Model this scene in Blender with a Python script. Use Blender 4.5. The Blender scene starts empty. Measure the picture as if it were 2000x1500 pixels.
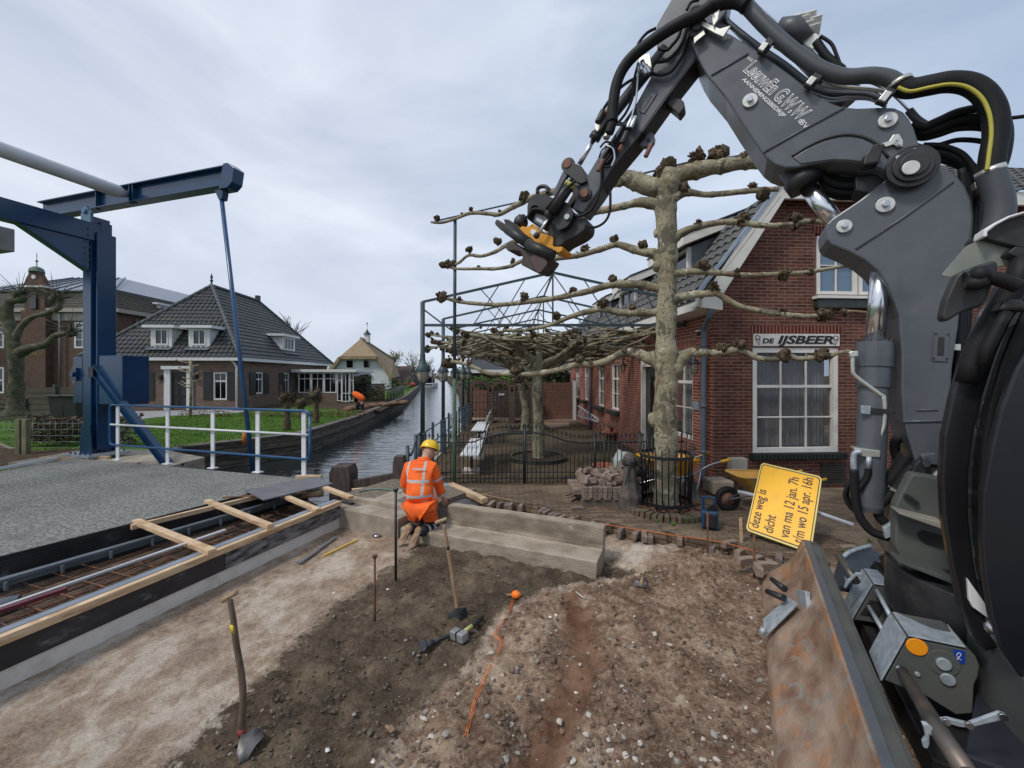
import bpy, bmesh, math, random
from mathutils import Vector, Matrix, noise
V=Vector; R=math.radians; C=bpy.context.scene.collection
random.seed(7)
F=800.0; HZ=734.0; CH=1.95
# ---- camera, world, sun, exposure
cam=bpy.data.cameras.new('camera'); co=bpy.data.objects.new('camera',cam); C.objects.link(co)
co.location=(0,0,CH); co.rotation_euler=(R(90),0,0)
cam.sensor_width=36; cam.lens=36*F/2000; cam.shift_y=-(750-HZ)/2000; cam.clip_start=.05; cam.clip_end=5000
sc=bpy.context.scene; sc.camera=co
sc.view_settings.view_transform='Standard'; sc.view_settings.look='None'; sc.view_settings.exposure=.42; sc.view_settings.gamma=1
SUN_EL,SUN_AZ=52,-128   # azimuth measured clockwise from +Y (view direction)
w=bpy.data.worlds.new('World'); sc.world=w; w.use_nodes=True
nt=w.node_tree; N=nt.nodes; L=nt.links; N.clear()
def nd(N,t,**k):
    n=N.new(t)
    for a,b in k.items():
        if a in n.inputs.keys(): n.inputs[a].default_value=b
        else: setattr(n,a,b)
    return n
def world():
    out=nd(N,'ShaderNodeOutputWorld'); bg=nd(N,'ShaderNodeBackground'); bg.inputs[1].default_value=.1
    sky=nd(N,'ShaderNodeTexSky',sky_type='NISHITA'); sky.sun_disc=False; sky.sun_elevation=R(SUN_EL); sky.sun_rotation=R(SUN_AZ)
    sky.dust_density=2
    tc=nd(N,'ShaderNodeTexCoord'); mp=nd(N,'ShaderNodeMapping'); mp.inputs['Scale'].default_value=(1.3,1.0,3.4); mp.inputs['Rotation'].default_value=(.15,.3,.4)
    L.new(tc.outputs['Generated'],mp.inputs[0])
    n1=nd(N,'ShaderNodeTexNoise'); n1.inputs['Scale'].default_value=1.5; n1.inputs['Detail'].default_value=6; n1.inputs['Roughness'].default_value=.5; n1.inputs['Distortion'].default_value=.6
    L.new(mp.outputs[0],n1.inputs['Vector'])
    cr=nd(N,'ShaderNodeValToRGB'); e=cr.color_ramp.elements
    e[0].position=.3; e[0].color=(3.9,4.45,5.6,1); e[1].position=.72; e[1].color=(6.6,7.0,7.9,1)
    e2=e.new(.5); e2.color=(5.0,5.5,6.6,1)
    L.new(n1.outputs[0],cr.inputs[0])
    # brighter towards the left, bluer and darker to the upper right
    sx=nd(N,'ShaderNodeSeparateXYZ'); L.new(tc.outputs['Generated'],sx.inputs[0])
    mr=nd(N,'ShaderNodeMapRange'); mr.inputs['From Min'].default_value=-.5; mr.inputs['From Max'].default_value=.8; L.new(sx.outputs[0],mr.inputs[0])
    g=nd(N,'ShaderNodeMix',data_type='RGBA',blend_type='MULTIPLY'); g.inputs[0].default_value=1
    g2=nd(N,'ShaderNodeMix',data_type='RGBA'); g2.inputs[6].default_value=(1.04,1.03,1.0,1); g2.inputs[7].default_value=(.74,.82,.88,1)
    L.new(mr.outputs[0],g2.inputs[0]); L.new(cr.outputs[0],g.inputs[6]); L.new(g2.outputs[2],g.inputs[7])
    mx=nd(N,'ShaderNodeMix',data_type='RGBA'); mx.inputs[0].default_value=.93
    L.new(sky.outputs[0],mx.inputs[6]); L.new(g.outputs[2],mx.inputs[7]); L.new(mx.outputs[2],bg.inputs[0]); L.new(bg.outputs[0],out.inputs[0])
world()
sl=bpy.data.lights.new('sun','SUN'); sl.energy=1.5; sl.angle=R(10); sl.color=(1,.95,.88)
so=bpy.data.objects.new('sun',sl); C.objects.link(so)
az=R(SUN_AZ); el=R(SUN_EL); sd=V((math.sin(az)*math.cos(el),math.cos(az)*math.cos(el),math.sin(el)))
so.rotation_euler=(-sd).to_track_quat('-Z','Y').to_euler(); so.location=(0,0,30)
# ---- picture -> place helpers (design aid: every thing gets its own real distance)
def P(u,v,Y): return V(((u-1000)/F*Y,Y,CH-(v-HZ)/F*Y))
def G(u,v,z=0.0):
    Y=F*(CH-z)/(v-HZ); return V(((u-1000)/F*Y,Y,z))
NX,NY=.48,.877
NV=V((NX,NY,0)); DV=V((-NY,NX,0))
def PL(u,v,c):
    Y=c/((u-1000)/F*NX+NY); return P(u,v,Y)
# ---- materials
def lin(h):
    h=h.lstrip('#'); o=[]
    for i in (0,2,4):
        x=int(h[i:i+2],16)/255; o.append(x/12.92 if x<=.04045 else ((x+.055)/1.055)**2.4)
    return (*o,1)
def col(c): return lin(c) if isinstance(c,str) else (*c,1)
MC={}
def mat(name,c1,c2=None,rough=.7,metal=0,scale=4,bump=0,bscale=40,detail=6,c3=None,s3=1.2,t3=(.5,.62),vec=(1,1,1),spec=.5,coat=0,rv=0,uv=False):
    if name in MC: return MC[name]
    m=bpy.data.materials.new(name); m.use_nodes=True; N=m.node_tree.nodes; L=m.node_tree.links
    b=N['Principled BSDF']; b.inputs['Roughness'].default_value=rough; b.inputs['Metallic'].default_value=metal
    b.inputs['Specular IOR Level'].default_value=spec
    if coat: b.inputs['Coat Weight'].default_value=coat; b.inputs['Coat Roughness'].default_value=.12
    tc=nd(N,'ShaderNodeTexCoord'); mp=nd(N,'ShaderNodeMapping'); mp.inputs['Scale'].default_value=vec
    L.new(tc.outputs['UV' if uv else 'Object'],mp.inputs[0])
    c2=c2 or c1
    n=nd(N,'ShaderNodeTexNoise'); n.inputs['Scale'].default_value=scale; n.inputs['Detail'].default_value=detail; L.new(mp.outputs[0],n.inputs['Vector'])
    r=nd(N,'ShaderNodeValToRGB'); e=r.color_ramp.elements; e[0].position=.35; e[0].color=col(c1); e[1].position=.65; e[1].color=col(c2); L.new(n.outputs[0],r.inputs[0])
    o=r.outputs[0]
    if c3:
        n3=nd(N,'ShaderNodeTexNoise'); n3.inputs['Scale'].default_value=s3; n3.inputs['Detail'].default_value=8; n3.inputs['Roughness'].default_value=.65; L.new(mp.outputs[0],n3.inputs['Vector'])
        mr=nd(N,'ShaderNodeMapRange'); mr.inputs['From Min'].default_value=t3[0]; mr.inputs['From Max'].default_value=t3[1]; L.new(n3.outputs[0],mr.inputs[0])
        mx=nd(N,'ShaderNodeMix',data_type='RGBA'); L.new(mr.outputs[0],mx.inputs[0]); L.new(o,mx.inputs[6]); mx.inputs[7].default_value=col(c3); o=mx.outputs[2]
    L.new(o,b.inputs['Base Color'])
    if rv:
        rr=nd(N,'ShaderNodeMapRange'); rr.inputs['To Min'].default_value=rough-rv; rr.inputs['To Max'].default_value=rough+rv; L.new(n.outputs[0],rr.inputs[0]); L.new(rr.outputs[0],b.inputs['Roughness'])
    if bump:
        nb=nd(N,'ShaderNodeTexNoise'); nb.inputs['Scale'].default_value=bscale; nb.inputs['Detail'].default_value=5; L.new(mp.outputs[0],nb.inputs['Vector'])
        bp=nd(N,'ShaderNodeBump'); bp.inputs['Strength'].default_value=bump; bp.inputs['Distance'].default_value=.02; L.new(nb.outputs[0],bp.inputs['Height']); L.new(bp.outputs[0],b.inputs['Normal'])
    MC[name]=m; return m
def brickmat(name,c1,c2,mortar,bw=.21,bh=.0625,ms=.011,rough=.85,bump=.5,off=.5,c3=None,mort2=None):
    if name in MC: return MC[name]
    m=bpy.data.materials.new(name); m.use_nodes=True; N=m.node_tree.nodes; L=m.node_tree.links
    b=N['Principled BSDF']; b.inputs['Roughness'].default_value=rough; b.inputs['Specular IOR Level'].default_value=.25
    tc=nd(N,'ShaderNodeTexCoord'); br=nd(N,'ShaderNodeTexBrick',offset=off); L.new(tc.outputs['UV'],br.inputs['Vector'])
    for k,v in (('Color1',col(c1)),('Color2',col(c2)),('Mortar',col(mortar))): br.inputs[k].default_value=v
    br.inputs['Scale'].default_value=1; br.inputs['Mortar Size'].default_value=ms; br.inputs['Mortar Smooth'].default_value=.15
    br.inputs['Brick Width'].default_value=bw; br.inputs['Row Height'].default_value=bh
    n=nd(N,'ShaderNodeTexNoise'); n.inputs['Scale'].default_value=3; n.inputs['Detail'].default_value=8; L.new(tc.outputs['UV'],n.inputs['Vector'])
    mr=nd(N,'ShaderNodeMapRange'); mr.inputs['To Min'].default_value=.62; mr.inputs['To Max'].default_value=1.35; L.new(n.outputs[0],mr.inputs[0])
    mx=nd(N,'ShaderNodeMix',data_type='RGBA',blend_type='MULTIPLY'); mx.inputs[0].default_value=1; L.new(br.outputs[0],mx.inputs[6]); L.new(mr.outputs[0],mx.inputs[7])
    o=mx.outputs[2]
    if c3:
        n3=nd(N,'ShaderNodeTexNoise'); n3.inputs['Scale'].default_value=.8; n3.inputs['Detail'].default_value=9; L.new(tc.outputs['UV'],n3.inputs['Vector'])
        m3=nd(N,'ShaderNodeMapRange'); m3.inputs['From Min'].default_value=.5; m3.inputs['From Max'].default_value=.75; m3.inputs['To Max'].default_value=.6; L.new(n3.outputs[0],m3.inputs[0])
        x3=nd(N,'ShaderNodeMix',data_type='RGBA'); L.new(m3.outputs[0],x3.inputs[0]); L.new(o,x3.inputs[6]); x3.inputs[7].default_value=col(c3); o=x3.outputs[2]
    L.new(o,b.inputs['Base Color'])
    n2=nd(N,'ShaderNodeTexNoise'); n2.inputs['Scale'].default_value=90; L.new(tc.outputs['UV'],n2.inputs['Vector'])
    ad=nd(N,'ShaderNodeMath',operation='MULTIPLY_ADD'); L.new(n2.outputs[0],ad.inputs[0]); ad.inputs[1].default_value=.35
    iv=nd(N,'ShaderNodeMath',operation='SUBTRACT'); iv.inputs[0].default_value=1; L.new(br.outputs['Fac'],iv.inputs[1]); L.new(iv.outputs[0],ad.inputs[2])
    bp=nd(N,'ShaderNodeBump'); bp.inputs['Strength'].default_value=bump; bp.inputs['Distance'].default_value=.012; L.new(ad.outputs[0],bp.inputs['Height']); L.new(bp.outputs[0],b.inputs['Normal'])
    MC[name]=m; return m
def glassmat(name,tint='#1a2024',mixf=.5):
    if name in MC: return MC[name]
    m=bpy.data.materials.new(name); m.use_nodes=True; N=m.node_tree.nodes; L=m.node_tree.links
    b=N['Principled BSDF']; b.inputs['Base Color'].default_value=col(tint); b.inputs['Roughness'].default_value=.04; b.inputs['Specular IOR Level'].default_value=.9
    if mixf>0:
        t=nd(N,'ShaderNodeBsdfTransparent'); mx=nd(N,'ShaderNodeMixShader'); mx.inputs[0].default_value=mixf
        L.new(b.outputs[0],mx.inputs[1]); L.new(t.outputs[0],mx.inputs[2]); L.new(mx.outputs[0],N['Material Output'].inputs[0])
    MC[name]=m; return m
# ---- mesh builder
class MB:
    def __init__(s): s.v=[]; s.f=[]; s.mi=[]; s.sm=[]; s.cur=0
    def add(s,vs,fs,smooth=False):
        b=len(s.v); s.v+= [V(x) for x in vs]
        for f in fs: s.f.append([b+i for i in f]); s.mi.append(s.cur); s.sm.append(smooth)
        return s
    def box(s,c,size,M=None):
        c=V(c); h=V(size)/2; vs=[]
        for z in(-1,1):
            for x,y in((-1,-1),(1,-1),(1,1),(-1,1)):
                p=V((x*h.x,y*h.y,z*h.z)); vs.append(c+(M@p if M else p))
        return s.add(vs,[(3,2,1,0),(4,5,6,7),(0,1,5,4),(1,2,6,5),(2,3,7,6),(3,0,4,7)])
    def beam(s,a,b,w,h,up=(0,0,1)):
        a=V(a);b=V(b);d=(b-a); l=d.length
        if l<1e-6: return s
        d=d/l; up=V(up)
        if abs(d.dot(up))>.98: up=V((0,1,0))
        x=d.cross(up).normalized(); z=x.cross(d)
        M=Matrix((x,d,z)).transposed(); return s.box((a+b)/2,(w,l,h),M)
    def tube(s,pts,r,seg=8,cap=True,smooth=True,sq=1):
        pts=[V(p) for p in pts]; n=len(pts)
        rs=r if isinstance(r,(list,tuple)) else [r]*n
        vs=[]; x=None
        for i in range(n):
            t=(pts[min(i+1,n-1)]-pts[max(i-1,0)])
            if t.length<1e-9: t=V((0,0,1))
            t.normalize()
            if x is None:
                a=V((0,0,1)) if abs(t.z)<.9 else V((1,0,0)); x=t.cross(a).normalized()
            else:
                x=(x-t*x.dot(t)); x=x.normalized() if x.length>1e-6 else t.orthogonal().normalized()
            y=t.cross(x)
            for k in range(seg):
                a=2*math.pi*k/seg; vs.append(pts[i]+(x*math.cos(a)+y*math.sin(a)*sq)*rs[i])
        fs=[]
        for i in range(n-1):
            for k in range(seg):
                k2=(k+1)%seg; fs.append((i*seg+k,i*seg+k2,(i+1)*seg+k2,(i+1)*seg+k))
        s.add(vs,fs,smooth)
        if cap:
            b=len(s.v)-n*seg
            s.f.append([b+k for k in range(seg)][::-1]); s.mi.append(s.cur); s.sm.append(False)
            s.f.append([b+(n-1)*seg+k for k in range(seg)]); s.mi.append(s.cur); s.sm.append(False)
        return s
    def cyl(s,a,b,r,r2=None,seg=16,smooth=True): return s.tube([a,b],[r,r if r2 is None else r2],seg,True,smooth)
    def prism(s,pts,off,smooth=False):
        pts=[V(p) for p in pts]; off=V(off); n=len(pts); nr=V((0,0,0))
        for i in range(n): nr+=pts[i].cross(pts[(i+1)%n])
        if nr.dot(off)>0: pts=pts[::-1]
        vs=pts+[p+off for p in pts]
        fs=[tuple(range(n)),tuple(range(2*n-1,n-1,-1))]+[((i+1)%n,i,n+i,n+(i+1)%n) for i in range(n)]
        return s.add(vs,fs,smooth)
    def sph(s,c,r,seg=12,rings=8,amp=0,fr=3,M=None):
        c=V(c); r=V(r) if not isinstance(r,(int,float)) else V((r,r,r)); vs=[]
        sd=random.random()*99
        def pt(a,b):
            d=V((math.sin(b)*math.cos(a),math.sin(b)*math.sin(a),math.cos(b)))
            k=1+(amp*noise.noise(d*fr+V((sd,sd,0))) if amp else 0)
            p=V((d.x*r.x,d.y*r.y,d.z*r.z))*k
            return c+(M@p if M else p)
        vs.append(pt(0,0))
        for j in range(1,rings):
            for i in range(seg): vs.append(pt(2*math.pi*i/seg,math.pi*j/rings))
        vs.append(pt(0,math.pi)); fs=[]
        for i in range(seg):
            i2=(i+1)%seg; fs.append((0,1+i,1+i2))
            for j in range(rings-2): a=1+j*seg; fs.append((a+i,a+seg+i,a+seg+i2,a+i2))
            a=1+(rings-2)*seg; fs.append((a+i,len(vs)-1,a+i2))
        return s.add(vs,fs,True)
    def lathe(s,c,prof,seg=20,smooth=True,M=None):
        c=V(c); vs=[]
        for r,z in prof:
            for k in range(seg):
                a=2*math.pi*k/seg; p=V((r*math.cos(a),r*math.sin(a),z)); vs.append(c+(M@p if M else p))
        fs=[]
        for i in range(len(prof)-1):
            for k in range(seg): k2=(k+1)%seg; fs.append((i*seg+k,i*seg+k2,(i+1)*seg+k2,(i+1)*seg+k))
        return s.add(vs,fs,smooth)
    def quad(s,*p): return s.add(p,[tuple(range(len(p)))])
    def build(s,name,m,parent=None,bevel=0,sub=0):
        me=bpy.data.meshes.new(name)
        if parent is not None: o0=BASE[parent]; loc=V((0,0,0))
        else:
            xs=[p.x for p in s.v]; ys=[p.y for p in s.v]; zs=[p.z for p in s.v]
            o0=V(((min(xs)+max(xs))/2,(min(ys)+max(ys))/2,min(zs))); loc=o0
        me.from_pydata([p-o0 for p in s.v],[],s.f); ms=m if isinstance(m,(list,tuple)) else [m]
        for x in ms: me.materials.append(x)
        uv=me.uv_layers.new(name='UVMap').data
        for p in me.polygons:
            p.material_index=min(s.mi[p.index],len(ms)-1); p.use_smooth=s.sm[p.index]
            n=p.normal
            if abs(n.z)>.98: t=V((1,0,0)); b=V((0,1,0))
            else:
                t=V((-n.y,n.x,0)).normalized(); b=n.cross(t)
                if b.z<0: b=-b; t=-t
            for li in p.loop_indices:
                q=me.vertices[me.loops[li].vertex_index].co+o0; uv[li].uv=(q.dot(t),q.dot(b))
        me.update()
        o=bpy.data.objects.new(name,me); C.objects.link(o); o.location=loc; BASE[o]=o0
        if parent is not None: o.parent=parent
        if bevel:
            b=o.modifiers.new('b','BEVEL'); b.width=bevel; b.segments=2; b.limit_method='ANGLE'; b.angle_limit=R(40); b.harden_normals=False
        if sub:
            b=o.modifiers.new('s','SUBSURF'); b.levels=sub; b.render_levels=sub
        return o
BASE={}
def tag(o,label=None,cat=None,group=None,kind=None):
    if label: o['label']=label
    if cat: o['category']=cat
    if group: o['group']=group
    if kind: o['kind']=kind
    return o
def thing(name,loc,label,cat,group=None):
    o=bpy.data.objects.new(name,None); C.objects.link(o); o.location=V(loc); o.empty_display_size=.2; BASE[o]=V(loc)
    return tag(o,label,cat,group)
def struct(o): o['kind']='structure'; return o
def dup(root,loc,rz=0,sc=1,label=None,group=None,rot=None):
    def cp(o,par):
        c=o.copy(); C.objects.link(c); c.parent=par
        for ch in list(o.children): cp(ch,c)
        return c
    c=cp(root,None); c.location=V(loc); c.rotation_euler=rot or (0,0,rz); c.scale=(sc,)*3 if isinstance(sc,(int,float)) else sc
    if label: c['label']=label
    if group: c['group']=group
    return c
def cat(pts,n=6):
    pts=[V(p) for p in pts]; o=[]
    for i in range(len(pts)-1):
        p0=pts[max(i-1,0)];p1=pts[i];p2=pts[i+1];p3=pts[min(i+2,len(pts)-1)]
        for k in range(n):
            t=k/n; o.append(.5*((2*p1)+(p2-p0)*t+(2*p0-5*p1+4*p2-p3)*t*t+(3*p1-p0-3*p2+p3)*t*t*t))
    return o+[pts[-1]]
def lerpl(rs,n):
    o=[]
    for i in range(n):
        t=i/(n-1)*(len(rs)-1); k=min(int(t),len(rs)-2); o.append(rs[k]+(rs[k+1]-rs[k])*(t-k))
    return o
def text(name,s,m,parent,O,xd,yd,size,depth=.002,offset=0,shear=0,align='LEFT',sx=1,outline=None):
    cu=bpy.data.curves.new(name,'FONT'); cu.body=s; cu.size=size; cu.extrude=depth; cu.offset=offset; cu.shear=shear; cu.align_x=align; cu.resolution_u=3
    o=bpy.data.objects.new(name+'_c',cu); C.objects.link(o); bpy.context.view_layer.update()
    me=bpy.data.meshes.new_from_object(o.evaluated_get(bpy.context.evaluated_depsgraph_get())); bpy.data.objects.remove(o)
    xd=V(xd).normalized(); yd=V(yd).normalized(); zd=xd.cross(yd)
    for v in me.vertices:
        v.co=V(O)+xd*v.co.x*sx+yd*v.co.y+zd*v.co.z-BASE[parent]
    me.materials.clear(); me.materials.append(m); me.name=name
    ob=bpy.data.objects.new(name,me); C.objects.link(ob); ob.parent=parent; BASE[ob]=BASE[parent]; return ob
# ================= palette
WHITE=mat('white_paint',(.62,.63,.64),(.7,.71,.72),rough=.4,scale=6)
CREAM=mat('cream_paint',(.66,.63,.57),(.74,.71,.65),rough=.5,scale=3,c3=(.42,.39,.34),s3=2,t3=(.55,.8))
BLUE=mat('bridge_blue_paint',(.003,.03,.085),(.006,.044,.115),rough=.22,scale=1.5,spec=.6,rv=.06,c3=(.02,.045,.08),s3=3,t3=(.55,.8))
BLACK=mat('black_paint',(.012,.013,.016),(.02,.021,.024),rough=.4)
FENCEB=mat('fence_black',(.01,.014,.018),(.018,.022,.026),rough=.45)
PERG=mat('pergola_green_grey',(.03,.055,.065),(.045,.075,.085),rough=.5)
POLEG=mat('mossy_pole',(.05,.09,.07),(.10,.16,.10),rough=.8,scale=14)
STEEL=mat('bare_steel',(.45,.46,.48),(.55,.56,.58),rough=.28,metal=1)
GALV=mat('galvanised',(.30,.35,.39),(.44,.49,.53),rough=.5,metal=.35,scale=22,c3=(.2,.22,.23),s3=9,t3=(.56,.75))
WOODN=mat('new_wood',(.50,.34,.20),(.64,.48,.31),rough=.7,scale=5,vec=(1,1,8),bump=.15,c3=(.38,.23,.12),s3=3)
WOODD=mat('dark_tropical_wood',(.05,.035,.03),(.10,.075,.065),rough=.8,scale=4,vec=(6,6,1),bump=.4)
HANDLE=mat('ash_handle',(.24,.16,.09),(.36,.25,.15),rough=.6,scale=12,vec=(8,8,1))
RUST=mat('rust_steel',(.10,.045,.025),(.22,.10,.05),rough=.85,scale=20,bump=.3,c3=(.05,.04,.04),s3=6)
CONC=mat('concrete',(.26,.215,.165),(.40,.35,.28),rough=.9,scale=5,bump=.5,bscale=70,c3=(.22,.18,.14),s3=2.2,t3=(.5,.7))
CONCL=mat('concrete_light',(.44,.39,.34),(.56,.51,.46),rough=.9,scale=6,bump=.3,bscale=90,c3=(.30,.25,.2),s3=2.5)
PLYB=mat('black_plywood',(.010,.010,.012),(.03,.03,.034),rough=.5,scale=3,c3=(.16,.16,.17),s3=4,t3=(.6,.72),vec=(1,1,2))
PLYG=mat('grey_plywood',(.09,.09,.10),(.14,.14,.15),rough=.5,scale=3,vec=(1,3,1))
WATERM=None
def water_mat():
    m=bpy.data.materials.new('canal_water'); m.use_nodes=True; N=m.node_tree.nodes; L=m.node_tree.links
    b=N['Principled BSDF']; b.inputs['Base Color'].default_value=(.018,.024,.026,1); b.inputs['Roughness'].default_value=.05; b.inputs['Specular IOR Level'].default_value=.85
    tc=nd(N,'ShaderNodeTexCoord'); mp=nd(N,'ShaderNodeMapping'); mp.inputs['Scale'].default_value=(.45,1.7,1); mp.inputs['Rotation'].default_value=(0,0,.12); L.new(tc.outputs['Object'],mp.inputs[0])
    n=nd(N,'ShaderNodeTexNoise'); n.inputs['Scale'].default_value=2.1; n.inputs['Detail'].default_value=2.5; n.inputs['Distortion'].default_value=.9; L.new(mp.outputs[0],n.inputs['Vector'])
    bp=nd(N,'ShaderNodeBump'); bp.inputs['Strength'].default_value=.25; bp.inputs['Distance'].default_value=.10; L.new(n.outputs[0],bp.inputs['Height']); L.new(bp.outputs[0],b.inputs['Normal'])
    return m
WATERM=water_mat()
GRASS=mat('grass_ground',(.045,.10,.012),(.085,.17,.022),rough=.95,scale=9,bump=1,bscale=60,c3=(.03,.06,.015),s3=1.5,spec=.1)
SOIL=mat('soil',(.045,.032,.022),(.09,.065,.045),rough=1,scale=8,bump=1,bscale=30,spec=.1)
def slab(name,pts,z0,z1,m):
    b=MB(); b.prism([V((x,y,z1)) for x,y in pts],(0,0,z0-z1)); return struct(b.build(name,m))
# ================= setting
b=MB(); b.quad((-2500,-60,-2.2),(2500,-60,-2.2),(2500,3500,-2.2),(-2500,3500,-2.2)); struct(b.build('canal_bed',SOIL))
b=MB(); b.quad((-900,-40,-.9),(40,-40,-.9),(40,900,-.9),(-900,900,-.9)); struct(b.build('water',WATERM))
LB=[(-9.4,-30),(-9.4,8.3),(-7.3,7.7),(-6.95,9.1),(-9.0,10.4),(-9.6,11.8),(-8.6,13.1),(-7.6,14.7),(-7.9,21),(-10.5,40),(-20.5,91),(-63,285),(-230,900),(-2500,900),(-2500,-30)]
slab('left_bank_ground',LB,-2.15,-.15,GRASS)
RB=[(-2.15,9.2),(-2.0,17.4),(-8.2,63),(-46,285),(-190,900),(-190,3400),(2500,3400),(2500,-30),(-4.5,-30),(-4.4,2.5),(-3.3,6.0),(-3.25,6.95),(-2.15,7.25)]
slab('right_bank_ground',RB,-2.15,-.32,SOIL)
# far land across the canal bend
slab('far_land',[(-2500,900.5),(-190.5,900.5),(-190.5,3400),(-2500,3400)],-2.15,-.15,GRASS)
# garden courtyard
COURT=mat('courtyard_gravel',(.085,.062,.04),(.13,.10,.068),rough=1,scale=12,bump=.9,bscale=55,c3=(.05,.045,.028),s3=1.2,spec=.1)
slab('garden_courtyard',[(-1.75,7.3),(-1.75,17.2),(6,17.2),(6,7.3)],-.3,0,COURT)
b=MB(); b.beam((-1.9,7.25,-.1),(-1.9,17.3,-.1),.3,.26); struct(b.build('courtyard_kerb',CONC))
b=MB(); b.beam((-2.16,7.3,-.7),(-2.12,17.3,-.7),.06,1.0)
for k in range(12): b.beam((-2.2,7.5+k*.85,-1.6),(-2.2,7.5+k*.85,-.25),.12,.12)
struct(b.build('right_quay_boards',WOODD))
# pavement
PAVE=brickmat('clinker_paving','#7d6c5a','#5d4e41','#463b30',bw=.2,bh=.065,ms=.007,bump=.7,c3='#a08f78')
edge=[G(u,v) for u,v in ((866,968),(960,975),(1040,985),(1110,1003),(1180,1020),(1240,1034),(1340,1048),(1440,1066),(1500,1085),(1560,1092),(1660,1110))]
pe=[(p.x,p.y) for p in edge]
e2=[]
for i in range(len(pe)-1):
    (x0,y0),(x1,y1)=pe[i],pe[i+1]; n=max(1,int(math.hypot(x1-x0,y1-y0)/.1))
    for k in range(n):
        t=k/n; jj=random.choice((0,0,.03,.1,-.04,.06)); e2+=[(x0+(x1-x0)*t-.3*jj,y0+(y1-y0)*t+jj),(x0+(x1-x0)*(t+1/n)-.3*jj,y0+(y1-y0)*(t+1/n)+jj)]
slab('pavement',[(-1.75,7.28)]+e2+[(9,3.2),(14,6),(14,16),(6.02,16),(6.02,7.28)],-.3,.004,PAVE)
# ---- dug-out road bed: height field
def inpoly(x,y,pl):
    c=False; j=len(pl)-1
    for i in range(len(pl)):
        (xi,yi),(xj,yj)=pl[i],pl[j]
        if (yi>y)!=(yj>y) and x<(xj-xi)*(y-yi)/(yj-yi)+xi: c=not c
        j=i
    return c
def pdist(x,y,pl):
    d=1e9; n=len(pl)
    for i in range(n):
        ax,ay=pl[i]; bx,by=pl[(i+1)%n]; dx,dy=bx-ax,by-ay; t=max(0,min(1,((x-ax)*dx+(y-ay)*dy)/(dx*dx+dy*dy+1e-9)))
        d=min(d,math.hypot(x-ax-t*dx,y-ay-t*dy))
    return d if inpoly(x,y,pl) else -d
SZ=-.14
def g2(u,v): p=G(u,v,SZ); return (p.x,p.y)
DARK=[g2(*q) for q in ((815,1062),(760,1110),(700,1155),(640,1195),(560,1275),(470,1360),(400,1425),(310,1520),(200,1700),(500,1900),(720,1560),(790,1440),(880,1350),(940,1300),(980,1210),(1060,1165),(1190,1135),(1230,1160),(1270,1140),(1240,1110),(1180,1085),(1000,1080))]
REDP=[g2(*q) for q in ((980,1210),(1060,1165),(1190,1135),(1290,1110),(1330,1070),(1600,1100),(1800,1250),(1900,1900),(720,1600),(790,1440),(880,1350),(940,1300))]
MOUND=[g2(*q) for q in ((1215,1060),(1330,1068),(1440,1110),(1490,1180),(1500,1300),(1420,1250),(1330,1160),(1240,1110))]
TRK=[g2(*q) for q in ((1100,1150),(1160,1200),(1180,1300),(1130,1420),(1080,1560),(980,1560),(1060,1400),(1110,1300),(1100,1220))]
T0=V((-3.39,2.71,0)); T1=V((-2.37,5.67,0)); ED=(T1-T0).normalized(); QD=V((-ED.y,ED.x,0))
K0=V((-2.4,5.65,0)); K1=V((.85,4.26,0)); KD=(K1-K0).normalized(); KN=V((-KD.y,KD.x,0))  # north side (away)
def rough(x,y):
    return noise.noise(V((x*1.3,y*1.3,0)))
def tz(x,y):
    z=SZ
    dd=pdist(x,y,DARK); rd=pdist(x,y,REDP); md=pdist(x,y,MOUND); td=pdist(x,y,TRK)
    a=max(0,min(1,dd/.3+.5)); r=max(0,min(1,rd/.32+.5)); m=max(0,min(1,md/.35+.35)); t=max(0,min(1,td/.2+.5))
    n1=noise.noise(V((x*2.2,y*2.2,1))); n2=noise.noise(V((x*7,y*7,2))); n3=noise.noise(V((x*18,y*18,3))); n4=noise.noise(V((x*42,y*42,5)))
    if x*x+y*y<64: pass
    z+= .008*n2+.006*n3+.003*n4
    z+= a*(.03*abs(n1)+.03*n2+.05*(abs(n3)-.15)+.02*n4)
    z+= r*(.03+.035*n1+.034*n2+.06*(abs(n3)-.2)+.02*abs(n4))
    z+= m*(.05+.04*n2+.025*n3+.02*n1)
    z-= t*r*(.05+.022*n2+.012*n3)
    # trench beside the end of the block
    q=math.hypot(x-1.1,y-4.5); z-= .10*math.exp(-(q/.3)**2)
    bd_=(x-2.52)*.867-(y-4.14)*.498  # towards the machine
    if y<4.4 and bd_>-.45:
        k_=min(1,(bd_+.45)/.3); z=z*(1-k_)+(-.14+.01*n3)*k_
    return z,a*(1-r),r,t
FOOT=[]
for k in range(34):
    u=random.uniform(500,1000); v=random.uniform(1120,1480); x,y=g2(u,v)
    if pdist(x,y,DARK)>.12: FOOT.append((x,y,random.uniform(0,3.14)))
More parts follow.
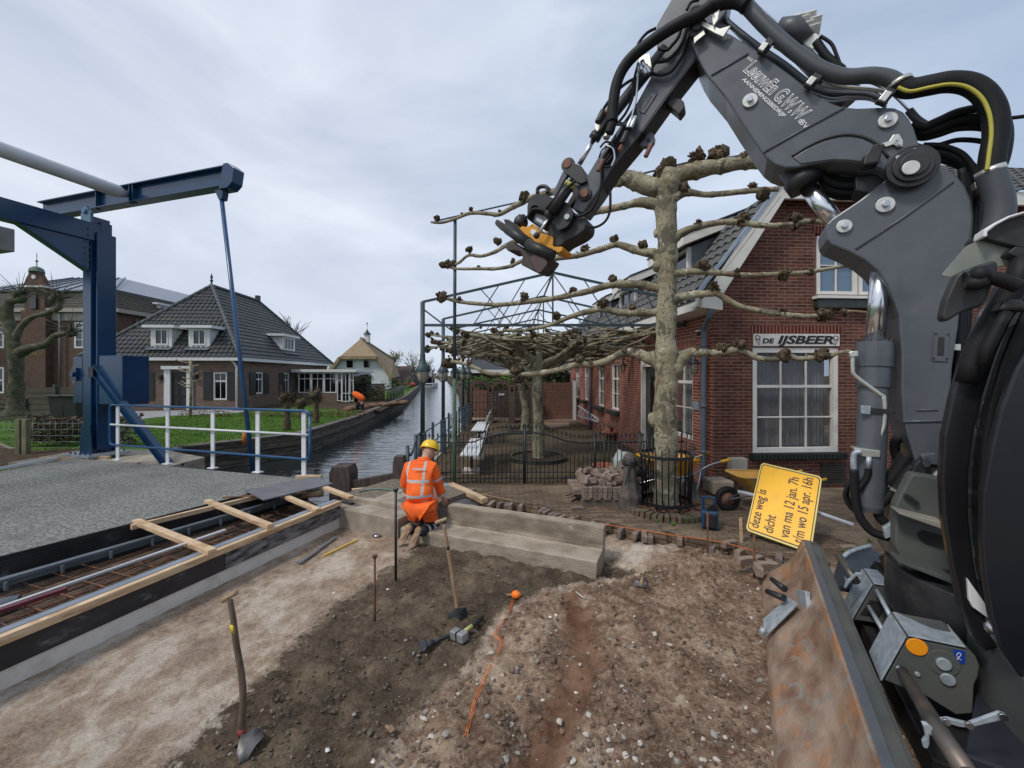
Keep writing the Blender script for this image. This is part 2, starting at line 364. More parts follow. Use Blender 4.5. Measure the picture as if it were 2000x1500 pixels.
def terr():
    me=bpy.data.meshes.new('road_bed'); vs=[]; fs=[]; ms=[]
    def axis(a,b,fn):
        o=[a]
        while o[-1]<b: o.append(o[-1]+fn(o[-1]))
        return o
    ys=axis(-2.5,8.0,lambda y:.12 if y<1.2 else (.02 if y<3.5 else .028 if y<5.6 else .09))
    xs=axis(-5.2,9.0,lambda x:.03 if -3.7<x<3.4 else .09)
    idx={}
    for j,y in enumerate(ys):
        for i,x in enumerate(xs):
            p=V((x,y,0))
            if (p-T0).dot(QD)>.12 or (y>5.9 and x<-3.0) or (y>6.9 and x<-2): continue
            if y>7.2: continue
            z,a,r,t=tz(x,y)
            for fx,fy,fa in FOOT:
                dx,dy=x-fx,y-fy
                if dx*dx+dy*dy<.09:
                    lx=dx*math.cos(fa)+dy*math.sin(fa); ly=-dx*math.sin(fa)+dy*math.cos(fa)
                    e=math.hypot(lx/.15,ly/(.055+.015*math.cos(lx*20)))
                    if e<1: z-=.016
                    elif e<1.5: z+=.008*(1.5-e)*2
            # rises to the pavement behind
            idx[(i,j)]=len(vs); vs.append((x,y,min(z,-.02) if r<.3 else min(z,.14))); ms.append((a,r,t))
    for j in range(len(ys)-1):
        for i in range(len(xs)-1):
            q=[idx.get((i,j)),idx.get((i+1,j)),idx.get((i+1,j+1)),idx.get((i,j+1))]
            if None not in q: fs.append(q)
    me.from_pydata(vs,[],fs)
    at=me.color_attributes.new('zone','FLOAT_COLOR','POINT')
    for k,(a,r,t) in enumerate(ms): at.data[k].color=(a,r,t,1)
    for p in me.polygons: p.use_smooth=True
    m=bpy.data.materials.new('road_bed'); m.use_nodes=True; N=m.node_tree.nodes; L=m.node_tree.links; B=N['Principled BSDF']; B.inputs['Roughness'].default_value=.95; B.inputs['Specular IOR Level'].default_value=.15
    tc=nd(N,'ShaderNodeTexCoord'); A=nd(N,'ShaderNodeAttribute',attribute_name='zone'); S=nd(N,'ShaderNodeSeparateColor'); L.new(A.outputs['Color'],S.inputs[0])
    def nz(s,d=8,r=.6,dist=0,vec=None):
        n=nd(N,'ShaderNodeTexNoise'); n.inputs['Scale'].default_value=s; n.inputs['Detail'].default_value=d; n.inputs['Roughness'].default_value=r; n.inputs['Distortion'].default_value=dist
        if vec:
            mp=nd(N,'ShaderNodeMapping'); mp.inputs['Scale'].default_value=vec[0]; mp.inputs['Rotation'].default_value=(0,0,vec[1]); L.new(tc.outputs['Object'],mp.inputs[0]); L.new(mp.outputs[0],n.inputs['Vector'])
        else: L.new(tc.outputs['Object'],n.inputs['Vector'])
        return n.outputs[0]
    def ramp(f,*st):
        r=nd(N,'ShaderNodeValToRGB'); e=r.color_ramp.elements; e[0].position,e[0].color=st[0][0],col(st[0][1]); e[1].position,e[1].color=st[-1][0],col(st[-1][1])
        for p,c in st[1:-1]: x=e.new(p); x.color=col(c)
        L.new(f,r.inputs[0]); return r.outputs[0]
    def mix(f,a,b2,bt='MIX'):
        x=nd(N,'ShaderNodeMix',data_type='RGBA',blend_type=bt)
        (L.new(f,x.inputs[0]) if not isinstance(f,(int,float)) else setattr(x.inputs[0],'default_value',f)); L.new(a,x.inputs[6]); L.new(b2,x.inputs[7]); return x.outputs[2]
    big=nz(1.7,10,.7,.15,((1.3,.85,1),.4))
    base=ramp(big,(.40,'#644936'),(.47,'#8a6d57'),(.53,'#b39d88'),(.585,'#dcd2c4'))
    base=mix(.4,base,ramp(nz(11,10,.75),(.38,'#6f5644'),(.58,'#d2c4b2'))); base=mix(.3,base,ramp(nz(70,5,.7),(.38,'#7c6655'),(.6,'#c9bba9')))
    dark=ramp(nz(3,9,.68),(.33,'#3f352c'),(.5,'#5f5245'),(.66,'#8f7f69'))
    dark=mix(.35,dark,ramp(nz(40,4,.6),(.4,'#4a3f35'),(.6,'#7a6b5a')))
    red=ramp(nz(2.4,9,.7,.3),(.35,'#3f2e24'),(.45,'#6d5343'),(.53,'#977e69'),(.63,'#c6b29b'))
    vo=nd(N,'ShaderNodeTexVoronoi'); vo.inputs['Scale'].default_value=38; L.new(tc.outputs['Object'],vo.inputs['Vector'])
    red=mix(.4,red,ramp(nz(26,6,.75),(.36,'#5a4638'),(.5,'#937c68'),(.64,'#d6c5b0')))
    trk=ramp(nz(5,7,.6),(.35,'#6a4c3b'),(.65,'#93735e'))
    # noisy edges between the three soils
    nn=nz(7,9,.75)
    def edge(o,w=.5):
        a=nd(N,'ShaderNodeMath',operation='SUBTRACT'); L.new(nn,a.inputs[0]); a.inputs[1].default_value=.5
        c=nd(N,'ShaderNodeMath',operation='MULTIPLY_ADD'); L.new(a.outputs[0],c.inputs[0]); c.inputs[1].default_value=2.3; L.new(o,c.inputs[2])
        m2=nd(N,'ShaderNodeMapRange'); m2.inputs['From Min'].default_value=.5-w*.3; m2.inputs['From Max'].default_value=.5+w*.3; L.new(c.outputs[0],m2.inputs[0]); return m2.outputs[0]
    o=mix(edge(S.outputs[0]),base,dark); r2=mix(edge(S.outputs[2],.8),red,trk); o=mix(edge(S.outputs[1]),o,r2)
    L.new(o,B.inputs['Base Color'])
    bp=nd(N,'ShaderNodeBump'); bp.inputs['Strength'].default_value=.85; bp.inputs['Distance'].default_value=.032; L.new(nz(34,9,.78),bp.inputs['Height']); L.new(bp.outputs[0],B.inputs['Normal'])
    me.materials.append(m); ob=bpy.data.objects.new('road_bed',me); C.objects.link(ob); struct(ob)
terr()
# pebbles, shells and clods lying about: nobody could count them
def pebbles(name,n,region,mats,rmin,rmax,lab,catg,dens=None):
    b=MB(); rr=random.Random(11+n)
    ico=[(0,0,1),(.89,0,.45),(.28,.85,.45),(-.72,.53,.45),(-.72,-.53,.45),(.28,-.85,.45),(.72,.53,-.45),(-.28,.85,-.45),(-.89,0,-.45),(-.28,-.85,-.45),(.72,-.53,-.45),(0,0,-1)]
    icf=[(0,1,2),(0,2,3),(0,3,4),(0,4,5),(0,5,1),(1,6,2),(2,7,3),(3,8,4),(4,9,5),(5,10,1),(6,7,2),(7,8,3),(8,9,4),(9,10,5),(10,6,1),(11,7,6),(11,8,7),(11,9,8),(11,10,9),(11,6,10)]
    k=0
    while k<n:
        u=rr.uniform(330,1900); v=rr.uniform(1070,1560); x,y=g2(u,v)
        if y<1.6 or y>5.6 or pdist(x,y,region)<0 or noise.noise(V((x*2.5,y*2.5,7)))<rr.uniform(-.7,.35) or (pdist(x,y,TRK)>0 and rr.random()<.75): continue
        z=tz(x,y)[0]; r=rmin+(rmax-rmin)*rr.random()**6; s=V((rr.uniform(.7,1.4),rr.uniform(.6,1.1),rr.uniform(.4,.8)))*r; a=rr.random()*6
        b.cur=rr.randrange(len(mats)); M=Matrix.Rotation(a,3,'Z')@Matrix.Rotation(rr.uniform(-.5,.5),3,'X')
        c=V((x,y,z+s.z*.3)); b.add([c+M@V((p[0]*s.x*rr.uniform(.8,1.2),p[1]*s.y*rr.uniform(.8,1.2),p[2]*s.z)) for p in ico],icf,False); k+=1
    o=b.build(name,mats); tag(o,lab,catg,None,'stuff')
ST=[mat('pebble_pale',(.42,.37,.31),(.52,.48,.43),rough=.8,scale=30),mat('pebble_grey',(.24,.22,.2),(.33,.3,.27),rough=.8,scale=30),mat('pebble_brown',(.15,.09,.065),(.23,.14,.1),rough=.85,scale=30),mat('shell_white',(.6,.56,.5),(.7,.66,.6),rough=.5,scale=30)]
CLD=mat('brown_clod',(.085,.055,.038),(.18,.13,.095),rough=1,scale=20)
pebbles('rubble',7500,REDP,[ST[0],ST[1],ST[2],CLD,CLD,CLD,CLD,CLD,CLD,CLD,CLD,ST[2]],.003,.024,'loose pebbles and rubble strewn over the reddish soil','rubble')
CL2=mat('clod',(.07,.055,.04),(.14,.115,.085),rough=1,scale=30)
pebbles('sand_clods',3600,DARK,[CL2]*14+[ST[1]],.003,.018,'small clods and grit on the damp grey sand','clods')
for k in range(26):
    pass
rr=random.Random(5)
def bigstone(u,v,r,m,name,lab,catg,grp=None,flat=.6):
    x,y=g2(u,v); z=tz(x,y)[0]; b=MB(); b.sph((x,y,z+r*flat*.4),(r,r*.8,r*flat),10,7,amp=.5,fr=1.8,M=Matrix.Rotation(rr.random()*3,3,'Z')); o=b.build(name,m); tag(o,lab,catg,grp); return o
for k,(u,v,r,i) in enumerate([(1093,1408,.024,0),(1014,1378,.02,1),(1205,1292,.017,0),(1075,1215,.016,3),(1086,1208,.015,3),(1145,1448,.02,0),(1017,1452,.02,2),(1133,1305,.014,0),(952,1416,.02,1),(1180,1430,.03,2),(870,1295,.014,1),(1237,1265,.013,0),(1340,1400,.03,2),(1420,1330,.022,2),(1395,1440,.028,1),(1250,1475,.02,0),(1060,1362,.013,3),(832,1402,.018,1),(1330,1310,.018,2),(1460,1420,.026,2)]):
    bigstone(u,v,r,ST[i],'stone',('pale','light grey','brown','white')[i]+' rounded stone lying loose on the reddish rubble ground','stone','stones on the rubble')
for (u,v) in ((640,1470),(730,1497),(1125,1345),(757,1160),(652,1158)):
    bigstone(u,v,.016,ST[3],'shell_fragment','small white shell fragment lying on the dug ground','shell','shell fragments on the ground',.25)
# ================= bridge
def HL(p,z): return V((p.x,p.y,z))
D0=V((-4.83,3.86,0)); D1=V((-3.38,6.77,0)); DE=(D1-D0).normalized()
DK=mat('deck_grit',(.10,.105,.098),(.34,.345,.315),rough=1,scale=36,detail=3,bump=.8,bscale=120,c3=(.15,.145,.13),s3=1.6,t3=(.5,.75),spec=.2)
W1=V((-9.0,8.45,0)); 
dk=[D1,D0,D0-DE*5,V((-9.9,-1.5,0)),W1]
b=MB(); b.prism([HL(p,.25) for p in dk],(0,0,-.05)); d=b.build('deck_surface',DK); 
deck=thing('bridge_deck',(-6,5,0),'grey gritted deck of the raised-beam bridge with a blue and white railing side','bridge deck')
for o in (d,): o.parent=deck; o.location=o.location-deck.location; 
BASE[d]=BASE[d]
STB=mat('black_deck_steel',(.012,.013,.016),(.03,.032,.036),rough=.4,scale=3,c3=(.13,.14,.15),s3=3,t3=(.58,.7))
b=MB()
b.beam(HL(D0-DE*5,.0),HL(D1,.0),.06,.395); b.beam(HL(D1,.0),HL(W1,.0),.05,.395); b.build('edge_girder',STB,deck)
b=MB(); b.beam(HL(D0-DE*5+V((.035,-.02,0)),.235),HL(D1+V((.035,-.02,0)),.235),.012,.045); b.build('edge_strip',BLACK,deck)
# railing
rb=[(-3.48,6.85),(-4.45,7.17),(-5.47,7.49),(-6.6,7.85),(-7.92,8.23)]
rl=thing('bridge_railing',(-5.7,7.5,.25),'white and blue steel railing along the far side of the bridge deck','railing')
for x,y in rb:
    b=MB(); b.box((x,y,.25+.55),(.085,.022,1.1),Matrix.Rotation(-.29,3,'Z')@Matrix.Rotation(1.57,3,'Z') if 0 else Matrix.Rotation(-.29,3,'Z')); b.box((x,y,.265),(.16,.11,.02),Matrix.Rotation(-.29,3,'Z')); b.build('railing_post',WHITE,rl,bevel=.003)
rd=V((-4.44,1.38,0)).normalized(); a0=V((-3.48,6.82,0))-rd*.14; a1=V((-7.92,8.2,0))+rd*.2
b=MB(); fr=[HL(a0,1.36),HL(a1,1.36)]
loop=cat([HL(a0,1.28),HL(a0+rd*.02,1.34),HL(a0+rd*.09,1.365)],3)+cat([HL(a1-rd*.09,1.365),HL(a1-rd*.02,1.34),HL(a1,1.28)],3)+cat([HL(a1,.66),HL(a1-rd*.02,.585),HL(a1-rd*.09,.565)],3)+cat([HL(a0+rd*.09,.565),HL(a0+rd*.02,.585),HL(a0,.66)],3)
b.tube(loop+[loop[0]],.021,8); b.build('rail_frame',mat('rail_blue',(.006,.06,.16),(.012,.08,.20),rough=.3),rl)
b=MB(); b.tube([HL(a0+rd*.03,.97),HL(a1-rd*.03,.97)],.02,8); b.build('middle_rail',WHITE,rl)
# tower
tv=V((.958,-.287,0)); tp=V((-.287,-.958,0)); P0=V((-9.1,9.0,0))
tw=thing('bridge_tower',(-9.1,9,.2),'dark blue steel lifting tower post with machinery box, portal beam and counterweight','bridge tower')
M=Matrix((tv,V((-tv.y,tv.x,0)),V((0,0,1)))).transposed()
def tb(t,k,z): return P0+tv*t+tp*k+V((0,0,z))
b=MB(); b.box(tb(-.04,.0,2.85),(.26,.34,5.1),M); b.box(tb(.12,-.07,2.8),(.08,.2,5.0),M); b.box(tb(.18,-.05,2.7),(.045,.34,4.7),M); b.build('tower_post',BLUE,tw,bevel=.006)
b=MB(); 
for s in (-1,1): b.prism([tb(-.2,.19*s,.28),tb(.2,.19*s,.28),tb(.14,.19*s,.9),tb(-.16,.19*s,.9)],tp*.02*s)
b.build('foot_plate',BLUE,tw)
b=MB(); b.box(tb(0,0,.25),(.8,.75,.05),M)
b.build('base_plate',GALV,tw)
for i in range(5):
    for k in (-.3,.3): b=MB(); b.cyl(tb(-.32+i*.16,k,.27),tb(-.32+i*.16,k,.31),.02,seg=6); b.build('anchor_nut',BLUE,tw)
b=MB(); b.box(tb(.5,-.15,1.86),(.92,.5,1.05),M); b.box(tb(-.33,.0,1.86),(.3,.35,1.0),M); b.build('machinery_box',BLUE,tw,bevel=.008)
b=MB(); b.box(tb(-.37,.2,1.98),(.16,.05,.28),M); b.cyl(tb(-.37,.23,1.98),tb(-.37,.27,1.98),.05); b.build('hand_switch',BLUE,tw)
b=MB(); b.box(tb(.1,.17,2.03),(.16,.02,.22),M); b.build('slot',BLACK,tw)
b=MB(); A=tb(.1,.12,2.12); Bq=V((-7.02,8.36,.14)); b.beam(A,Bq,.02,.16); dd=(Bq-A).normalized(); up=dd.cross(tp).normalized()
for s in (-1,1): b.beam(A+up*.08*s,Bq+up*.08*s,.12,.016,up=up)
b.build('diagonal_strut',BLUE,tw)
b=MB(); b.box((-7.0,8.36,.12),(.4,.3,.04),M); b.build('strut_foot',BLUE,tw)
b=MB(); z=5.05
b.beam(tb(.0,-.1,z),tb(0,6,z),.3,.38); b.prism([tb(.1,.2,4.86),tb(.1,1.25,4.86),tb(.1,.2,4.2)],tv*-.2); b.build('portal_beam',BLUE,tw,bevel=.006)
for i in range(7): b=MB(); b.cyl(tb(.155,.24,4.3+i*.13),tb(.175,.24,4.3+i*.13),.016,seg=6); b.build('bolt',BLUE,tw)
b=MB(); b.prism([tb(-.18,.2,5.1),tb(.14,.2,5.1),tb(.14,.2,5.45),tb(-.02,.2,5.62),tb(-.18,.2,5.45)],tp*-.05); b.cyl(tb(-.03,.24,5.5),tb(-.03,.1,5.5),.06); b.build('hinge_plate',mat('blue_light',(.05,.12,.2),(.07,.15,.24),rough=.3),tw)
b=MB(); b.box(tb(-2.9,3.5,4.93),(2.2,6.0,.5),M); b.build('counterweight',mat('cw_grey',(.2,.2,.19),(.27,.27,.25),rough=.7),tw,bevel=.01)
# lifting beam
lb=thing('lifting_beam',(-7,8.4,5.4),'long blue steel lifting beam on top of the bridge tower with a thin rod hanging from its end','lifting beam')
b=MB(); z0,z1=5.6,5.96
b.beam(tb(-1.9,0,5.78),tb(3.9,0,5.78),.02,.36)
for zz in (5.6,5.96): b.beam(tb(-1.9,0,zz),tb(3.9,0,zz),.22,.025)
b.build('beam_girder',BLUE,lb,bevel=.003)
b=MB(); b.prism([tb(3.88,-.11,5.53),tb(4.0,-.11,5.62),tb(4.05,-.11,5.88),tb(3.9,-.11,6.0),tb(3.78,-.11,6.0),tb(3.66,-.11,5.53)],tp*.22); b.build('beam_nose',BLUE,lb,bevel=.004)
b=MB()
for t in (.1,1.15,1.25): b.beam(tb(t,0.05,5.57),tb(t,.05,5.97),.09,.02,up=tv)
b.build('web_stiffener',BLUE,lb)
b=MB(); b.prism([tb(3.5,.06,5.55),tb(3.72,.06,5.55),tb(3.68,.06,5.36),tb(3.6,.06,5.36)],tp*-.12); b.build('rod_bracket',BLUE,lb)
b=MB(); b.tube([V((-5.65,7.96,5.45)),V((-4.86,7.73,-.1))],.04,10); b.build('lifting_rod',mat('rod_blue',(.02,.07,.16),(.03,.09,.19),rough=.3),lb)
b=MB(); pa=tb(1.05,.02,5.77); b.tube([pa,pa+tp*.22,pa+tp*9],[.04,.13,.13],14); b.build('cross_tube',mat('tube_grey',(.5,.51,.53),(.58,.59,.61),rough=.4),lb)
# far abutment under tower
slab('far_abutment',[(-10.4,8.45),(-9.3,8.2),(-8.9,8.5),(-7.3,7.95),(-6.8,8.0),(-6.75,9.0),(-8.4,9.9),(-10.4,10)],-1.6,.16,CONC)
slab('far_trench_wall',[(-9.35,-2),(-9.2,8.4),(-9.6,8.5),(-9.8,-2)],-1.4,-.08,CONCL)
b=MB(); b.beam((-9.75,2,.22),(-9.55,8.6,.22),.05,.05); struct(b.build('far_form_edge',WHITE))
for i,(p,q,l) in enumerate((((-9.9,8.6,.2),(-8.6,8.75,.2),'short new timber lath lying at the foot of the blue tower'),((-8.4,8.35,.22),(-7.3,8.0,.22),'weathered timber beam lying beside the blue tower foot'))):
    b=MB(); b.beam(p,q,.09,.07); tag(b.build('timber_lath',WOODN if i==0 else CONC,bevel=.003),l,'timber')
# ---- near abutment: formwork and reinforcement trench
def TT(s,q,z): return T0+ED*s+QD*q+V((0,0,z))
def wall_strip(name,q0,q1,z0,z1,m,s0=-7,s1=3.13):
    b=MB(); b.prism([TT(s0,q0,z0),TT(s1,q0,z0),TT(s1,q0,z1),TT(s0,q0,z1)],QD*(q1-q0)); return b.build(name,m,bevel=.004)
struct(wall_strip('abutment_wall',0,.3,-.5,-.005,mat('fresh_concrete',(.58,.54,.48),(.70,.66,.60),rough=.9,scale=5,bump=.3,bscale=70,c3=(.45,.40,.34),s3=6,t3=(.58,.75))))
struct(slab('trench_floor',[(p.x,p.y) for p in (TT(-7,.28,0),TT(3.2,.28,0),TT(3.6,.8,0),D1,D0,D0-DE*5)],-1.5,-.09,mat('trench_dark',(.05,.035,.025),(.15,.10,.065),rough=.9,scale=12,bump=.6)))
fw=thing('formwork_panel',TT(0,0,0),'black plywood formwork board with a pale timber lath along its top edge','formwork')
def wsp(name,q0,q1,z0,z1,m,s0=-7,s1=3.1,bev=.003):
    b=MB(); b.prism([TT(s0,q0,z0),TT(s1,q0,z0),TT(s1,q0,z1),TT(s0,q0,z1)],QD*(q1-q0)); return b.build(name,m,fw,bevel=bev)
wsp('plywood_board',-.012,.012,-.005,.19,PLYB)
wsp('timber_lath',-.045,.015,.175,.235,WOODN)
wsp('steel_edge_profile',.02,.10,.18,.238,mat('profile_blue_grey',(.20,.24,.29),(.28,.32,.37),rough=.4,metal=.4))
for s in (1.5,): 
    b=MB(); b.prism([TT(s,-.015,0),TT(3.1,-.015,0),TT(3.1,-.015,.17),TT(s,-.015,.17)],QD*-.003); b.build('cement_smear',mat('cement_smear',(.03,.03,.032),(.22,.22,.22),rough=.9,scale=7,vec=(1,1,3)),fw)
# profile on the deck side, anchors, rebar
pr=thing('steel_joint_profile',TT(0,.9,0),'blue grey steel joint profile on stubs inside the reinforcement trench','steel profile')
W0=D0-DE*2+V((.33,-.16,0)); W1b=D1+V((.3,-.14,0))-DE*.3
b=MB(); b.beam(HL(W0,.13),HL(W1b,.13),.07,.03); b.beam(HL(W0,.10),HL(W1b,.10),.02,.07); b.build('profile_rail',mat('profile_dark',(.10,.12,.145),(.15,.175,.2),rough=.45,metal=.3),pr)
for k in range(14):
    b=MB(); p=W0+(W1b-W0)*((k+.5)/14); b.beam(HL(p+V((.05,-.03,0)),.05),HL(p+V((.05,-.03,0)),.12),.025,.02); b.build('anchor_stub',MC['profile_dark'],pr)
rbm=thing('reinforcement_cage',TT(0,.6,-.1),'rusty reinforcing bars crossing in the open trench of the abutment','reinforcement')
for i,q in enumerate((.14,.22,.30,.38,.46,.54,.62,.70,.78,.86,.94,1.02,1.1,1.2,1.3)):
    b=MB(); b.tube([TT(-5,q,.0+.02*(i%2)),TT(3.15 if q<.9 else 1.9,q,.0+.02*(i%2))],.009,6); b.build('long_bar',RUST,rbm)
for k in range(38):
    s=-4.4+k*.2; b=MB(); w2=1.38 if s<1.2 else .8; b.tube([TT(s,.1,.10),TT(s+.05,.12,.035),TT(s+.05,w2,.035),TT(s,w2+.02,.1)],.008,6); b.build('cross_bar',RUST,rbm)
def plank(a,b2,w,h,name='timber_batten',m=None,lab='',catg='timber',grp=None):
    k=MB(); k.beam(a,b2,w,h); return tag(k.build(name,m or WOODN,bevel=.003),lab,catg,grp)
zt=.262
plank(G(265,1018,zt),G(415,1078,zt),.075,.05,lab='pale timber batten across the trench, nearest to the deck corner with the black steel edge',grp='battens across the trench')
plank(G(404,979,zt),G(528,1028,zt),.07,.05,lab='pale timber batten across the trench, second one from the dark plywood panel',grp='battens across the trench')
plank(G(548,966,zt),G(622,997,zt),.07,.045,lab='pale timber batten across the trench, half covered by the dark plywood panel',grp='battens across the trench')
plank(G(632,952,zt+.01),G(686,972,zt),.08,.045,lab='short pale batten at the far end of the trench beside the wooden post stub',grp='battens across the trench')
plank(G(256,1030,.235),G(610,944,.235),.05,.055,name='timber_lath',lab='long pale timber lath running along the deck edge under the battens')
plank(G(578,932,.30),G(628,931,.30),.06,.05,name='timber_offcut',lab='small timber offcut lying under the far end of the plywood panel')
plank(G(687,958,.12),G(727,954,.12),.06,.05,name='timber_offcut',lab='short pale timber offcut lying on the gravelly concrete ledge')
b=MB(); q=[G(478,957,.30),G(616,930,.30),G(650,944,.31),G(515,976,.31)]; b.prism(q,(0,0,-.02)); tag(b.build('plywood_panel',PLYG,bevel=.002),'dark grey plywood panel lying flat over the trench end','plywood panel')
b=MB(); b.tube([G(435,972,.29),G(600,962,.29)],.012,8); tag(b.build('rusty_pipe',RUST),'thin rusty pipe sticking out under the dark plywood panel','pipe')
b=MB(); b.tube([G(590,966,.2),G(632,962,.2)],.06,12); tag(b.build('timber_log',HANDLE),'short round wooden log under the end of the plywood panel','log')
b=MB(); b.tube([G(666,982,.12),G(686,986,.12)],.035,12); b.tube([G(684,985.6,.12),G(689,986.6,.12)],.04,12); tag(b.build('black_pipe_end',BLACK,bevel=.004),'short black drain pipe end poking out of the concrete corner','pipe')
b=MB(); b.beam(G(-30,1197,.24),G(440,1035,.28),.035,.018); se=b.build('straightedge',mat('alu',(.6,.6,.62),(.7,.7,.72),rough=.3,metal=.6)); tag(se,'long aluminium straightedge lying lengthwise over the trench battens','straightedge')
b=MB(); b.beam(G(-30,1203,.235),G(130,1150,.235),.05,.03); tag(b.build('red_spirit_level',mat('dark_red',(.09,.012,.02),(.12,.018,.028),rough=.4),bevel=.003),'dark red spirit level lying beside the aluminium straightedge','spirit level')
b=MB(); b.cyl(G(-40,1192,.10),G(38,1176,.10),.06,seg=20); tag(b.build('drain_pipe_piece',mat('pvc_grey',(.07,.085,.10),(.09,.105,.12),rough=.4),bevel=.003),'short grey plastic drain pipe piece lying in the trench','pipe')
# ---- abutment corner ledge and L-shaped wall element (north side)
def KK(s,q,z): return K0+KD*s+KN*q+V((0,0,z))
b=MB(); b.prism([KK(-.1,0,-.4),KK(1.02,0,-.4),KK(1.02,0,.11),KK(-.1,0,.13)],KN*.34); b.prism([KK(-.25,.30,-.4),KK(1.15,.30,-.4),KK(1.15,.30,.17),KK(.45,.30,.19),KK(-.25,.30,.17)],KN*.65)
struct(b.build('abutment_corner',CONC,bevel=.012))
struct(slab('gravel_ledge',[(p.x,p.y) for p in (KK(-.3,.4,0),KK(1.2,.4,0),KK(1.4,1.4,0),KK(-.2,1.55,0))],-.3,.185,mat('ledge_gravel',(.13,.105,.075),(.26,.22,.17),rough=1,scale=25,bump=1,bscale=90)))
def profile_element():
    b=MB(); L0,L1=1.55,3.55
    pf=[(0,-.3),(0,.01),(.02,.022),(.27,.02),(.30,.035),(.325,.07),(.335,.245),(.35,.26),(.47,.262),(.48,.25),(.48,-.3)]
    # front step runs further towards the kneeling worker than the upstand
    b.prism([KK(1.06,q,z) for q,z in ((0,-.3),(0,.0),(.02,.012),(.34,.01),(.34,-.3))],KD*(L0-1.06))
    n=26; vs=[]
    for i in range(n+1):
        s=L0+(L1-L0)*i/n
        for q,z in pf:
            a=.006 if 0<i<n else .0
            vs.append(KK(s+(.01 if i==n and z>0 else 0)+(.03*(z+.3) if i==n else 0),q+a*noise.noise(V((s*9,q*9,z*9))),z+a*noise.noise(V((s*7,q*9,3)))))
    m=len(pf); fs=[]
    for i in range(n):
        for j in range(m-1): fs.append((i*m+j,(i+1)*m+j,(i+1)*m+j+1,i*m+j+1))
    fs.append(tuple(range(m))); fs.append(tuple(n*m+j for j in range(m))[::-1]); b.add(vs,fs)
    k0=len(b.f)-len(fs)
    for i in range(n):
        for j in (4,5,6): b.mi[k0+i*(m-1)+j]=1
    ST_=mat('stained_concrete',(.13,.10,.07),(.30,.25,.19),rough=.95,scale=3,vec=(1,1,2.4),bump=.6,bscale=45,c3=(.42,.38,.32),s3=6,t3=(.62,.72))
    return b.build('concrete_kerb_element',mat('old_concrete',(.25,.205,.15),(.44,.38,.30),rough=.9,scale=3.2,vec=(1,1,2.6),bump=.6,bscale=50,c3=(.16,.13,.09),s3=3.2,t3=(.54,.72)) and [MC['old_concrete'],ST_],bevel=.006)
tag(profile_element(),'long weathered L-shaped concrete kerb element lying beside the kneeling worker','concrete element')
b=MB(); b.beam(KK(1.25,.05,.03),KK(1.1,.45,.14),.12,.1); tag(b.build('brown_stone_block',mat('redbrown_stone',(.09,.05,.04),(.15,.085,.07),rough=.8),bevel=.01),'dark red-brown stone block wedged beside the kneeling worker','block')
# posts and quay at right bank
def wpost(u,v0,v1,Y,w,name,lab):
    a=P(u,v1,Y); t=P(u,v0,Y).z; b=MB(); h=w/2
    b.prism([a+V((-h,0,-.9)),a+V((h,0,-.9)),a+V((h,0,t-a.z-.12)),a+V((h*.75,0,t-a.z)),a+V((-h*.75,0,t-a.z)),a+V((-h,0,t-a.z-.12))],(0,w,0)); return tag(b.build(name,WOODD,bevel=.008),lab,'post')
wpost(778,892,960,7.0,.20,'mooring_post','tall dark hardwood mooring post right beside the kneeling worker')
wpost(663,912,956,6.95,.36,'mooring_post','squat dark hardwood post stub at the bridge deck corner')
b=MB(); b.beam(V((-2.75,7.05,.02)),V((-1.95,7.12,.15)),.12,.26); tag(b.build('guide_beam',WOODD,bevel=.006),'dark hardwood guide beam between the two mooring posts at the water','beam')
# ================= wheeled excavator
XG=mat('machine_grey',(.082,.092,.106),(.098,.109,.124),rough=.33,scale=7,spec=.5,c3=(.16,.15,.13),s3=3.5,t3=(.6,.9),rv=.1,bump=.04,bscale=160)
XD=mat('machine_dark',(.012,.0125,.014),(.028,.028,.03),rough=.5,scale=9,c3=(.06,.052,.044),s3=5,t3=(.58,.75))
XB=mat('machine_underside',(.045,.048,.052),(.06,.064,.07),rough=.5,scale=3)
XGG=mat('machine_dusty_grey',(.06,.068,.064),(.10,.105,.095),rough=.6,scale=3,c3=(.17,.14,.11),s3=3,t3=(.6,.8))
RUB=mat('rubber_hose',(.010,.010,.011),(.016,.016,.018),rough=.6,spec=.25)
PLG=mat('hose_sleeve_grey',(.055,.06,.067),(.07,.076,.084),rough=.45)
CHR=mat('chrome_rod',(.72,.73,.75),(.8,.8,.82),rough=.22,metal=1)
ZNC=mat('zinc_plated',(.55,.55,.50),(.68,.67,.6),rough=.35,metal=.7)
BOLT=mat('washer_white',(.52,.52,.50),(.62,.62,.6),rough=.45,metal=.3,scale=20,c3=(.4,.3,.22),s3=16,t3=(.6,.8))
YEL=mat('coupler_yellow',(.62,.26,.012),(.70,.32,.02),rough=.45,scale=12,c3=(.3,.14,.03),s3=12,t3=(.56,.75))
YST=mat('hose_yellow_stripe',(.42,.38,.05),(.5,.45,.07),rough=.5)
RST=mat('rusty_pin',(.16,.075,.05),(.24,.12,.09),rough=.8,scale=40)
TXW=mat('white_lettering',(.72,.72,.72),rough=.5)
exc=thing('wheeled_excavator',(3.1,2.2,0),'dark grey wheeled excavator with raised boom, white lettering and a rusty dozer blade','excavator')
def z8(*p): return [(1150+x/2.3435,y/2.3435) for x,y in p]
def z3(*p): return [(1400+x/3.3333,600+y/3.3333) for x,y in p]
def z5(*p): return [(940+x/5.5556,300+y/5.5556) for x,y in p]
def zc(*p): return [(1150+x/4.5454,y/4.5454) for x,y in p]
def z6(*p): return [(1560+x/3.571,1080+y/3.571) for x,y in p]   # undercarriage close-up
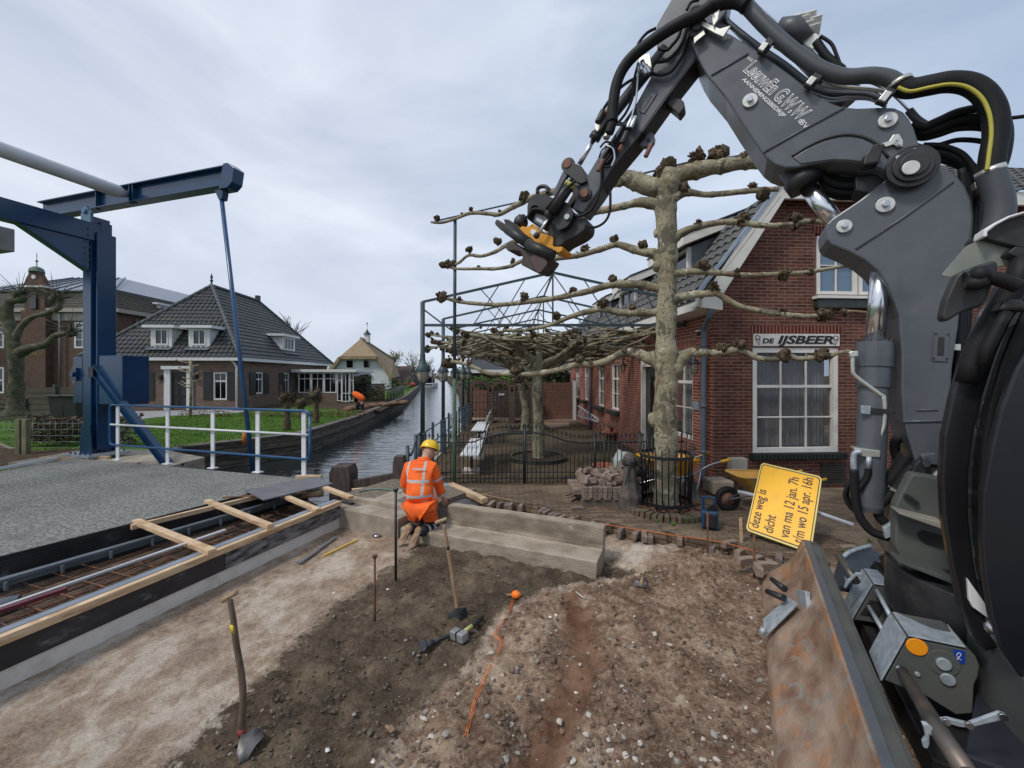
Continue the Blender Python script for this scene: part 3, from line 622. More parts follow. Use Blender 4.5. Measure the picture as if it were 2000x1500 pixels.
def zm(*p): return [(1780+x/4.286,350+y/4.286) for x,y in p]
def arc(cx,cy,r,a0,a1,n=8): return [(cx+r*math.cos(R(a0+(a1-a0)*k/n)),cy+r*math.sin(R(a0+(a1-a0)*k/n))) for k in range(n+1)]
def tr(pts,c,th,mb): mb.prism([PL(u,v,c) for u,v in pts],NV*th); return mb
def rnd(pts,rad,n=3):
    o=[]; m=len(pts)
    for i in range(m):
        a=V((*pts[i-1],0)); b=V((*pts[i],0)); c=V((*pts[(i+1)%m],0))
        d1=(a-b); d2=(c-b); r=min(rad,d1.length*.4,d2.length*.4)
        p=b+d1.normalized()*r; q=b+d2.normalized()*r
        for k in range(n+1):
            t=k/n; x=(p*(1-t)**2+b*2*t*(1-t)+q*t*t); o.append((x.x,x.y))
    return o
def part(name,pts,c,th,m,bev=.006,rad=0,parent=None):
    b=MB(); tr(rnd(pts,rad) if rad else pts,c,th,b); return b.build(name,m,parent or exc,bevel=bev)
def disc(mb,u,v,c,r,th,seg=24):
    p=PL(u,v,c); mb.cyl(p-NV*th,p,r,seg=seg)
def pin(u,v,c,r,par,dark=.0,name='pivot_pin'):
    b=MB(); disc(b,u,v,c,r,.02); p=PL(u,v,c)
    o=b.build(name,BOLT,par,bevel=.003)
    b=MB(); b.cyl(p-NV*.042,p-NV*.018,r*.42,seg=6,smooth=False); b.build('bolt_head',STEEL,o,bevel=.002)
    return o
def hose(name,pts,c,r,m=None,par=None,n=6,seg=10,zz=None,end=None):
    cs=c if isinstance(c,(list,tuple)) else [c]*len(pts)
    p=cat([PL(u,v,k) for (u,v),k in zip(pts,cs)],n); b=MB(); b.tube(p,r,seg); return b.build(name,m or RUB,par or exc)
CB=3.70   # near face of the boom
# lower boom
low=z8((1085,1045),(1092,1022),(1110,1002),(1240,915),(1330,845),(1400,790),(1470,745),(1545,735),(1610,755),(1680,795),(1725,850),(1752,915),(1762,990),(1757,1070),(1738,1130),(1722,1180))+[(1880,560),(1872,640),(1860,720),(1856,790),(1850,860),(1846,905)]+[(1858,925),(1858,945),(1843,957),(1822,955),(1803,942),(1795,925),(1764,822),(1760,760),(1761,690)]+z8((1423,1520),(1421,1450),(1402,1390),(1370,1310),(1322,1240),(1262,1190),(1190,1152),(1110,1120),(1090,1095))
bl=part('lower_boom',low,CB,.34,XG,.012)
# recessed edge line and weld bead of the lower boom
b=MB(); b.tube([PL(*q,CB-.004) for q in z8((1222,1140),(1440,995),(1668,830))],.008,6); b.build('weld_seam',XG,bl)
b=MB(); b.tube([PL(*q,CB-.004) for q in z3((1210,745),(1470,740))],.008,6); b.tube([PL(*q,CB-.004) for q in z3((1300,670),(1440,668))],.005,6); b.build('weld_seam',XG,bl)
pin(*z8((1167,1038))[0],CB,.046,bl); pin(*z8((1354,940))[0],CB,.052,bl)
# recessed name plate frame
def plate(pts,name,par,m=XG):
    o=part(name,pts,CB-.008,.012,m,.002,parent=par); cx=sum(p[0] for p in pts)/4; cy=sum(p[1] for p in pts)/4
    q=[(cx+(x-cx)*.42,cy+(y-cy)*.62) for x,y in pts]; part('slot_cover',q,CB-.0095,.01,XD,0,parent=o)
    b=MB()
    for x,y in pts:
        for t in (.82,): disc(b,cx+(x-cx)*t,cy+(y-cy)*t,CB-.008,.006,.004,8)
    b.build('plate_screw',XD,o); return o
plate(z3((1420,155),(1515,160),(1505,355),(1400,350)),'bracket_plate',bl)
# knuckle and upper boom
up=z8((470,165),(472,130),(490,105),(520,92),(560,100),(600,135),(650,155),(720,198),(830,272),(930,345),(1030,425),(1110,470),(1160,488),(1230,494),(1330,490),(1400,492),(1440,510),(1470,545),(1490,585),(1510,650),(1530,705),(1552,755),(1550,800),(1525,832),(1480,850),(1430,845),(1395,825),(1370,800),(1340,780),(1290,765),(1250,748),(1190,740),(1120,738),(1040,748),(960,765),(900,768),(850,752),(815,725),(780,680),(740,620),(690,545),(630,450),(575,385),(545,350),(515,300),(488,240),(470,200))
bu=part('upper_boom',up,CB-.03,.36,XG,.012)
b=MB(); b.tube([PL(*q,CB-.034) for q in z8((795,700),(960,605),(1170,492))],.008,6); b.tube([PL(*q,CB-.034) for q in z8((560,345),(730,245))],.008,6); b.build('weld_seam',XG,bu)
b=MB(); b.tube(cat([PL(*q,CB-.034) for q in z8((930,715),(1000,672),(1080,636),(1170,617),(1250,625),(1320,660),(1370,720))],4),.009,6); b.build('arched_weld',XD,bu)
part('side_gusset',z8((935,722),(1000,680),(1080,645),(1170,627),(1250,634),(1315,668),(1365,726),(1380,790),(1340,772),(1290,757),(1250,740),(1190,732),(1120,730),(1040,740),(970,750)),CB-.038,.02,XG,.006,parent=bu)
pin(*z8((738,464))[0],CB-.03,.052,bu); pin(*z8((1366,554))[0],CB-.03,.052,bu)
plate([(x,y) for x,y in z8((1215,520),(1310,585),(1278,615),(1175,550))],'bracket_plate',bu)
kn=MB()
for r,d in ((.135,.045),(.105,.062),(.075,.075)): disc(kn,*z8((1472,772))[0],CB-.03,r,d,36)
k=kn.build('knuckle_hub',XD,bu,bevel=.004)
b=MB(); disc(b,*z8((1472,770))[0],CB-.1,.045,.014); b.build('hub_cap',BOLT,k,bevel=.003)
part('locking_plate',z8((1395,715),(1420,695),(1495,670),(1512,710),(1408,748)),CB-.07,.02,ZNC,.003,parent=bu)
part('sensor_bracket',z8((1345,655),(1375,645),(1395,615),(1420,612),(1437,640),(1438,670),(1415,672),(1395,660),(1360,672)),CB-.05,.015,ZNC,.002,parent=bu)
part('work_lamp',z8((1290,665),(1335,650),(1345,690),(1330,745),(1255,755),(1262,710)),CB-.13,.1,XD,.012,parent=bu)
for q in ((1415,640),(1425,660),(1412,722),(1488,690)):
    b=MB(); disc(b,*z8(q)[0],CB-.07,.012,.012,10); b.build('bolt_head',STEEL,bu)
# lettering painted on the upper boom
def fit(name,s,m_,par,O,xd,yd,size,width,**k):
    cu=bpy.data.curves.new('t','FONT'); cu.body=s; cu.size=size; cu.shear=k.get('shear',0); cu.offset=0; o=bpy.data.objects.new('t',cu); C.objects.link(o); bpy.context.view_layer.update(); ww=o.dimensions.x; bpy.data.objects.remove(o); bpy.data.curves.remove(cu)
    return text(name,s,m_,par,O,xd,yd,size,sx=width/ww,**k)
def letter(s,q0,q1,size,name,m=TXW,c=CB-.032,sx=1,off=0,shear=0,depth=.0012,ref=None):
    a=PL(*z8(q0)[0],c); e=PL(*z8(q1)[0],c); xd=(e-a).normalized(); yd=(-NV).cross(xd)
    return fit(name,s,m,bu,a-NV*.001,xd,yd,size,(e-a).length,depth=depth,offset=off,shear=shear)
TXO=mat('letter_grey',(.09,.10,.11),rough=.5)
letter('LeeuwEn G.W.W.',(706,322),(962,556),.135,'lettering',off=.0055,shear=.12)
letter('LeeuwEn G.W.W.',(706,322),(962,556),.135,'lettering_inner',TXO,off=-.0016,shear=.12,depth=.0024)
letter('VAN',(720,268),(742,286),.034,'lettering',off=.0005,shear=.2)
letter('BV',(960,562),(988,590),.05,'lettering',off=.0005)
letter('AANNEMINGSBEDRIJF',(700,366),(890,540),.036,'lettering',off=.0009,shear=.15)
# stick (dipper)
CS=CB+.05
st=[(1283,48),(1300,18),(1322,-20),(1350,-60),(1400,-80),(1430,-40),(1420,20),(1392,58),(1357,117),(1300,190),(1250,262),(1194,330),(1165,378),(1138,416),(1118,408),(1126,385),(1141,352),(1165,312),(1188,280),(1215,240),(1245,198),(1269,154),(1283,100)]
sk=part('dipper_stick',st,CS,.24,XG,.01)
part('stick_underside_fin',[(1392,58),(1357,117),(1300,190),(1250,262),(1194,330),(1165,378),(1138,416),(1150,400),(1200,325),(1256,257),(1306,186),(1363,113)],CS+.005,.235,XD,.003,parent=sk)
plate2=part('bracket_plate',zc((560,815),(607,828),(490,1008),(443,985)),CS-.01,.014,XG,.002,parent=sk); part('slot_cover',zc((548,852),(565,856),(492,975),(477,965)),CS-.0115,.01,XD,0,parent=plate2)
part('stick_lug',zc((690,920),(700,880),(740,860),(810,870),(848,905),(850,950),(800,1015),(770,985),(745,965)),CS+.06,.12,XD,.006,rad=4,parent=sk)
lug=part('lifting_eye',zc((440,1290),(500,1225),(520,1180),(560,1170),(585,1210),(575,1260),(545,1295),(500,1300)),CS+.08,.06,XG,.005,rad=3,parent=sk)
b=MB(); disc(b,*zc((527,1245))[0],CS+.08,.018,.006,14); b.build('eye_hole',XD,lug)
for k,(u,v,r) in enumerate(((*z5((1123,438))[0],.04),(*z5((940,120))[0],.042))):
    b=MB(); p=PL(u,v,CS-.02); b.cyl(p-NV*.03,p,r,seg=20); b.build('pivot_pin',RST,sk,bevel=.003)
    b=MB(); b.cyl(p-NV*.006,p+NV*.02,r*1.6,seg=24); b.build('pin_boss',XD,sk,bevel=.004)
b=MB(); p=PL(*zc((968,265))[0],CB-.05); b.cyl(p-NV*.03,p+NV*.02,.07,seg=24); b.cyl(p-NV*.05,p,.035,seg=20); b.build('elbow_hub',XD,sk,bevel=.003)
part('locking_plate',zc((930,335),(1020,265),(1035,300),(955,365),(935,390)),CB-.09,.012,ZNC,.003,parent=sk)
# linkage to the coupler
part('tipping_link',z5((890,110),(930,75),(975,60),(985,95),(1090,130),(1120,230),(1150,300),(1080,330),(1020,300),(960,240),(900,215)),CS-.04,.2,XD,.006,rad=6)
part('link_arm',z5((895,170),(950,200),(800,460),(770,440)),CS-.03,.05,XG,.004)
part('link_arm',z5((1010,330),(1110,370),(1080,440),(960,570),(930,540),(985,450)),CS+.02,.1,XD,.004)
# bucket cylinder along the stick
b=MB(); b.tube([PL(*z5((1065,115))[0],CS+.02),PL(1161,270,CS+.02)],.024,14); b.build('cylinder_rod',CHR,exc)
b=MB(); b.tube([PL(1160,272,CS+.02),PL(1176,250,CS+.02),PL(1300,95,CS+.03)],[.047,.05,.05],18); b.tube([PL(1160,272,CS+.02),PL(1166,262,CS+.02)],[.055,.055],18); b.build('bucket_cylinder',XD,exc)
# tiltrotator
tl=part('tiltrotator_frame',z5((500,560),(520,500),(560,450),(620,430),(760,470),(800,500),(780,560),(720,640),(660,610),(600,560),(555,560),(515,620),(510,720),(500,700)),CS-.06,.3,XD,.01,rad=8)
b=MB(); b.tube(cat([PL(*q,CS+.05) for q in z5((612,435),(615,380),(660,355),(715,370),(720,430))],4),.02,8); b.build('lifting_hook',XD,tl)
part('coupler_body',z5((700,640),(800,600),(940,590),(1010,640),(1150,700),(1140,810),(1060,880),(900,960),(850,1010),(760,1000),(720,860)),CS,.26,XD,.012,rad=10,parent=tl)
part('ear_plate',z5((890,520),(935,530),(1000,630),(990,690),(940,790),(830,840),(790,770),(800,660)),CS-.07,.04,XD,.005,rad=8,parent=tl)
b=MB(); disc(b,*z5((935,690))[0],CS-.07,.026,.02); b.build('ear_pin',GALV,tl)
yb=part('yellow_rotator_housing',z5((360,750),(420,810),(440,785),(500,800),(560,760),(600,790),(640,860),(780,900),(770,1010),(850,1010),(885,1010),(880,1040),(850,1070),(790,1060),(620,990),(560,930),(470,870)),CS-.03,.26,YEL,.008,rad=5,parent=tl)
part('warning_sticker',z5((545,815),(600,835),(575,890),(530,860)),CS-.034,.003,TXW,0,parent=yb)
part('control_box',z5((580,660),(610,640),(725,690),(700,760),(650,800),(560,740)),CS-.05,.16,PLG,.008,rad=4,parent=tl)
part('box_label',z5((605,690),(678,730),(660,765),(588,725)),CS-.053,.003,GALV,0,parent=tl)
b=MB(); b.sph(PL(*z5((430,740))[0],CS+.03),(.075,.075,.075),16,10,amp=.2,fr=4); b.build('swivel_motor',XD,tl)
part('quick_hitch_beam',z5((140,760),(165,705),(240,750),(330,820),(330,870),(290,880),(210,830)),CS-.06,.2,XD,.008,rad=4,parent=tl)
part('hitch_rail',z5((240,710),(300,715),(420,800),(540,900),(600,960),(560,1000),(440,920),(260,770)),CS-.02,.2,XD,.006,rad=3,parent=tl)
b=MB(); b.tube([PL(*q,CS-.05) for q in z5((285,820),(520,990))],[.052,.052],14); b.tube([PL(*q,CS-.05) for q in z5((500,985),(780,1110))],[.06,.055],14); b.build('tilt_cylinder',XD,tl)
part('hitch_claw',z5((250,1010),(330,960),(400,980),(480,1050),(760,1130),(720,1190),(640,1290),(560,1270),(420,1200),(450,1120),(420,1060),(340,1050),(290,1060)),CS-.04,.24,mat('worn_dark_steel',(.03,.026,.025),(.07,.055,.05),rough=.6,scale=14),.01,rad=6,parent=tl)
part('claw_jaw',z5((520,1130),(600,1080),(700,1130),(720,1190),(640,1295),(600,1290)),CS-.06,.03,mat('worn_brown_steel',(.07,.045,.04),(.1,.07,.06),rough=.6),.006,rad=5,parent=tl)
b=MB(); b.tube([PL(*q,CS-.1) for q in z5((980,310),(760,640))],[.052,.055],16); b.build('swing_cylinder',XD,tl)
b=MB(); b.tube([PL(*q,CS-.1) for q in z5((975,318),(945,365))],[.0535,.0535],16); b.build('yellow_label',mat('label_yellow',(.35,.34,.06),(.42,.4,.1),rough=.5),tl)
b=MB(); b.tube([PL(*q,CS-.1) for q in z5((735,690),(610,890))],.016,10); b.build('cylinder_rod',CHR,tl)
b=MB(); b.sph(PL(*z5((600,890))[0],CS-.1),.032,14,8); b.sph(PL(*z5((735,655))[0],CS-.1),.045,14,8); b.build('rod_eye',XD,tl)
hose('hydraulic_hose',z5((1400,410),(1395,620),(1340,740),(1230,800),(1130,775)),CS-.02,.012,par=tl)
for o in ((0,0),(30,25)): hose('hydraulic_hose',z5((1000+o[0],270+o[1]),(890+o[0],360+o[1]),(800+o[0],480+o[1]),(700+o[0],600+o[1])),CS-.14,.013,par=tl)
hose('hydraulic_hose',z5((1290,100),(1310,260),(1280,420),(1200,600),(1060,680),(960,640)),CS-.03,.014,par=sk)
hose('hydraulic_hose',z5((500,700),(560,610),(680,620),(720,690)),CS-.07,.018,par=tl)
# upper boom cylinder, under the boom
b=MB(); b.tube([PL(1575,362,CB+.12),PL(1640,445,CB+.12)],[.058,.058],20); b.build('cylinder_rod',CHR,exc)
b=MB(); b.tube([PL(1520,290,CB+.12),PL(1560,343,CB+.12),PL(1562,346,CB+.12),PL(1576,364,CB+.12)],[.1,.1,.12,.12],20); b.build('intermediate_cylinder',XD,exc)
for i,(dy,r) in enumerate(((0,.028),(14,.024),(-10,.022),(24,.02))):
    hose('hydraulic_hose',[(1600,330+dy*.6),(1615,352+dy),(1650,362+dy),(1700,358+dy*.8),(1745,340+dy*.5),(1775,320)],CB+.14+.03*i,r,par=bu)
part('hose_bundle_cover',[(1670,345),(1745,335),(1770,350),(1700,378),(1672,372)],CB+.05,.2,XD,.01,parent=bu)
# lift cylinder
b=MB(); b.tube([PL(1709,672,CB+.08),PL(1722,500,CB+.12)],[.058,.058],20); b.build('cylinder_rod',CHR,exc)
A=PL(1709,668,CB+.08); E=PL(1697,998,CB+.0); ax=(E-A)
b=MB(); b.tube([A,A+ax*.005,A+ax*.10,A+ax*.15,A+ax*.155,A+ax*.16],[.085,.106,.108,.106,.098,.09],40,True,False); b.tube([A+ax*.15,A+ax*.27,A+ax*.272,A+ax*.28,A+ax*.97,A+ax],[.098,.096,.092,.087,.082,.07],40,True,False)
b.build('lift_cylinder',XG,exc,bevel=0)
b=MB(); 
for k in range(12): 
    a=2*math.pi*k/12; b.cyl(A+V((.09*math.cos(a),.09*math.sin(a),-.01)),A+V((.09*math.cos(a),.09*math.sin(a),.012)),.012,seg=6)
b.build('gland_ring',XD,exc)
ct=CB-.03
hose('zinc_oil_pipe',z3((885,300),(885,400),(905,450),(1060,565),(1090,600),(1090,760),(1060,850),(1048,935)),ct,.013,ZNC,n=4)
part('pipe_fitting',z3((862,295),(880,285),(920,285),(922,318),(870,325)),ct-.02,.06,ZNC,.004)
part('clamp_band',z3((940,640),(1005,645),(1000,700),(942,692)),ct-.03,.03,GALV,.003); part('clamp_strip',z3((1005,655),(1165,668),(1165,692),(1003,695)),ct-.02,.02,XD,.002)
part('pipe_flange',z3((890,915),(1065,935),(1065,978),(950,972),(895,930)),ct-.04,.1,ZNC,.004)
b=MB(); b.tube(cat([PL(*q,ct-.05) for q in z3((940,940),(900,950),(890,985),(892,1060))],4),.018,12); b.build('elbow_fitting',GALV,exc)
b=MB(); b.tube([PL(*q,ct-.05) for q in z3((990,975),(988,1050))],.015,12); b.build('hose_ferrule',GALV,exc)
hose('hydraulic_hose',z3((892,1060),(895,1160),(905,1260),(935,1370),(1010,1460),(1120,1500)),ct-.05,.027)
hose('hydraulic_hose',z3((988,1050),(975,1110),(925,1180),(905,1200)),ct-.04,.02)
for i,q in enumerate(((840,1200),(852,1190))): hose('hydraulic_hose',z3((880,1120),(q[0]+5,q[1]-20),(q[0]-5,q[1]+30),(q[0]+20,q[1]+90),(900,1330)),ct+.1+.03*i,.014)
hose('hydraulic_hose',z3((1190,850),(1160,880),(1165,960),(1200,1010)),ct+.2,.03)
hose('corrugated_hose',z3((1280,1040),(1220,1100),(1170,1170),(1110,1240),(1060,1290),(1050,1350),(1090,1400)),ct+.02,.03)
hose('hydraulic_hose',z3((1240,960),(1180,1060),(1110,1140),(1080,1160)),ct+.1,.045)
part('hose_clamp',z3((1140,1175),(1200,1205),(1192,1222),(1132,1192)),ct-.02,.08,ZNC,.002)
part('elbow_bracket',z3((1085,1440),(1145,1400),(1150,1490),(1100,1510)),ct-.12,.04,GALV,.004)
# big hoses behind the boom
sl=z8((500,75),(560,30),(640,5),(700,8),(735,35),(830,140),(940,230),(1060,310),(1170,350),(1290,345),(1370,358),(1415,385))
hose('thick_hydraulic_hose',z8((108,560),(112,470),(135,360),(190,270),(300,180),(420,105),(500,70),(560,28)),CB-.12,.047,par=sk,seg=14)
b=MB(); pts=cat([PL(*q,CB-.10) for q in z8((560,28),(620,8),(680,5),(722,25))],8); 
b.tube(pts,[.05+.004*(i%2) for i in range(len(pts))],14); b.build('corrugated_sleeve',RUB,sk)
hose('hose_sleeve',z8((722,25),(800,110),(880,185),(960,250),(1060,315),(1170,350),(1290,345),(1370,358),(1415,385)),CB-.05,.05,PLG,seg=14)
hh=hose('yellow_striped_hose',z8((1415,385),(1470,405),(1560,390),(1650,375),(1740,385),(1810,430),(1855,510),(1865,610),(1850,700),(1838,790)),CB-.04,.062,seg=16)
pts=cat([PL(*q,CB-.105) for q in z8((1415,400),(1470,418),(1560,400),(1650,386),(1730,398),(1795,445),(1832,520),(1842,610),(1832,700),(1822,780))],8)
b=MB(); b.tube(pts,.011,6); b.build('yellow_stripe',YST,hh)
hose('hose_sleeve',z8((1838,790),(1860,850),(1880,930),(1875,1010),(1855,1080)),CB-.04,.07,PLG,seg=16)
for pts_ in (z8((1835,775),(1845,800)),z8((1418,375),(1425,390)),z8((716,20),(726,30))):
    b=MB(); p=PL(*pts_[0],CB-.04); q=PL(*pts_[1],CB-.04); b.tube([p,q],.07 if pts_[0][0]>1600 else .056,16); b.build('hose_clamp',ZNC,exc)
hose('thick_hydraulic_hose',z8((1840,500),(1880,600),(1870,720),(1830,820)),CB+.15,.06)
for i,(y0,r,bow) in enumerate(((575,.026,-40),(600,.03,-18),(625,.022,0),(668,.016,20),(600,.02,8))):
    hose('hydraulic_hose',z8((1480,y0-10),(1530,y0+5),(1600,y0-10+bow*.3),(1700,y0-40+bow*.6),(1830,y0-30+bow),(1860,y0+60)),CB+.1+.04*i,r)
for i,(q,r) in enumerate((((1530,665),.018),((1540,700),.03),((1545,725),.03))):
    x,y=q; hose('hydraulic_hose',z8((x,y),(x+90,y+5),(x+190,y+50),(1780+8*i,830+10*i),(1775,1000),(1760,1150)),CB+.16+.03*i,r)
for i in range(4): hose('hydraulic_hose',[(1878+5*i,330+10*i),(1888+4*i,420),(1886+4*i,500),(1874+6*i,590),(1870+5*i,680),(1866+5*i,760)],CB+.12+.03*i,.022)
part('hose_clamp',z8((1765,835),(1810,825),(1812,850),(1772,862)),CB+.05,.06,ZNC,.002); part('hose_clamp',z3((1520,240),(1590,240),(1590,282),(1520,278)),CB+.05,.06,ZNC,.003)
# steel pipes on top of the boom
TB=CB+.1
for i,(o,r,m) in enumerate(((0,.014,PLG),(14,.012,PLG),(-26,.009,STEEL),(-44,.009,STEEL),(22,.017,RUB))):
    hose('oil_pipe',z8((610,70-o*.4),(650,115-o*.3),(790,235-o*.75),(900,310-o*.75),(1010,395-o*.75),(1100,430-o*.8),(1200,428-o*.6),(1290,435-o*.5),(1360,480-o*.3)),TB+.02*i,r,m)
hose('oil_pipe',z8((1200,345),(1330,395),(1400,440),(1465,505)),TB+.1,.009,STEEL); hose('black_pipe',z8((740,0),(870,110),(1000,230)),TB+.25,.008,STEEL)
hose('black_pipe',z8((1465,505),(1500,545),(1545,575)),TB,.024,PLG)
hose('oil_pipe',z8((850,210),(1000,300),(1120,385),(1300,410),(1380,425)),TB-.05,.013,ZNC)
for (a,c2) in (((850,165),(785,250)),((1070,325),(1000,405)),((1415,375),(1330,480))):
    b=MB(); p=PL(*z8(a)[0],CB-.06); q=PL(*z8(c2)[0],CB-.06); b.beam(p,q,.06,.03,up=NV); b.beam(p+(q-p)*.55-NV*.02,q-NV*.02,.05,.04,up=NV); o=b.build('pipe_clamp',XD,bu,bevel=.003)
    b=MB(); b.beam(p+(q-p)*.6-NV*.045,q-NV*.045,.04,.02,up=NV); b.build('clamp_bar',ZNC,o,bevel=.002)
part('end_bracket',z8((490,80),(600,130),(650,115),(615,168),(575,150),(480,95)),CB-.09,.02,ZNC,.003,parent=bu)
part('end_bracket',z8((560,70),(600,40),(590,90),(570,120)),CB-.11,.02,ZNC,.003,parent=bu)
# solenoid valve bank far side
for i,q in enumerate(((955,120),(985,125),(1005,108),(1030,130),(1000,150),(1025,165))):
    b=MB(); p=PL(*z8(q)[0],CB+.35); b.cyl(p,p+V((-.02,-.05,.06)),.045,seg=14); b.build('valve_cap',mat('valve_cream',(.5,.5,.46),(.6,.6,.55),rough=.5),exc,bevel=.004)
part('valve_block',z8((945,150),(1040,150),(1065,170),(1025,225),(985,200)),CB+.3,.12,ZNC,.004)
b=MB(); b.tube([PL(*q,CB+.32) for q in z8((870,120),(930,130),(990,190))],[.06,.09,.07],14); b.build('valve_motor',PLG,exc)
hose('black_pipe',z8((1040,190),(1090,260),(1160,320)),CB+.3,.03); hose('cable',z8((1060,165),(1110,200),(1135,255),(1155,310)),CB+.28,.012)
b=MB(); b.tube([PL(*q,CB+.3) for q in z8((1100,370),(1200,460))],[.09,.09],16); b.tube([PL(*q,CB+.3) for q in z8((960,240),(1130,400))],[.06,.07],16); b.build('second_cylinder',PLG,exc)
# hoses along the stick
for i,pts_ in enumerate((((830,200),(800,320),(740,400),(690,445),(620,430)),((880,200),(830,380),(760,480),(680,540),(590,550)),((900,240),(850,450),(790,560),(720,640),(620,665),(540,640)))):
    hose('hydraulic_hose',zc(*pts_),CS-.05,.014,par=sk)
hose('hydraulic_hose',zc((440,560),(400,720),(390,860),(330,1000),(260,1090)),CS-.06,.012,par=sk)
hose('hydraulic_hose',zc((600,250),(520,290),(450,370),(425,440)),CS-.03,.013,par=sk); hose('hydraulic_hose',zc((420,690),(330,740),(240,820),(130,970),(90,1080)),CS-.02,.014,par=sk)
hose('steel_line',zc((445,590),(430,760),(415,900),(370,1080)),CS-.07,.009,STEEL,par=sk); hose('hydraulic_hose',zc((980,0),(910,20),(870,90)),CS-.03,.012,par=sk)
hose('thick_hydraulic_hose',z8((108,560),(100,590),(92,610)),CB-.12,.04,par=sk)
for i,q in enumerate(((470,540),(500,580),(520,600),(455,580),(490,610))):
    b=MB(); p=PL(*zc(q)[0],CS-.1); b.cyl(p,p+V((.02,0,-.05)),.022,seg=8); b.build('hose_coupling',STEEL,sk,bevel=.003)
part('coupling_bracket',zc((440,500),(540,470),(560,600),(450,620)),CS-.04,.05,ZNC,.003,parent=sk)
for i,(q,m_) in enumerate((((170,1180),ZNC),((310,1230),XD),((100,1040),XD),((360,1090),STEEL),((390,1090),STEEL),((525,1340),RST),((290,1290),RST),((175,960),RST),((100,1470),RST))):
    b=MB(); p=PL(*zc(q)[0],CS-.09); b.cyl(p+V((.03,0,.055)),p-V((.02,0,.05)),.03 if i<3 else .02,seg=12); b.build('quick_coupling',m_,sk,bevel=.003)
part('coupling_bracket',zc((230,1080),(330,1080),(400,1060),(415,1100),(330,1110),(240,1110)),CS-.07,.02,XG,.003,parent=sk)
hose('steel_line',zc((150,1290),(215,1320),(230,1400),(200,1480)),CS-.08,.01,STEEL,par=sk); hose('hydraulic_hose',zc((100,1310),(150,1260),(220,1290),(240,1370),(200,1470),(120,1480)),CS-.07,.009,par=sk)
hose('cable',zc((240,1200),(200,1270),(120,1330),(90,1400)),CS-.07,.007,par=sk)
for i in range(3): hose('hydraulic_hose',[(1172+6*i,320),(1188+5*i,296+3*i),(1212+3*i,262),(1240,212+10*i)],CS-.03,.016,par=sk)
part('ball_bracket',zc((50,1130),(60,1060),(110,1010),(180,1000),(120,1110),(70,1170)),CS-.05,.05,ZNC,.003,rad=3,parent=sk)

# ---- upper structure / turret and cab
UT=3.42
foot=part('turret_housing',[(1790,955),(1830,945),(1880,960),(1960,1010),(1985,1180),(1960,1260),(1885,1215),(1800,1160),(1758,1110),(1750,1050),(1760,1000)],UT+.1,.5,XGG,.015,rad=8)
part('turret_flank',z3((1160,1290),(1270,1080),(1490,1120),(1560,1320),(1600,1720),(1250,1720),(1160,1560)),UT,.1,XGG,.012,rad=10,parent=foot)
part('step_ledge',z3((1170,1330),(1490,1410),(1480,1450),(1190,1350)),UT-.12,.14,mat('ledge_dusty',(.2,.19,.17),(.3,.27,.22),rough=.7),.005,parent=foot)
part('step_ledge',z3((1170,1640),(1560,1780),(1550,1810),(1180,1665)),UT-.12,.14,XGG,.005,parent=foot)
part('oval_recess',z3((1305,1465),(1340,1450),(1480,1490),(1500,1540),(1480,1580),(1350,1540),(1310,1500)),UT-.006,.02,XD,.002,rad=12,parent=foot)
b=MB(); p=PL(1838,930,CB-.02); b.cyl(p-NV*.04,p+NV*.4,.15,seg=32); b.cyl(p-NV*.06,p,.11,seg=30); b.build('boom_foot_hub',XD,exc,bevel=.006)
b=MB(); b.cyl(p-NV*.09,p-NV*.05,.06,seg=24); b.build('foot_pin',BOLT,exc,bevel=.004)
part('foot_lug',z3((1325,960),(1440,950),(1460,1030),(1350,1020)),CB-.1,.05,XG,.006,rad=6)
for q in ((1358,990),(1360,1020)):
    b=MB(); disc(b,*z3(q)[0],CB-.1,.018,.015,12); b.build('bolt_head',STEEL,exc)
part('grab_plate',z3((1215,1225),(1240,1215),(1325,1275),(1300,1295)),UT-.03,.02,XD,.002)
# turret ring / frame beneath
b=MB(); p=PL(1850,1210,3.6); b.cyl(V((p.x+.25,p.y-.1,.42)),V((p.x+.25,p.y-.1,.72)),.55,seg=40); b.build('slewing_ring',XD,exc,bevel=.01)
# cab: side door with curved black frame
UC=2.86
fr_o=[(1985,520),(1950,560),(1915,620),(1885,690),(1860,770),(1843,850),(1838,930),(1842,1010),(1855,1090),(1875,1180),(1900,1245),(1925,1275)]
fr_i=[(1962,1262),(1935,1240),(1918,1180),(1902,1090),(1893,1010),(1893,930),(1903,850),(1922,770),(1948,690),(1978,625),(2010,580)]
cabn=part('cab_frame',fr_o+fr_i,UC,.06,mat('cab_black',(.010,.010,.012),(.014,.014,.017),rough=.28),.012)
part('door_seal',[(2016,600),(1988,660),(1965,720),(1945,790),(1932,860),(1925,930),(1925,1010),(1932,1090),(1945,1180),(1960,1250),(1950,1250),(1938,1185),(1924,1090),(1916,1010),(1916,930),(1923,860),(1936,785),(1956,712),(1980,650),(2008,592)],UC-.02,.03,RUB,.004,parent=cabn)
part('door_panel',[(2020,660),(1985,720),(1955,800),(1935,880),(1920,960),(1918,1050),(1922,1120),(1935,1200),(1950,1260),(2000,1330),(2200,1420),(2200,560)],UC-.22,.05,mat('door_black',(.009,.010,.014),(.012,.013,.018),rough=.33),.01,parent=cabn)
part('cab_glass',[(1968,640),(1940,720),(1915,810),(1900,900),(1898,1010),(1905,1100),(1925,1190),(1945,1240),(2050,1300),(2050,600)],UC+.03,.008,glassmat('cab_glass','#0c1110',.55),0,parent=cabn)
part('cab_back',[(1975,600),(1915,760),(1905,1000),(1930,1230),(2150,1300),(2150,560)],UC+.9,.04,XD,0,parent=cabn)
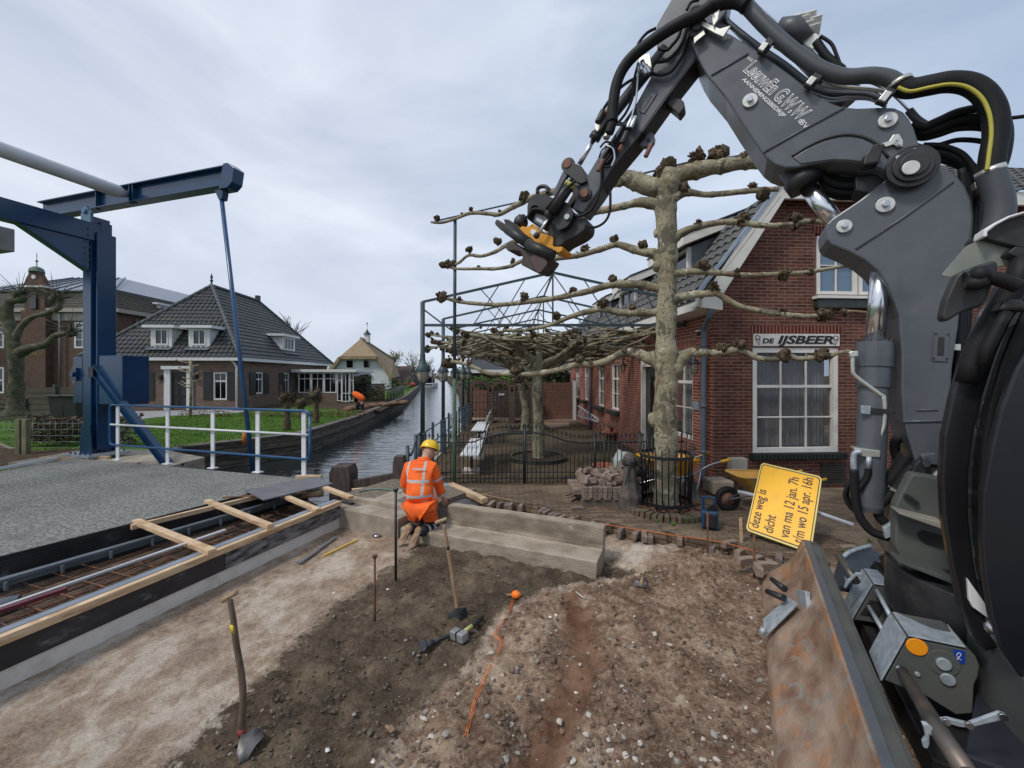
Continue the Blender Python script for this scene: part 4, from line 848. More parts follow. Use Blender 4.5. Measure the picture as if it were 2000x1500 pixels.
b=MB(); b.box(PL(1985,905,UC+.5),(.3,.3,.35)); b.box(PL(1975,980,UC+.45),(.35,.3,.12)); b.build('cab_seat',XD,exc,bevel=.03)
part('white_sill_stripe',z6((1180,180),(1370,450),(1340,470),(1215,380),(1190,330)),UC-.02,.04,TXW,.004)
part('white_side_panel',z6((1340,545),(1410,580),(1540,720),(1571,760),(1700,900),(1700,1150),(1560,960),(1470,760)),UC-.06,.1,mat('panel_white',(.6,.6,.6),(.66,.66,.66),rough=.4,c3=(.35,.34,.32),s3=3,t3=(.6,.75)),.01,rad=6)
b=MB(); b.tube([PL(*q,UC-.16) for q in z6((1435,375),(1490,450),(1580,590))],.014,10); b.build('gas_strut',STEEL,exc)
for q in ((1435,375),(1485,445),(1355,525)):
    b=MB(); b.sph(PL(*z6(q)[0],UC-.17),.03,14,8); b.build('ball_stud',STEEL,exc)
# cab roof corner, lamp hood, mirror, rain visor
part('lamp_hood',zm((605,470),(620,430),(700,380),(820,310),(943,275),(1100,240),(1100,620),(860,560),(640,500)),UC-.02,.2,XD,.015,rad=8)
part('hood_edge',zm((603,480),(612,420),(690,368),(815,305),(943,268),(1100,230),(1100,250),(943,285),(825,322),(710,385),(640,440),(640,480)),UC-.06,.1,TXW,.006)
part('lamp_hood',zm((805,620),(870,560),(1100,600),(1100,690),(850,640)),UC-.05,.1,XD,.01,rad=6)
vis=part('rain_visor',zm((250,805),(460,560),(520,530),(620,510),(740,545),(860,560),(800,620),(943,640),(1100,690),(900,700),(740,730),(440,760),(330,820)),UC+.02,.012,mat('smoked_visor',(.17,.19,.16),(.24,.25,.21),rough=.35),.002,rad=5)
mir=part('rear_view_mirror',zm((255,1150),(285,1010),(350,860),(385,790),(540,720),(690,680),(725,690),(735,740),(690,860),(640,1000),(600,1060),(430,1110),(310,1185),(270,1180)),UC-.12,.07,XD,.02,rad=10)
b=MB(); b.tube(cat([PL(*q,UC-.16) for q in zm((450,830),(560,810),(700,830),(800,860),(900,900))],4),.03,10); b.tube([PL(*q,UC-.18) for q in zm((450,870),(560,880),(620,850))],.028,10); b.sph(PL(*zm((570,800))[0],UC-.17),.04,12,8); b.build('mirror_arm',RUB,mir)
b=MB(); b.tube([PL(*q,UC-.02) for q in zm((943,640),(900,830),(820,960),(740,1080),(640,1250),(540,1420),(500,1560),(470,1700))],.045,12); b.tube([PL(*q,UC-.1) for q in zm((800,1110),(740,1210),(640,1400),(600,1560))],.022,10); b.build('door_pillar',RUB,exc)
part('hinge_block',zm((720,1100),(790,1000),(943,1000),(1000,1100),(800,1100)),UC-.12,.12,XD,.015)
part('orange_label',zm((600,1085),(625,1080),(645,1150),(615,1165)),CB+.3,.01,YEL,0)

# ---- dozer blade: rusty curved plate
BF0=V((2.52,4.14,-.1)); WD=V((-.498,-.867,0)).normalized(); BK=V((.867,-.498,0))
def blade():
    prof=[(0,-.02),(.02,.03),(.075,.10),(.16,.17),(.225,.235),(.27,.30),(.305,.38),(.335,.46)]
    n=16; ln=2.95; vs=[];m=len(prof)
    def pt(s,a,z,o=0): 
        skew=.02*0; return BF0+WD*s+BK*(a+o)+V((0,0,z))
    # stretch the top towards the camera side so the ends are raked
    for i in range(n+1):
        s=ln*i/n
        for a,z in prof: vs.append(pt(s+(-.02*z),a,z))
    for i in range(n+1):
        s=ln*i/n
        for a,z in prof: vs.append(pt(s+(-.02*z),a,z,.035))
    fs=[]; off=(n+1)*m
    for i in range(n):
        for j in range(m-1):
            fs.append((i*m+j,i*m+j+1,(i+1)*m+j+1,(i+1)*m+j)); fs.append((off+i*m+j,off+(i+1)*m+j,off+(i+1)*m+j+1,off+i*m+j+1))
        fs.append((i*m+m-1,off+i*m+m-1,off+(i+1)*m+m-1,(i+1)*m+m-1)); fs.append((i*m,(i+1)*m,off+(i+1)*m,off+i*m))
    for i in (0,n):
        for j in range(m-1): fs.append((i*m+j,off+i*m+j,off+i*m+j+1,i*m+j+1))
    b=MB(); b.add(vs,fs,False)
    bm_=mat('rusty_blade',(.17,.10,.065),(.34,.25,.19),rough=.42,scale=4,bump=.25,bscale=30,c3=(.40,.165,.05),s3=3.2,t3=(.5,.68),vec=(1,1,2.2),spec=.5)
    N_=bm_.node_tree.nodes; L_=bm_.node_tree.links; B_=N_['Principled BSDF']; src=B_.inputs['Base Color'].links[0].from_socket
    tc=nd(N_,'ShaderNodeTexCoord'); n3=nd(N_,'ShaderNodeTexNoise'); n3.inputs['Scale'].default_value=4.5; n3.inputs['Detail'].default_value=10; n3.inputs['Roughness'].default_value=.72; n3.inputs['Distortion'].default_value=1.5; L_.new(tc.outputs['Object'],n3.inputs['Vector'])
    mr=nd(N_,'ShaderNodeMapRange'); mr.inputs['From Min'].default_value=.53; mr.inputs['From Max'].default_value=.66; L_.new(n3.outputs[0],mr.inputs[0])
    mx=nd(N_,'ShaderNodeMix',data_type='RGBA'); L_.new(mr.outputs[0],mx.inputs[0]); L_.new(src,mx.inputs[6]); mx.inputs[7].default_value=(.24,.23,.20,1); L_.new(mx.outputs[2],B_.inputs['Base Color'])
    o=b.build('dozer_blade',bm_,exc,bevel=.004)
    # upper lip: grey beams along the top
    for k,(a,z,w_,h_,mm) in enumerate(((.375,.452,.05,.03,XG),(.43,.42,.07,.05,XGG),(.47,.33,.03,.2,XGG),(.385,.30,.03,.2,XGG))):
        b=MB(); b.beam(pt(-.0,a,z),pt(ln,a,z),w_,h_); b.build('blade_rib',mm,o,bevel=.005)
    b=MB(); b.prism([pt(-.005,a,z) for a,z in prof]+[pt(-.005,.45,.46),pt(-.005,.50,.25),pt(-.005,.3,-.02)],WD*.03)
    b.build('blade_end_plate',XGG,o,bevel=.004)
    return o,pt
bo,bpt=blade()
# loose clamp bracket lying in the blade
cl=thing('galvanised_bracket',bpt(.9,.1,.1),'loose galvanised angle bracket lying in the hollow of the rusty dozer blade','bracket')
def BP(u,v,a): # point on the blade surface height z through its plane
    return None
def onb(s,a,z,h=.02): return bpt(s,a,z)+V((-.02,.01,h))
b=MB(); q=[onb(1.2,.02,.03,.04),onb(.98,.02,.03,.05),onb(.86,.2,.2,.05),onb(1.02,.24,.24,.05)]; b.prism(q,(-.01,.005,.015)); b.build('flat_plate',GALV,cl,bevel=.003)
b=MB(); b.beam(onb(.86,.26,.24,.03),onb(1.05,.30,.30,.05),.03,.13); b.build('upright_plate',GALV,cl,bevel=.003)
b=MB(); b.tube([onb(.88,.16,.25,.08),onb(.72,.08,.22,.10)],[.028,.02],10); b.tube([onb(.98,.15,.22,.08),onb(.84,.04,.16,.10)],[.028,.02],10); b.build('jaw_finger',XD,cl)
b=MB(); b.tube([onb(1.22,-.01,.05,.05),onb(1.2,.01,.08,.06)],.02,10); b.build('hinge_pin',GALV,cl)
# ---- hydraulic arms with galvanised guards behind the blade
def solid(name,front,depthv,m,par,bev=.005): 
    b=MB(); b.prism(front,depthv); return b.build(name,m,par,bevel=bev)
def pz(u,v,Y): return P(u,v,Y)
def bracket(z,Y,ttl,par=exc):
    # z: dict of picture outlines of the three visible faces
    g=MB(); A_,B_,C_,D_,E_,F_=[pz(*z6(q)[0],y) for q,y in z]
    return A_,B_,C_,D_,E_,F_
def arm(pl,Y0,lab):
    pass
# near arm: side cheek faces the camera
def cheek(name,pts,Y,th,m): 
    b=MB(); b.prism([PL(u,v,Y) for u,v in pts],NV*th); return b.build(name,m,exc,bevel=.006)
def plate4(p4,par,name='guard_plate',m_=GALV):
    n_=(p4[1]-p4[0]).cross(p4[3]-p4[0]).normalized(); c_=sum(p4,V((0,0,0)))/4
    if n_.dot(co.location-c_)<0: n_=-n_
    b=MB(); b.prism([p+n_*.006 for p in p4],n_*.008); return b.build(name,m_,par,bevel=.002)
Yn=2.92
nc=cheek('arm_cheek',z6((600,890),(760,592),(1160,672),(1235,720),(1265,790),(1250,870),(1225,920),(1215,1120),(1100,1130),(860,980),(770,955)),Yn,.28,XGG)
b=MB(); q=[PL(*z6(p)[0],y) for p,y in (((508,700),Yn+.28),((655,425),Yn+.28),((765,590),Yn-.01),((590,900),Yn-.01))]; plate4(q,nc)
b=MB(); q=[PL(*z6(p)[0],y) for p,y in (((655,425),Yn+.28),((1040,515),Yn+.28),((1165,672),Yn-.01),((765,590),Yn-.01))]; plate4(q,nc)
def ydisc(u,v,Y,r,th,m,par,name): 
    b=MB(); p=PL(u,v,Y); n_=-NV; b.cyl(p,p+n_*th,r,seg=24); return b.build(name,m,par,bevel=.004)
ydisc(*z6((822,652))[0],Yn,.044,.008,mat('reflector_orange',(.75,.25,.01),(.85,.3,.01),rough=.25),nc,'orange_reflector')
ydisc(*z6((1005,765))[0],Yn,.065,.006,XGG,nc,'pin_boss'); ydisc(*z6((1005,765))[0],Yn,.03,.02,GALV,nc,'arm_pin'); ydisc(*z6((1035,875))[0],Yn,.03,.015,GALV,nc,'arm_pin')
BLU=mat('sticker_blue',(.005,.04,.30),(.006,.05,.34),rough=.4)
b=MB(); p=[PL(*z6(q)[0],Yn-.004) for q in ((1078,672),(1160,685),(1160,775),(1095,770))]; b.prism(p,NV*.002); stq=b.build('blue_sticker',BLU,nc)
b=MB(); pts=cat([PL(*z6(q)[0],Yn-.006) for q in ((1103,745),(1125,720),(1132,705),(1115,698),(1103,712),(1115,735),(1135,748))],4); b.tube(pts,.0016,5); b.build('sticker_mark',TXW,stq)
b=MB(); a1_=PL(*z6((725,830))[0],Yn-.01); b.tube([a1_,PL(*z6((940,1180))[0],2.37),PL(*z6((1190,1560))[0],2.12)],[.026,.034,.036],16); b.build('grease_pipe',mat('dark_worn_pipe',(.07,.07,.07),(.16,.13,.11),rough=.45,metal=.5,scale=8,vec=(1,1,1)),nc)
b=MB(); p=[PL(*z6(q)[0],2.34) for q in ((990,1160),(1040,1155),(1100,1170),(1180,1190),(1400,1112),(1450,1130),(1450,1160),(1190,1222),(1120,1215),(1040,1190),(1000,1185))]; b.prism(p,NV*.015); s_=b.build('strap_bracket',GALV,nc,bevel=.003)
for q in ((1025,1170),(1185,1195),(1420,1135)):
    b=MB(); p=PL(*z6(q)[0],2.325); b.cyl(p,p-NV*.012,.013,seg=10); b.build('bolt_head',STEEL,s_)
b=MB(); p=[PL(*z6(q)[0],2.3) for q in ((860,1190),(900,1195),(935,1225),(970,1270),(950,1285),(915,1270),(915,1340),(900,1370),(870,1360),(865,1320),(890,1290),(880,1240))]; b.prism(p,NV*.02); b.build('hook_clip',GALV,nc,bevel=.004)
for q in ((695,800),(825,840)):
    ydisc(*z6(q)[0],Yn,.012,.012,GALV,nc,'bolt_head')
# far arm
Yf=3.89
fc=cheek('arm_cheek',z6((385,468),(520,228),(830,272),(880,300),(930,420),(960,500),(900,560),(650,520),(480,480)),Yf,.3,XGG)
b=MB(); q=[PL(*z6(p)[0],y) for p,y in (((328,345),Yf+.3),((455,118),Yf+.3),((525,225),Yf-.01),((382,470),Yf-.01))]; plate4(q,fc)
b=MB(); q=[PL(*z6(p)[0],y) for p,y in (((455,118),Yf+.3),((740,158),Yf+.3),((835,272),Yf-.01),((525,225),Yf-.01))]; plate4(q,fc)
ydisc(*z6((698,335))[0],Yf,.045,.03,ZNC,fc,'arm_pin'); 
b=MB(); p=[PL(*z6(q)[0],Yf-.006) for q in ((430,430),(500,330),(580,345),(600,380),(560,450))]; b.prism(p,NV*.004); b.build('arm_opening',XD,fc)
for p0,p1 in (((545,262),(640,440)),((490,375),(590,545))):
    b=MB(); b.tube([PL(*z6(p0)[0],Yf-.05),PL(*z6(p1)[0],Yf-.35)],.014,10); b.build('thin_rod',GALV,fc)
b=MB(); b.tube([PL(*z6((280,20))[0],4.08),PL(*z6((400,200))[0],3.84)],.028,14); b.build('grease_pipe',MC['dark_worn_pipe'],fc)
b=MB(); p=[PL(*z6(q)[0],3.82) for q in ((320,165),(345,190),(400,140),(440,145),(430,160),(400,165),(350,215),(330,250),(318,240),(330,205))]; b.prism(p,NV*.02); b.build('hook_clip',GALV,fc,bevel=.003)
# axle, wheel mudguard and chassis masses
b=MB(); b.prism([P(1640,1085,3.5),P(1700,1068,3.75),P(1760,1105,3.8),P(1800,1150,3.4),P(1700,1160,3.3),P(1620,1140,3.4)],(0,.0,-.04)); b.build('mudguard',mat('mudguard_blue_black',(.018,.021,.03),(.03,.033,.045),rough=.45),exc,bevel=.01)
b=MB(); b.tube(cat([P(1640,1095,3.45),P(1660,1078,3.55),P(1700,1066,3.75)],4),.018,8); b.build('mudguard_edge',GALV,exc)
def wheel(c,axis,r,w_):
    Mx=axis.to_track_quat('Z','Y').to_matrix(); t=thing; 
    b=MB(); b.lathe(c,[(r*.55,-w_/2),(r*.92,-w_/2),(r,-w_*.38),(r,w_*.38),(r*.92,w_/2),(r*.55,w_/2),(r*.5,0)],36,True,Mx)
    for k in range(26):
        a=2*math.pi*k/26; d=Mx@V((math.cos(a),math.sin(a),0)); b.box(c+d*r,(.07,w_*.9,.035),Matrix((d.cross(axis),axis,d)).transposed())
    o=b.build('wheel',RUB,exc); b=MB(); b.lathe(c,[(0,-w_*.2),(r*.3,-w_*.2),(r*.54,-w_*.45),(r*.56,w_*.45),(0,w_*.3)],24,True,Mx); b.build('rim',XGG,o)
wheel(V((3.2,3.02,.22)),NV,.42,.3); wheel(V((2.25,1.15,.38)),NV,.48,.3)
b=MB(); b.beam(V((2.35,2.0,.42)),V((5.2,.35,.42)),.6,.45); b.build('chassis_beam',XGG,exc,bevel=.02)
b=MB(); b.beam(V((2.2,1.4,.38)),V((3.0,3.0,.38)),.2,.2); b.build('front_axle',XGG,exc,bevel=.02)
b=MB(); b.prism([pz(*z6(q)[0],y) for q,y in (((1100,180),3.3),((1330,560),2.7),((1530,890),2.3),((1260,850),2.4),((1040,515),2.7),((900,400),3.0),((870,290),3.2))],(0,0,-.06)); b.build('chassis_cover',XGG,exc,bevel=.01)
b=MB(); b.prism([pz(*z6(q)[0],y) for q,y in (((1240,830),2.3),((1540,890),2.25),((1800,1300),1.8),((1700,1600),1.55),((1150,1400),1.75),((1215,1100),2.05))],(0,0,-.05)); b.build('mudguard',MC['mudguard_blue_black'],exc,bevel=.01)
b=MB(); b.prism([V((2.75,3.3,.10)),V((2.05,2.0,.08)),V((2.9,1.4,.08)),V((3.8,2.7,.1))],(0,0,-.15)); b.build('belly_plate',XD,exc,bevel=.01)
b=MB(); b.box((4.7,.9,1.35),(2.0,1.9,1.3),Matrix.Rotation(math.atan2(-NX,NY),3,'Z')); b.build('engine_hood',XG,exc,bevel=.05)
hose('overhead_cable',[(1900,236),(1960,232),(2100,215)],CB+.3,.012)
# ================= brick house with the ice-cream sign, on the right
HC=V((3.44,7.0,0)); HS=V((-.0625,.998,0)).normalized(); HR=V((HS.y,-HS.x,0))
BR=brickmat('dark_red_brick','#6e4539','#53322a','#86706299'[:7],c3='#4a2420',ms=.0065,bh=.058)
BRS=brickmat('side_red_brick','#8c4c3d','#733b2f','#b09a88',ms=.0065,bh=.058)
BRP=brickmat('pinkish_brick','#98594e','#85483d','#b5a094',ms=.006,bh=.058)
BRV=brickmat('soldier_course','#6e2f27','#59261f','#8b7565',bw=.0625,bh=.24,ms=.008,off=0)
BRVS=brickmat('soldier_course_side','#87402f','#703325','#b09a86',bw=.0625,bh=.24,ms=.008,off=0)
TILE=mat('grey_tile',(.045,.048,.052),(.085,.085,.085),rough=.6,scale=9,c3=(.11,.10,.075),s3=3,t3=(.52,.75))
TILED=mat('anthracite_tile',(.018,.02,.023),(.042,.044,.049),rough=.5,scale=6,c3=(.055,.06,.03),s3=1.1,t3=(.52,.72))
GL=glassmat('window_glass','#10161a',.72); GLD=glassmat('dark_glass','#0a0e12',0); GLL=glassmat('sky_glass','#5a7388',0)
CURT=mat('net_curtain',(.38,.38,.39),(.6,.6,.6),rough=.9,scale=10,vec=(12,12,.4)); DARKIN=mat('dark_interior',(.012,.012,.013),rough=.9)
SILL=mat('dark_sill',(.02,.025,.022),(.04,.05,.042),rough=.45,scale=9)
def kS(u,off=0.0):
    r=(u-1000)/F; ox,oy=HC.x-HR.x*off,HC.y-HR.y*off; return (ox-r*oy)/(r*HS.y-HS.x)
def WS(u,v,off=0.0):
    t=kS(u,off); p=HC-HR*off+HS*t; return V((p.x,p.y,CH-(v-HZ)/F*p.y))
def kF(u,off=0.0):
    r=(u-1000)/F; ox,oy=HC.x-HS.x*off,HC.y-HS.y*off; return (r*oy-ox)/(HR.x-r*HR.y)
def WF(u,v,off=0.0):
    t=kF(u,off); p=HC-HS*off+HR*t; return V((p.x,p.y,CH-(v-HZ)/F*p.y))
def wall(mb,O,d,n,w0,w1,z0,z1,holes,dep=.12):
    xs=sorted({w0,w1,*[h[0] for h in holes],*[h[1] for h in holes]}); zs=sorted({z0,z1,*[h[2] for h in holes],*[h[3] for h in holes]})
    xs=[x for x in xs if w0<=x<=w1]; zs=[z for z in zs if z0<=z<=z1]
    q=lambda a,z,k=0: O+d*a+V((0,0,z))-n*k
    fl=d.cross(V((0,0,1))).dot(n)>0
    for i in range(len(xs)-1):
        for j in range(len(zs)-1):
            mx,mz=(xs[i]+xs[i+1])/2,(zs[j]+zs[j+1])/2
            if any(h[0]<mx<h[1] and h[2]<mz<h[3] for h in holes): continue
            f=[q(xs[i],zs[j]),q(xs[i+1],zs[j]),q(xs[i+1],zs[j+1]),q(xs[i],zs[j+1])]; mb.quad(*(f if fl else f[::-1]))
    for a,b_,c,d_ in holes:
        for f in ([q(a,c),q(a,d_),q(a,d_,dep),q(a,c,dep)],[q(b_,c),q(b_,c,dep),q(b_,d_,dep),q(b_,d_)],[q(a,d_),q(b_,d_),q(b_,d_,dep),q(a,d_,dep)],[q(a,c),q(a,c,dep),q(b_,c,dep),q(b_,c)]): mb.quad(*f)
def window(par,O,d,n,a,b_,z0,z1,cols,rows,fw=.06,mw=.018,inset=.06,mf=None,gm=None,back=None,sash=None,name='window',deep=.06):
    q=lambda x,z,k=0: O+d*x+V((0,0,z))-n*(inset+k); m=MB(); up=n
    def bar(x0,z0_,x1,z1_,w,th,k=0): m.beam(q(x0,z0_,k),q(x1,z1_,k),w,th,up=n)
    bar(a,z0+fw/2,b_,z0+fw/2,fw,deep); bar(a,z1-fw/2,b_,z1-fw/2,fw,deep); bar(a+fw/2,z0+fw,a+fw/2,z1-fw,fw,deep); bar(b_-fw/2,z0+fw,b_-fw/2,z1-fw,fw,deep)
    ia,ib,iz,jz=a+fw,b_-fw,z0+fw,z1-fw
    for c in range(1,cols): x=ia+(ib-ia)*c/cols; bar(x,iz,x,jz,mw,.03,.008)
    for f in rows:
        th=mw
        if isinstance(f,tuple): f,th=f
        z=iz+(jz-iz)*f; bar(ia,z,ib,z,th,.034,.004)
    o=m.build(name,mf or CREAM,par,bevel=.003)
    g=MB(); g.prism([q(ia,iz,.025),q(ib,iz,.025),q(ib,jz,.025),q(ia,jz,.025)],-n*.004); g.build('pane',gm or GL,o)
    if back=='curtain':
        c=MB(); nn=int((ib-ia)/.018)+2; vs=[]
        for i in range(nn+1):
            x=ia+(ib-ia)*i/nn; k=.14+.018*math.sin(i*1.7)+.01*math.sin(i*.6)
            vs+= [q(x,iz,k),q(x,jz,k)]
        c.add(vs,[(2*i,2*i+2,2*i+3,2*i+1) for i in range(nn)],True); c.build('curtain',CURT,o)
    if back: 
        c=MB(); c.quad(q(a-.02,z0-.02,.4),q(b_+.02,z0-.02,.4),q(b_+.02,z1+.02,.4),q(a-.02,z1+.02,.4)); c.build('room_dark',DARKIN,o)
    return o
house=thing('brick_house',HC,'red brick corner house with mansard roof, dormers and a black on white name board','house')
# front wall
w0=(kF(1470),kF(1638)); z=lambda v,k:CH-(v-HZ)/F*(HC+HR*k).y
fz0,fz1=z(885,w0[0]),z(679,w0[0]); u0=(kF(1592),kF(1592)+2.35); uz0,uz1=z(580,u0[0]),z(457,u0[0])
EZ=3.06; TZ=5.06; KN1=1.02
m=MB(); wall(m,HC,HR,-HS,0,9,-.3,EZ,[(w0[0],w0[1],fz0,fz1),(3.6,4.6,.0,2.3)]); wall(m,HC,HR,-HS,KN1,9,EZ,TZ,[(u0[0],u0[1],uz0,uz1)])
m.quad(HC+V((0,0,EZ)),HC+HR*KN1+V((0,0,EZ)),HC+HR*KN1+V((0,0,TZ))); m.build('front_wall',BR,house)
window(house,HC,HR,-HS,w0[0],w0[1],fz0,fz1,3,[(.645,.05),.32],fw=.085,mw=.024,back='curtain',deep=.1)
wd=(w0[1]-w0[0])
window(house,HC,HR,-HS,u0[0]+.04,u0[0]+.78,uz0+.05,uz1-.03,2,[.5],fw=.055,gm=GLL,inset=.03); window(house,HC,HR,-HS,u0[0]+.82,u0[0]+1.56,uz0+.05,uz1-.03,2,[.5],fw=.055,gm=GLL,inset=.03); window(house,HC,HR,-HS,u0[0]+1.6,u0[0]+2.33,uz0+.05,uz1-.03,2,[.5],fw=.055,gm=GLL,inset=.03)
m=MB(); m.box(HC+HR*(u0[0]+1.17)+HS*.16+V((0,0,(uz0+uz1)/2)),(2.33,.05,uz1-uz0),Matrix.Rotation(math.atan2(HR.y,HR.x),3,'Z')); m.build('window_surround',CREAM,house)
RM=Matrix.Rotation(math.atan2(HR.y,HR.x),3,'Z')
m=MB(); m.box(HC+HR*(u0[0]+1.17)-HS*.06+V((0,0,uz0-.02)),(2.45,.16,.05),RM); m.build('window_sill',CREAM,house,bevel=.004)
m=MB(); m.box(HC+HR*(u0[0]+1.17)-HS*.05+V((0,0,uz0-.13)),(2.4,.12,.15),RM); m.build('sill_course',SILL,house,bevel=.01)
m=MB(); m.box(HC+HR*((w0[0]+w0[1])/2)-HS*.05+V((0,0,fz0-.05)),(wd+.12,.16,.1),RM); m.build('window_sill',brickmat('green_glazed_sill','#1d2622','#151c19','#39403a',bw=.07,bh=.4,ms=.008,off=0),house,bevel=.01)
# lintels of upright bricks, name board
lt=MB(); lt.prism([WF(1466,652,.004),WF(1466,636,.004),WF(1648,636,.004),WF(1641,652,.004)],-HS*.004); lt.build('brick_lintel',BRV,house); lt=MB(); lt.prism([WF(1588,456,.004),WF(1588,437,.004),HC-HS*.004+HR*(u0[1]+.05)+V((0,0,uz1+.23)),HC-HS*.004+HR*(u0[1]+.05)+V((0,0,uz1))],-HS*.004); lt.build('brick_lintel',BRV,house)
p=WF(1472,676,.02); q=WF(1640,676,.02); hh=(676-652)/F*p.y
bd=MB(); bd.prism([p,q,q+V((0,0,hh)),p+V((0,0,hh))],HS*.03); board=bd.build('name_board',mat('board_white',(.62,.59,.53),(.68,.65,.59),rough=.5),house,bevel=.003)
INK=mat('ink_black',(.012,.012,.014),rough=.5); W=(q-p).length
fo=p-HS*.003
fit('lettering','DE',INK,board,fo+HR*W*.098+V((0,0,hh*.25)),HR,(0,0,1),.115,W*.125,offset=.004,shear=.15)
fit('lettering','IJSBEER',INK,board,fo+HR*W*.27+V((0,0,hh*.23)),HR,(0,0,1),.19,W*.63,offset=.007,shear=.25)
for cx,s in ((.045,1),(.955,-1)):
    c=fo+HR*W*cx+V((0,0,hh*.5)); m=MB()
    m.tube([c+HR*s*-.035+V((0,0,.02)),c+HR*s*.02+V((0,0,-.085)),c+HR*s*.04+V((0,0,.01)),c+HR*s*-.035+V((0,0,.02))],.005,5)
    m.tube([c+HR*(s*.0+.045*math.cos(a))+V((0,0,.045+.035*math.sin(a)*(1+.2*math.cos(3*a)))) for a in [k*.524 for k in range(13)]],.005,5); m.build('ice_cream_mark',INK,board)
m=MB(); m.box(HC+HR*3.9-HS*.02+V((0,0,1.0)),(.9,.05,2.4),RM); m.build('front_door',mat('door_dark',(.02,.03,.028),rough=.3),house)
# side wall facing the garden
def zS(u,v): return WS(u,v).z
def wS(ua,ub,va,vb): 
    a,b_=kS(ub),kS(ua); return (a,b_,zS(ub,vb),zS(ub,va))
hA=wS(1310,1353,679,863); hB=wS(1194,1209,697,806); hC_=wS(1168,1180,700,795); hD=wS(1246,1308,688,880)
hD=(kS(1306),kS(1253),.12,zS(1253,686))
hB=(hB[0],hB[1],.92,2.33); hC_=(hC_[0],hC_[1],.92,2.33); hA=(hA[0],hA[1],zS(1353,861),zS(1353,679))
SL=8.35
m=MB(); wall(m,HC,HS,-HR,0,SL,-.3,EZ,[hA,hB,hC_,hD]); m.build('side_wall',BRS,house)
window(house,HC,HS,-HR,*hA,2,[(.64,.06),.33],fw=.07,back='curtain'); 
for h in (hB,hC_): 
    window(house,HC,HS,-HR,*h,2,[(.68,.06),.33],fw=.06,back='curtain'); m=MB(); m.beam(HC+HS*(h[0]-.08)-HR*.06+V((0,0,h[2]-.07)),HC+HS*(h[1]+.08)-HR*.06+V((0,0,h[2]-.07)),.2,.12); m.build('window_sill',SILL,house,bevel=.01)
# door with transom
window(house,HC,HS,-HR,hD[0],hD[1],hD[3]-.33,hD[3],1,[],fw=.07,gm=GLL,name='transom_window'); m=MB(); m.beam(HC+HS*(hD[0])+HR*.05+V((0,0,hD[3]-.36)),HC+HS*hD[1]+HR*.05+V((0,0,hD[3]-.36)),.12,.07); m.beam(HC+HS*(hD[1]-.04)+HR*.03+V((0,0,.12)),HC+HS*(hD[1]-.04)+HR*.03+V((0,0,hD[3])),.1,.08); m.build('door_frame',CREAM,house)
m=MB(); a=HC+HS*hD[0]+HR*.09; e=HC+HS*(hD[1]-.08)+HR*.09; m.prism([a+V((0,0,.1)),e+V((0,0,.1)),e+V((0,0,hD[3]-.38)),a+V((0,0,hD[3]-.38))],HR*.05); dr=m.build('door',mat('door_black_green',(.008,.014,.012),(.012,.02,.017),rough=.2),house)
m=MB(); a=HC+HS*(hD[0]+.3)+HR*.085; e=HC+HS*(hD[1]-.25)+HR*.085; m.prism([a+V((0,0,.9)),e+V((0,0,.9)),e+V((0,0,1.95)),a+V((0,0,1.95))],HR*.01); m.build('door_glass',GLD,dr)
for h in (hA,hD,hB,hC_): m=MB(); m.prism([HC-HR*.004+HS*(h[0]-.08)+V((0,0,h[3])),HC-HR*.004+HS*(h[1]+.08)+V((0,0,h[3])),HC-HR*.004+HS*(h[1]+.12)+V((0,0,h[3]+.24)),HC-HR*.004+HS*(h[0]-.12)+V((0,0,h[3]+.24))],-HR*.003); m.build('brick_lintel',BRVS,house)
# plinth vent, plate
m=MB(); m.box(WS(1360,792,.01),(.02,.16,.16),Matrix.Rotation(.06,3,'Z')); m.build('blue_wall_plate',mat('plate_blue_grey',(.25,.32,.38),rough=.4),house)
# eaves, roof
def gut(k,off,z_): return HC-HR*off+HS*k+V((0,0,z_))
m=MB(); m.prism([gut(-.32,.02,EZ-.04),gut(-.32,.36,EZ-.0),gut(-.32,.36,EZ+.15),gut(-.32,.02,EZ+.32)],HS*(SL+.32)); m.build('eaves_fascia',CREAM,house,bevel=.006)
m=MB(); m.beam(gut(-.33,.36,EZ+.165),gut(SL,.36,EZ+.165),.03,.02); m.build('gutter_lip',TILE,house)
ft=HR*1.02+V((0,0,2.0)); 
m=MB(); A0=gut(-.26,.42,EZ+.02); B0=gut(-.26,-KN1-.0,TZ+.06); dd=(B0-A0)
m.prism([A0,A0+V((0,0,.0))+HR*.30,B0+HR*.0+V((0,0,-.22))+HR*.06,HC-HS*.26+HR*9+V((0,0,TZ-.16)),HC-HS*.26+HR*9+V((0,0,TZ+.07)),B0-HR*.04+V((0,0,.0))],HS*.06); m.prism([A0,A0+HR*.42,A0+HR*.42+V((0,0,.22)),A0+V((0,0,.15))],HS*.07); m.prism([A0+V((0,0,0)),B0+V((0,0,-.2)),B0+V((0,0,-.2))+HS*.24,A0+HS*.24],V((0.0,0,.04))); m.build('barge_board',CREAM,house,bevel=.004)
m=MB(); m.beam(A0+V((0,0,.2))-HR*.01,B0+V((0,0,.03)),.04,.05); m.build('zinc_edge',mat('zinc_blue',(.25,.30,.36),(.32,.37,.42),rough=.35,metal=.3),house)
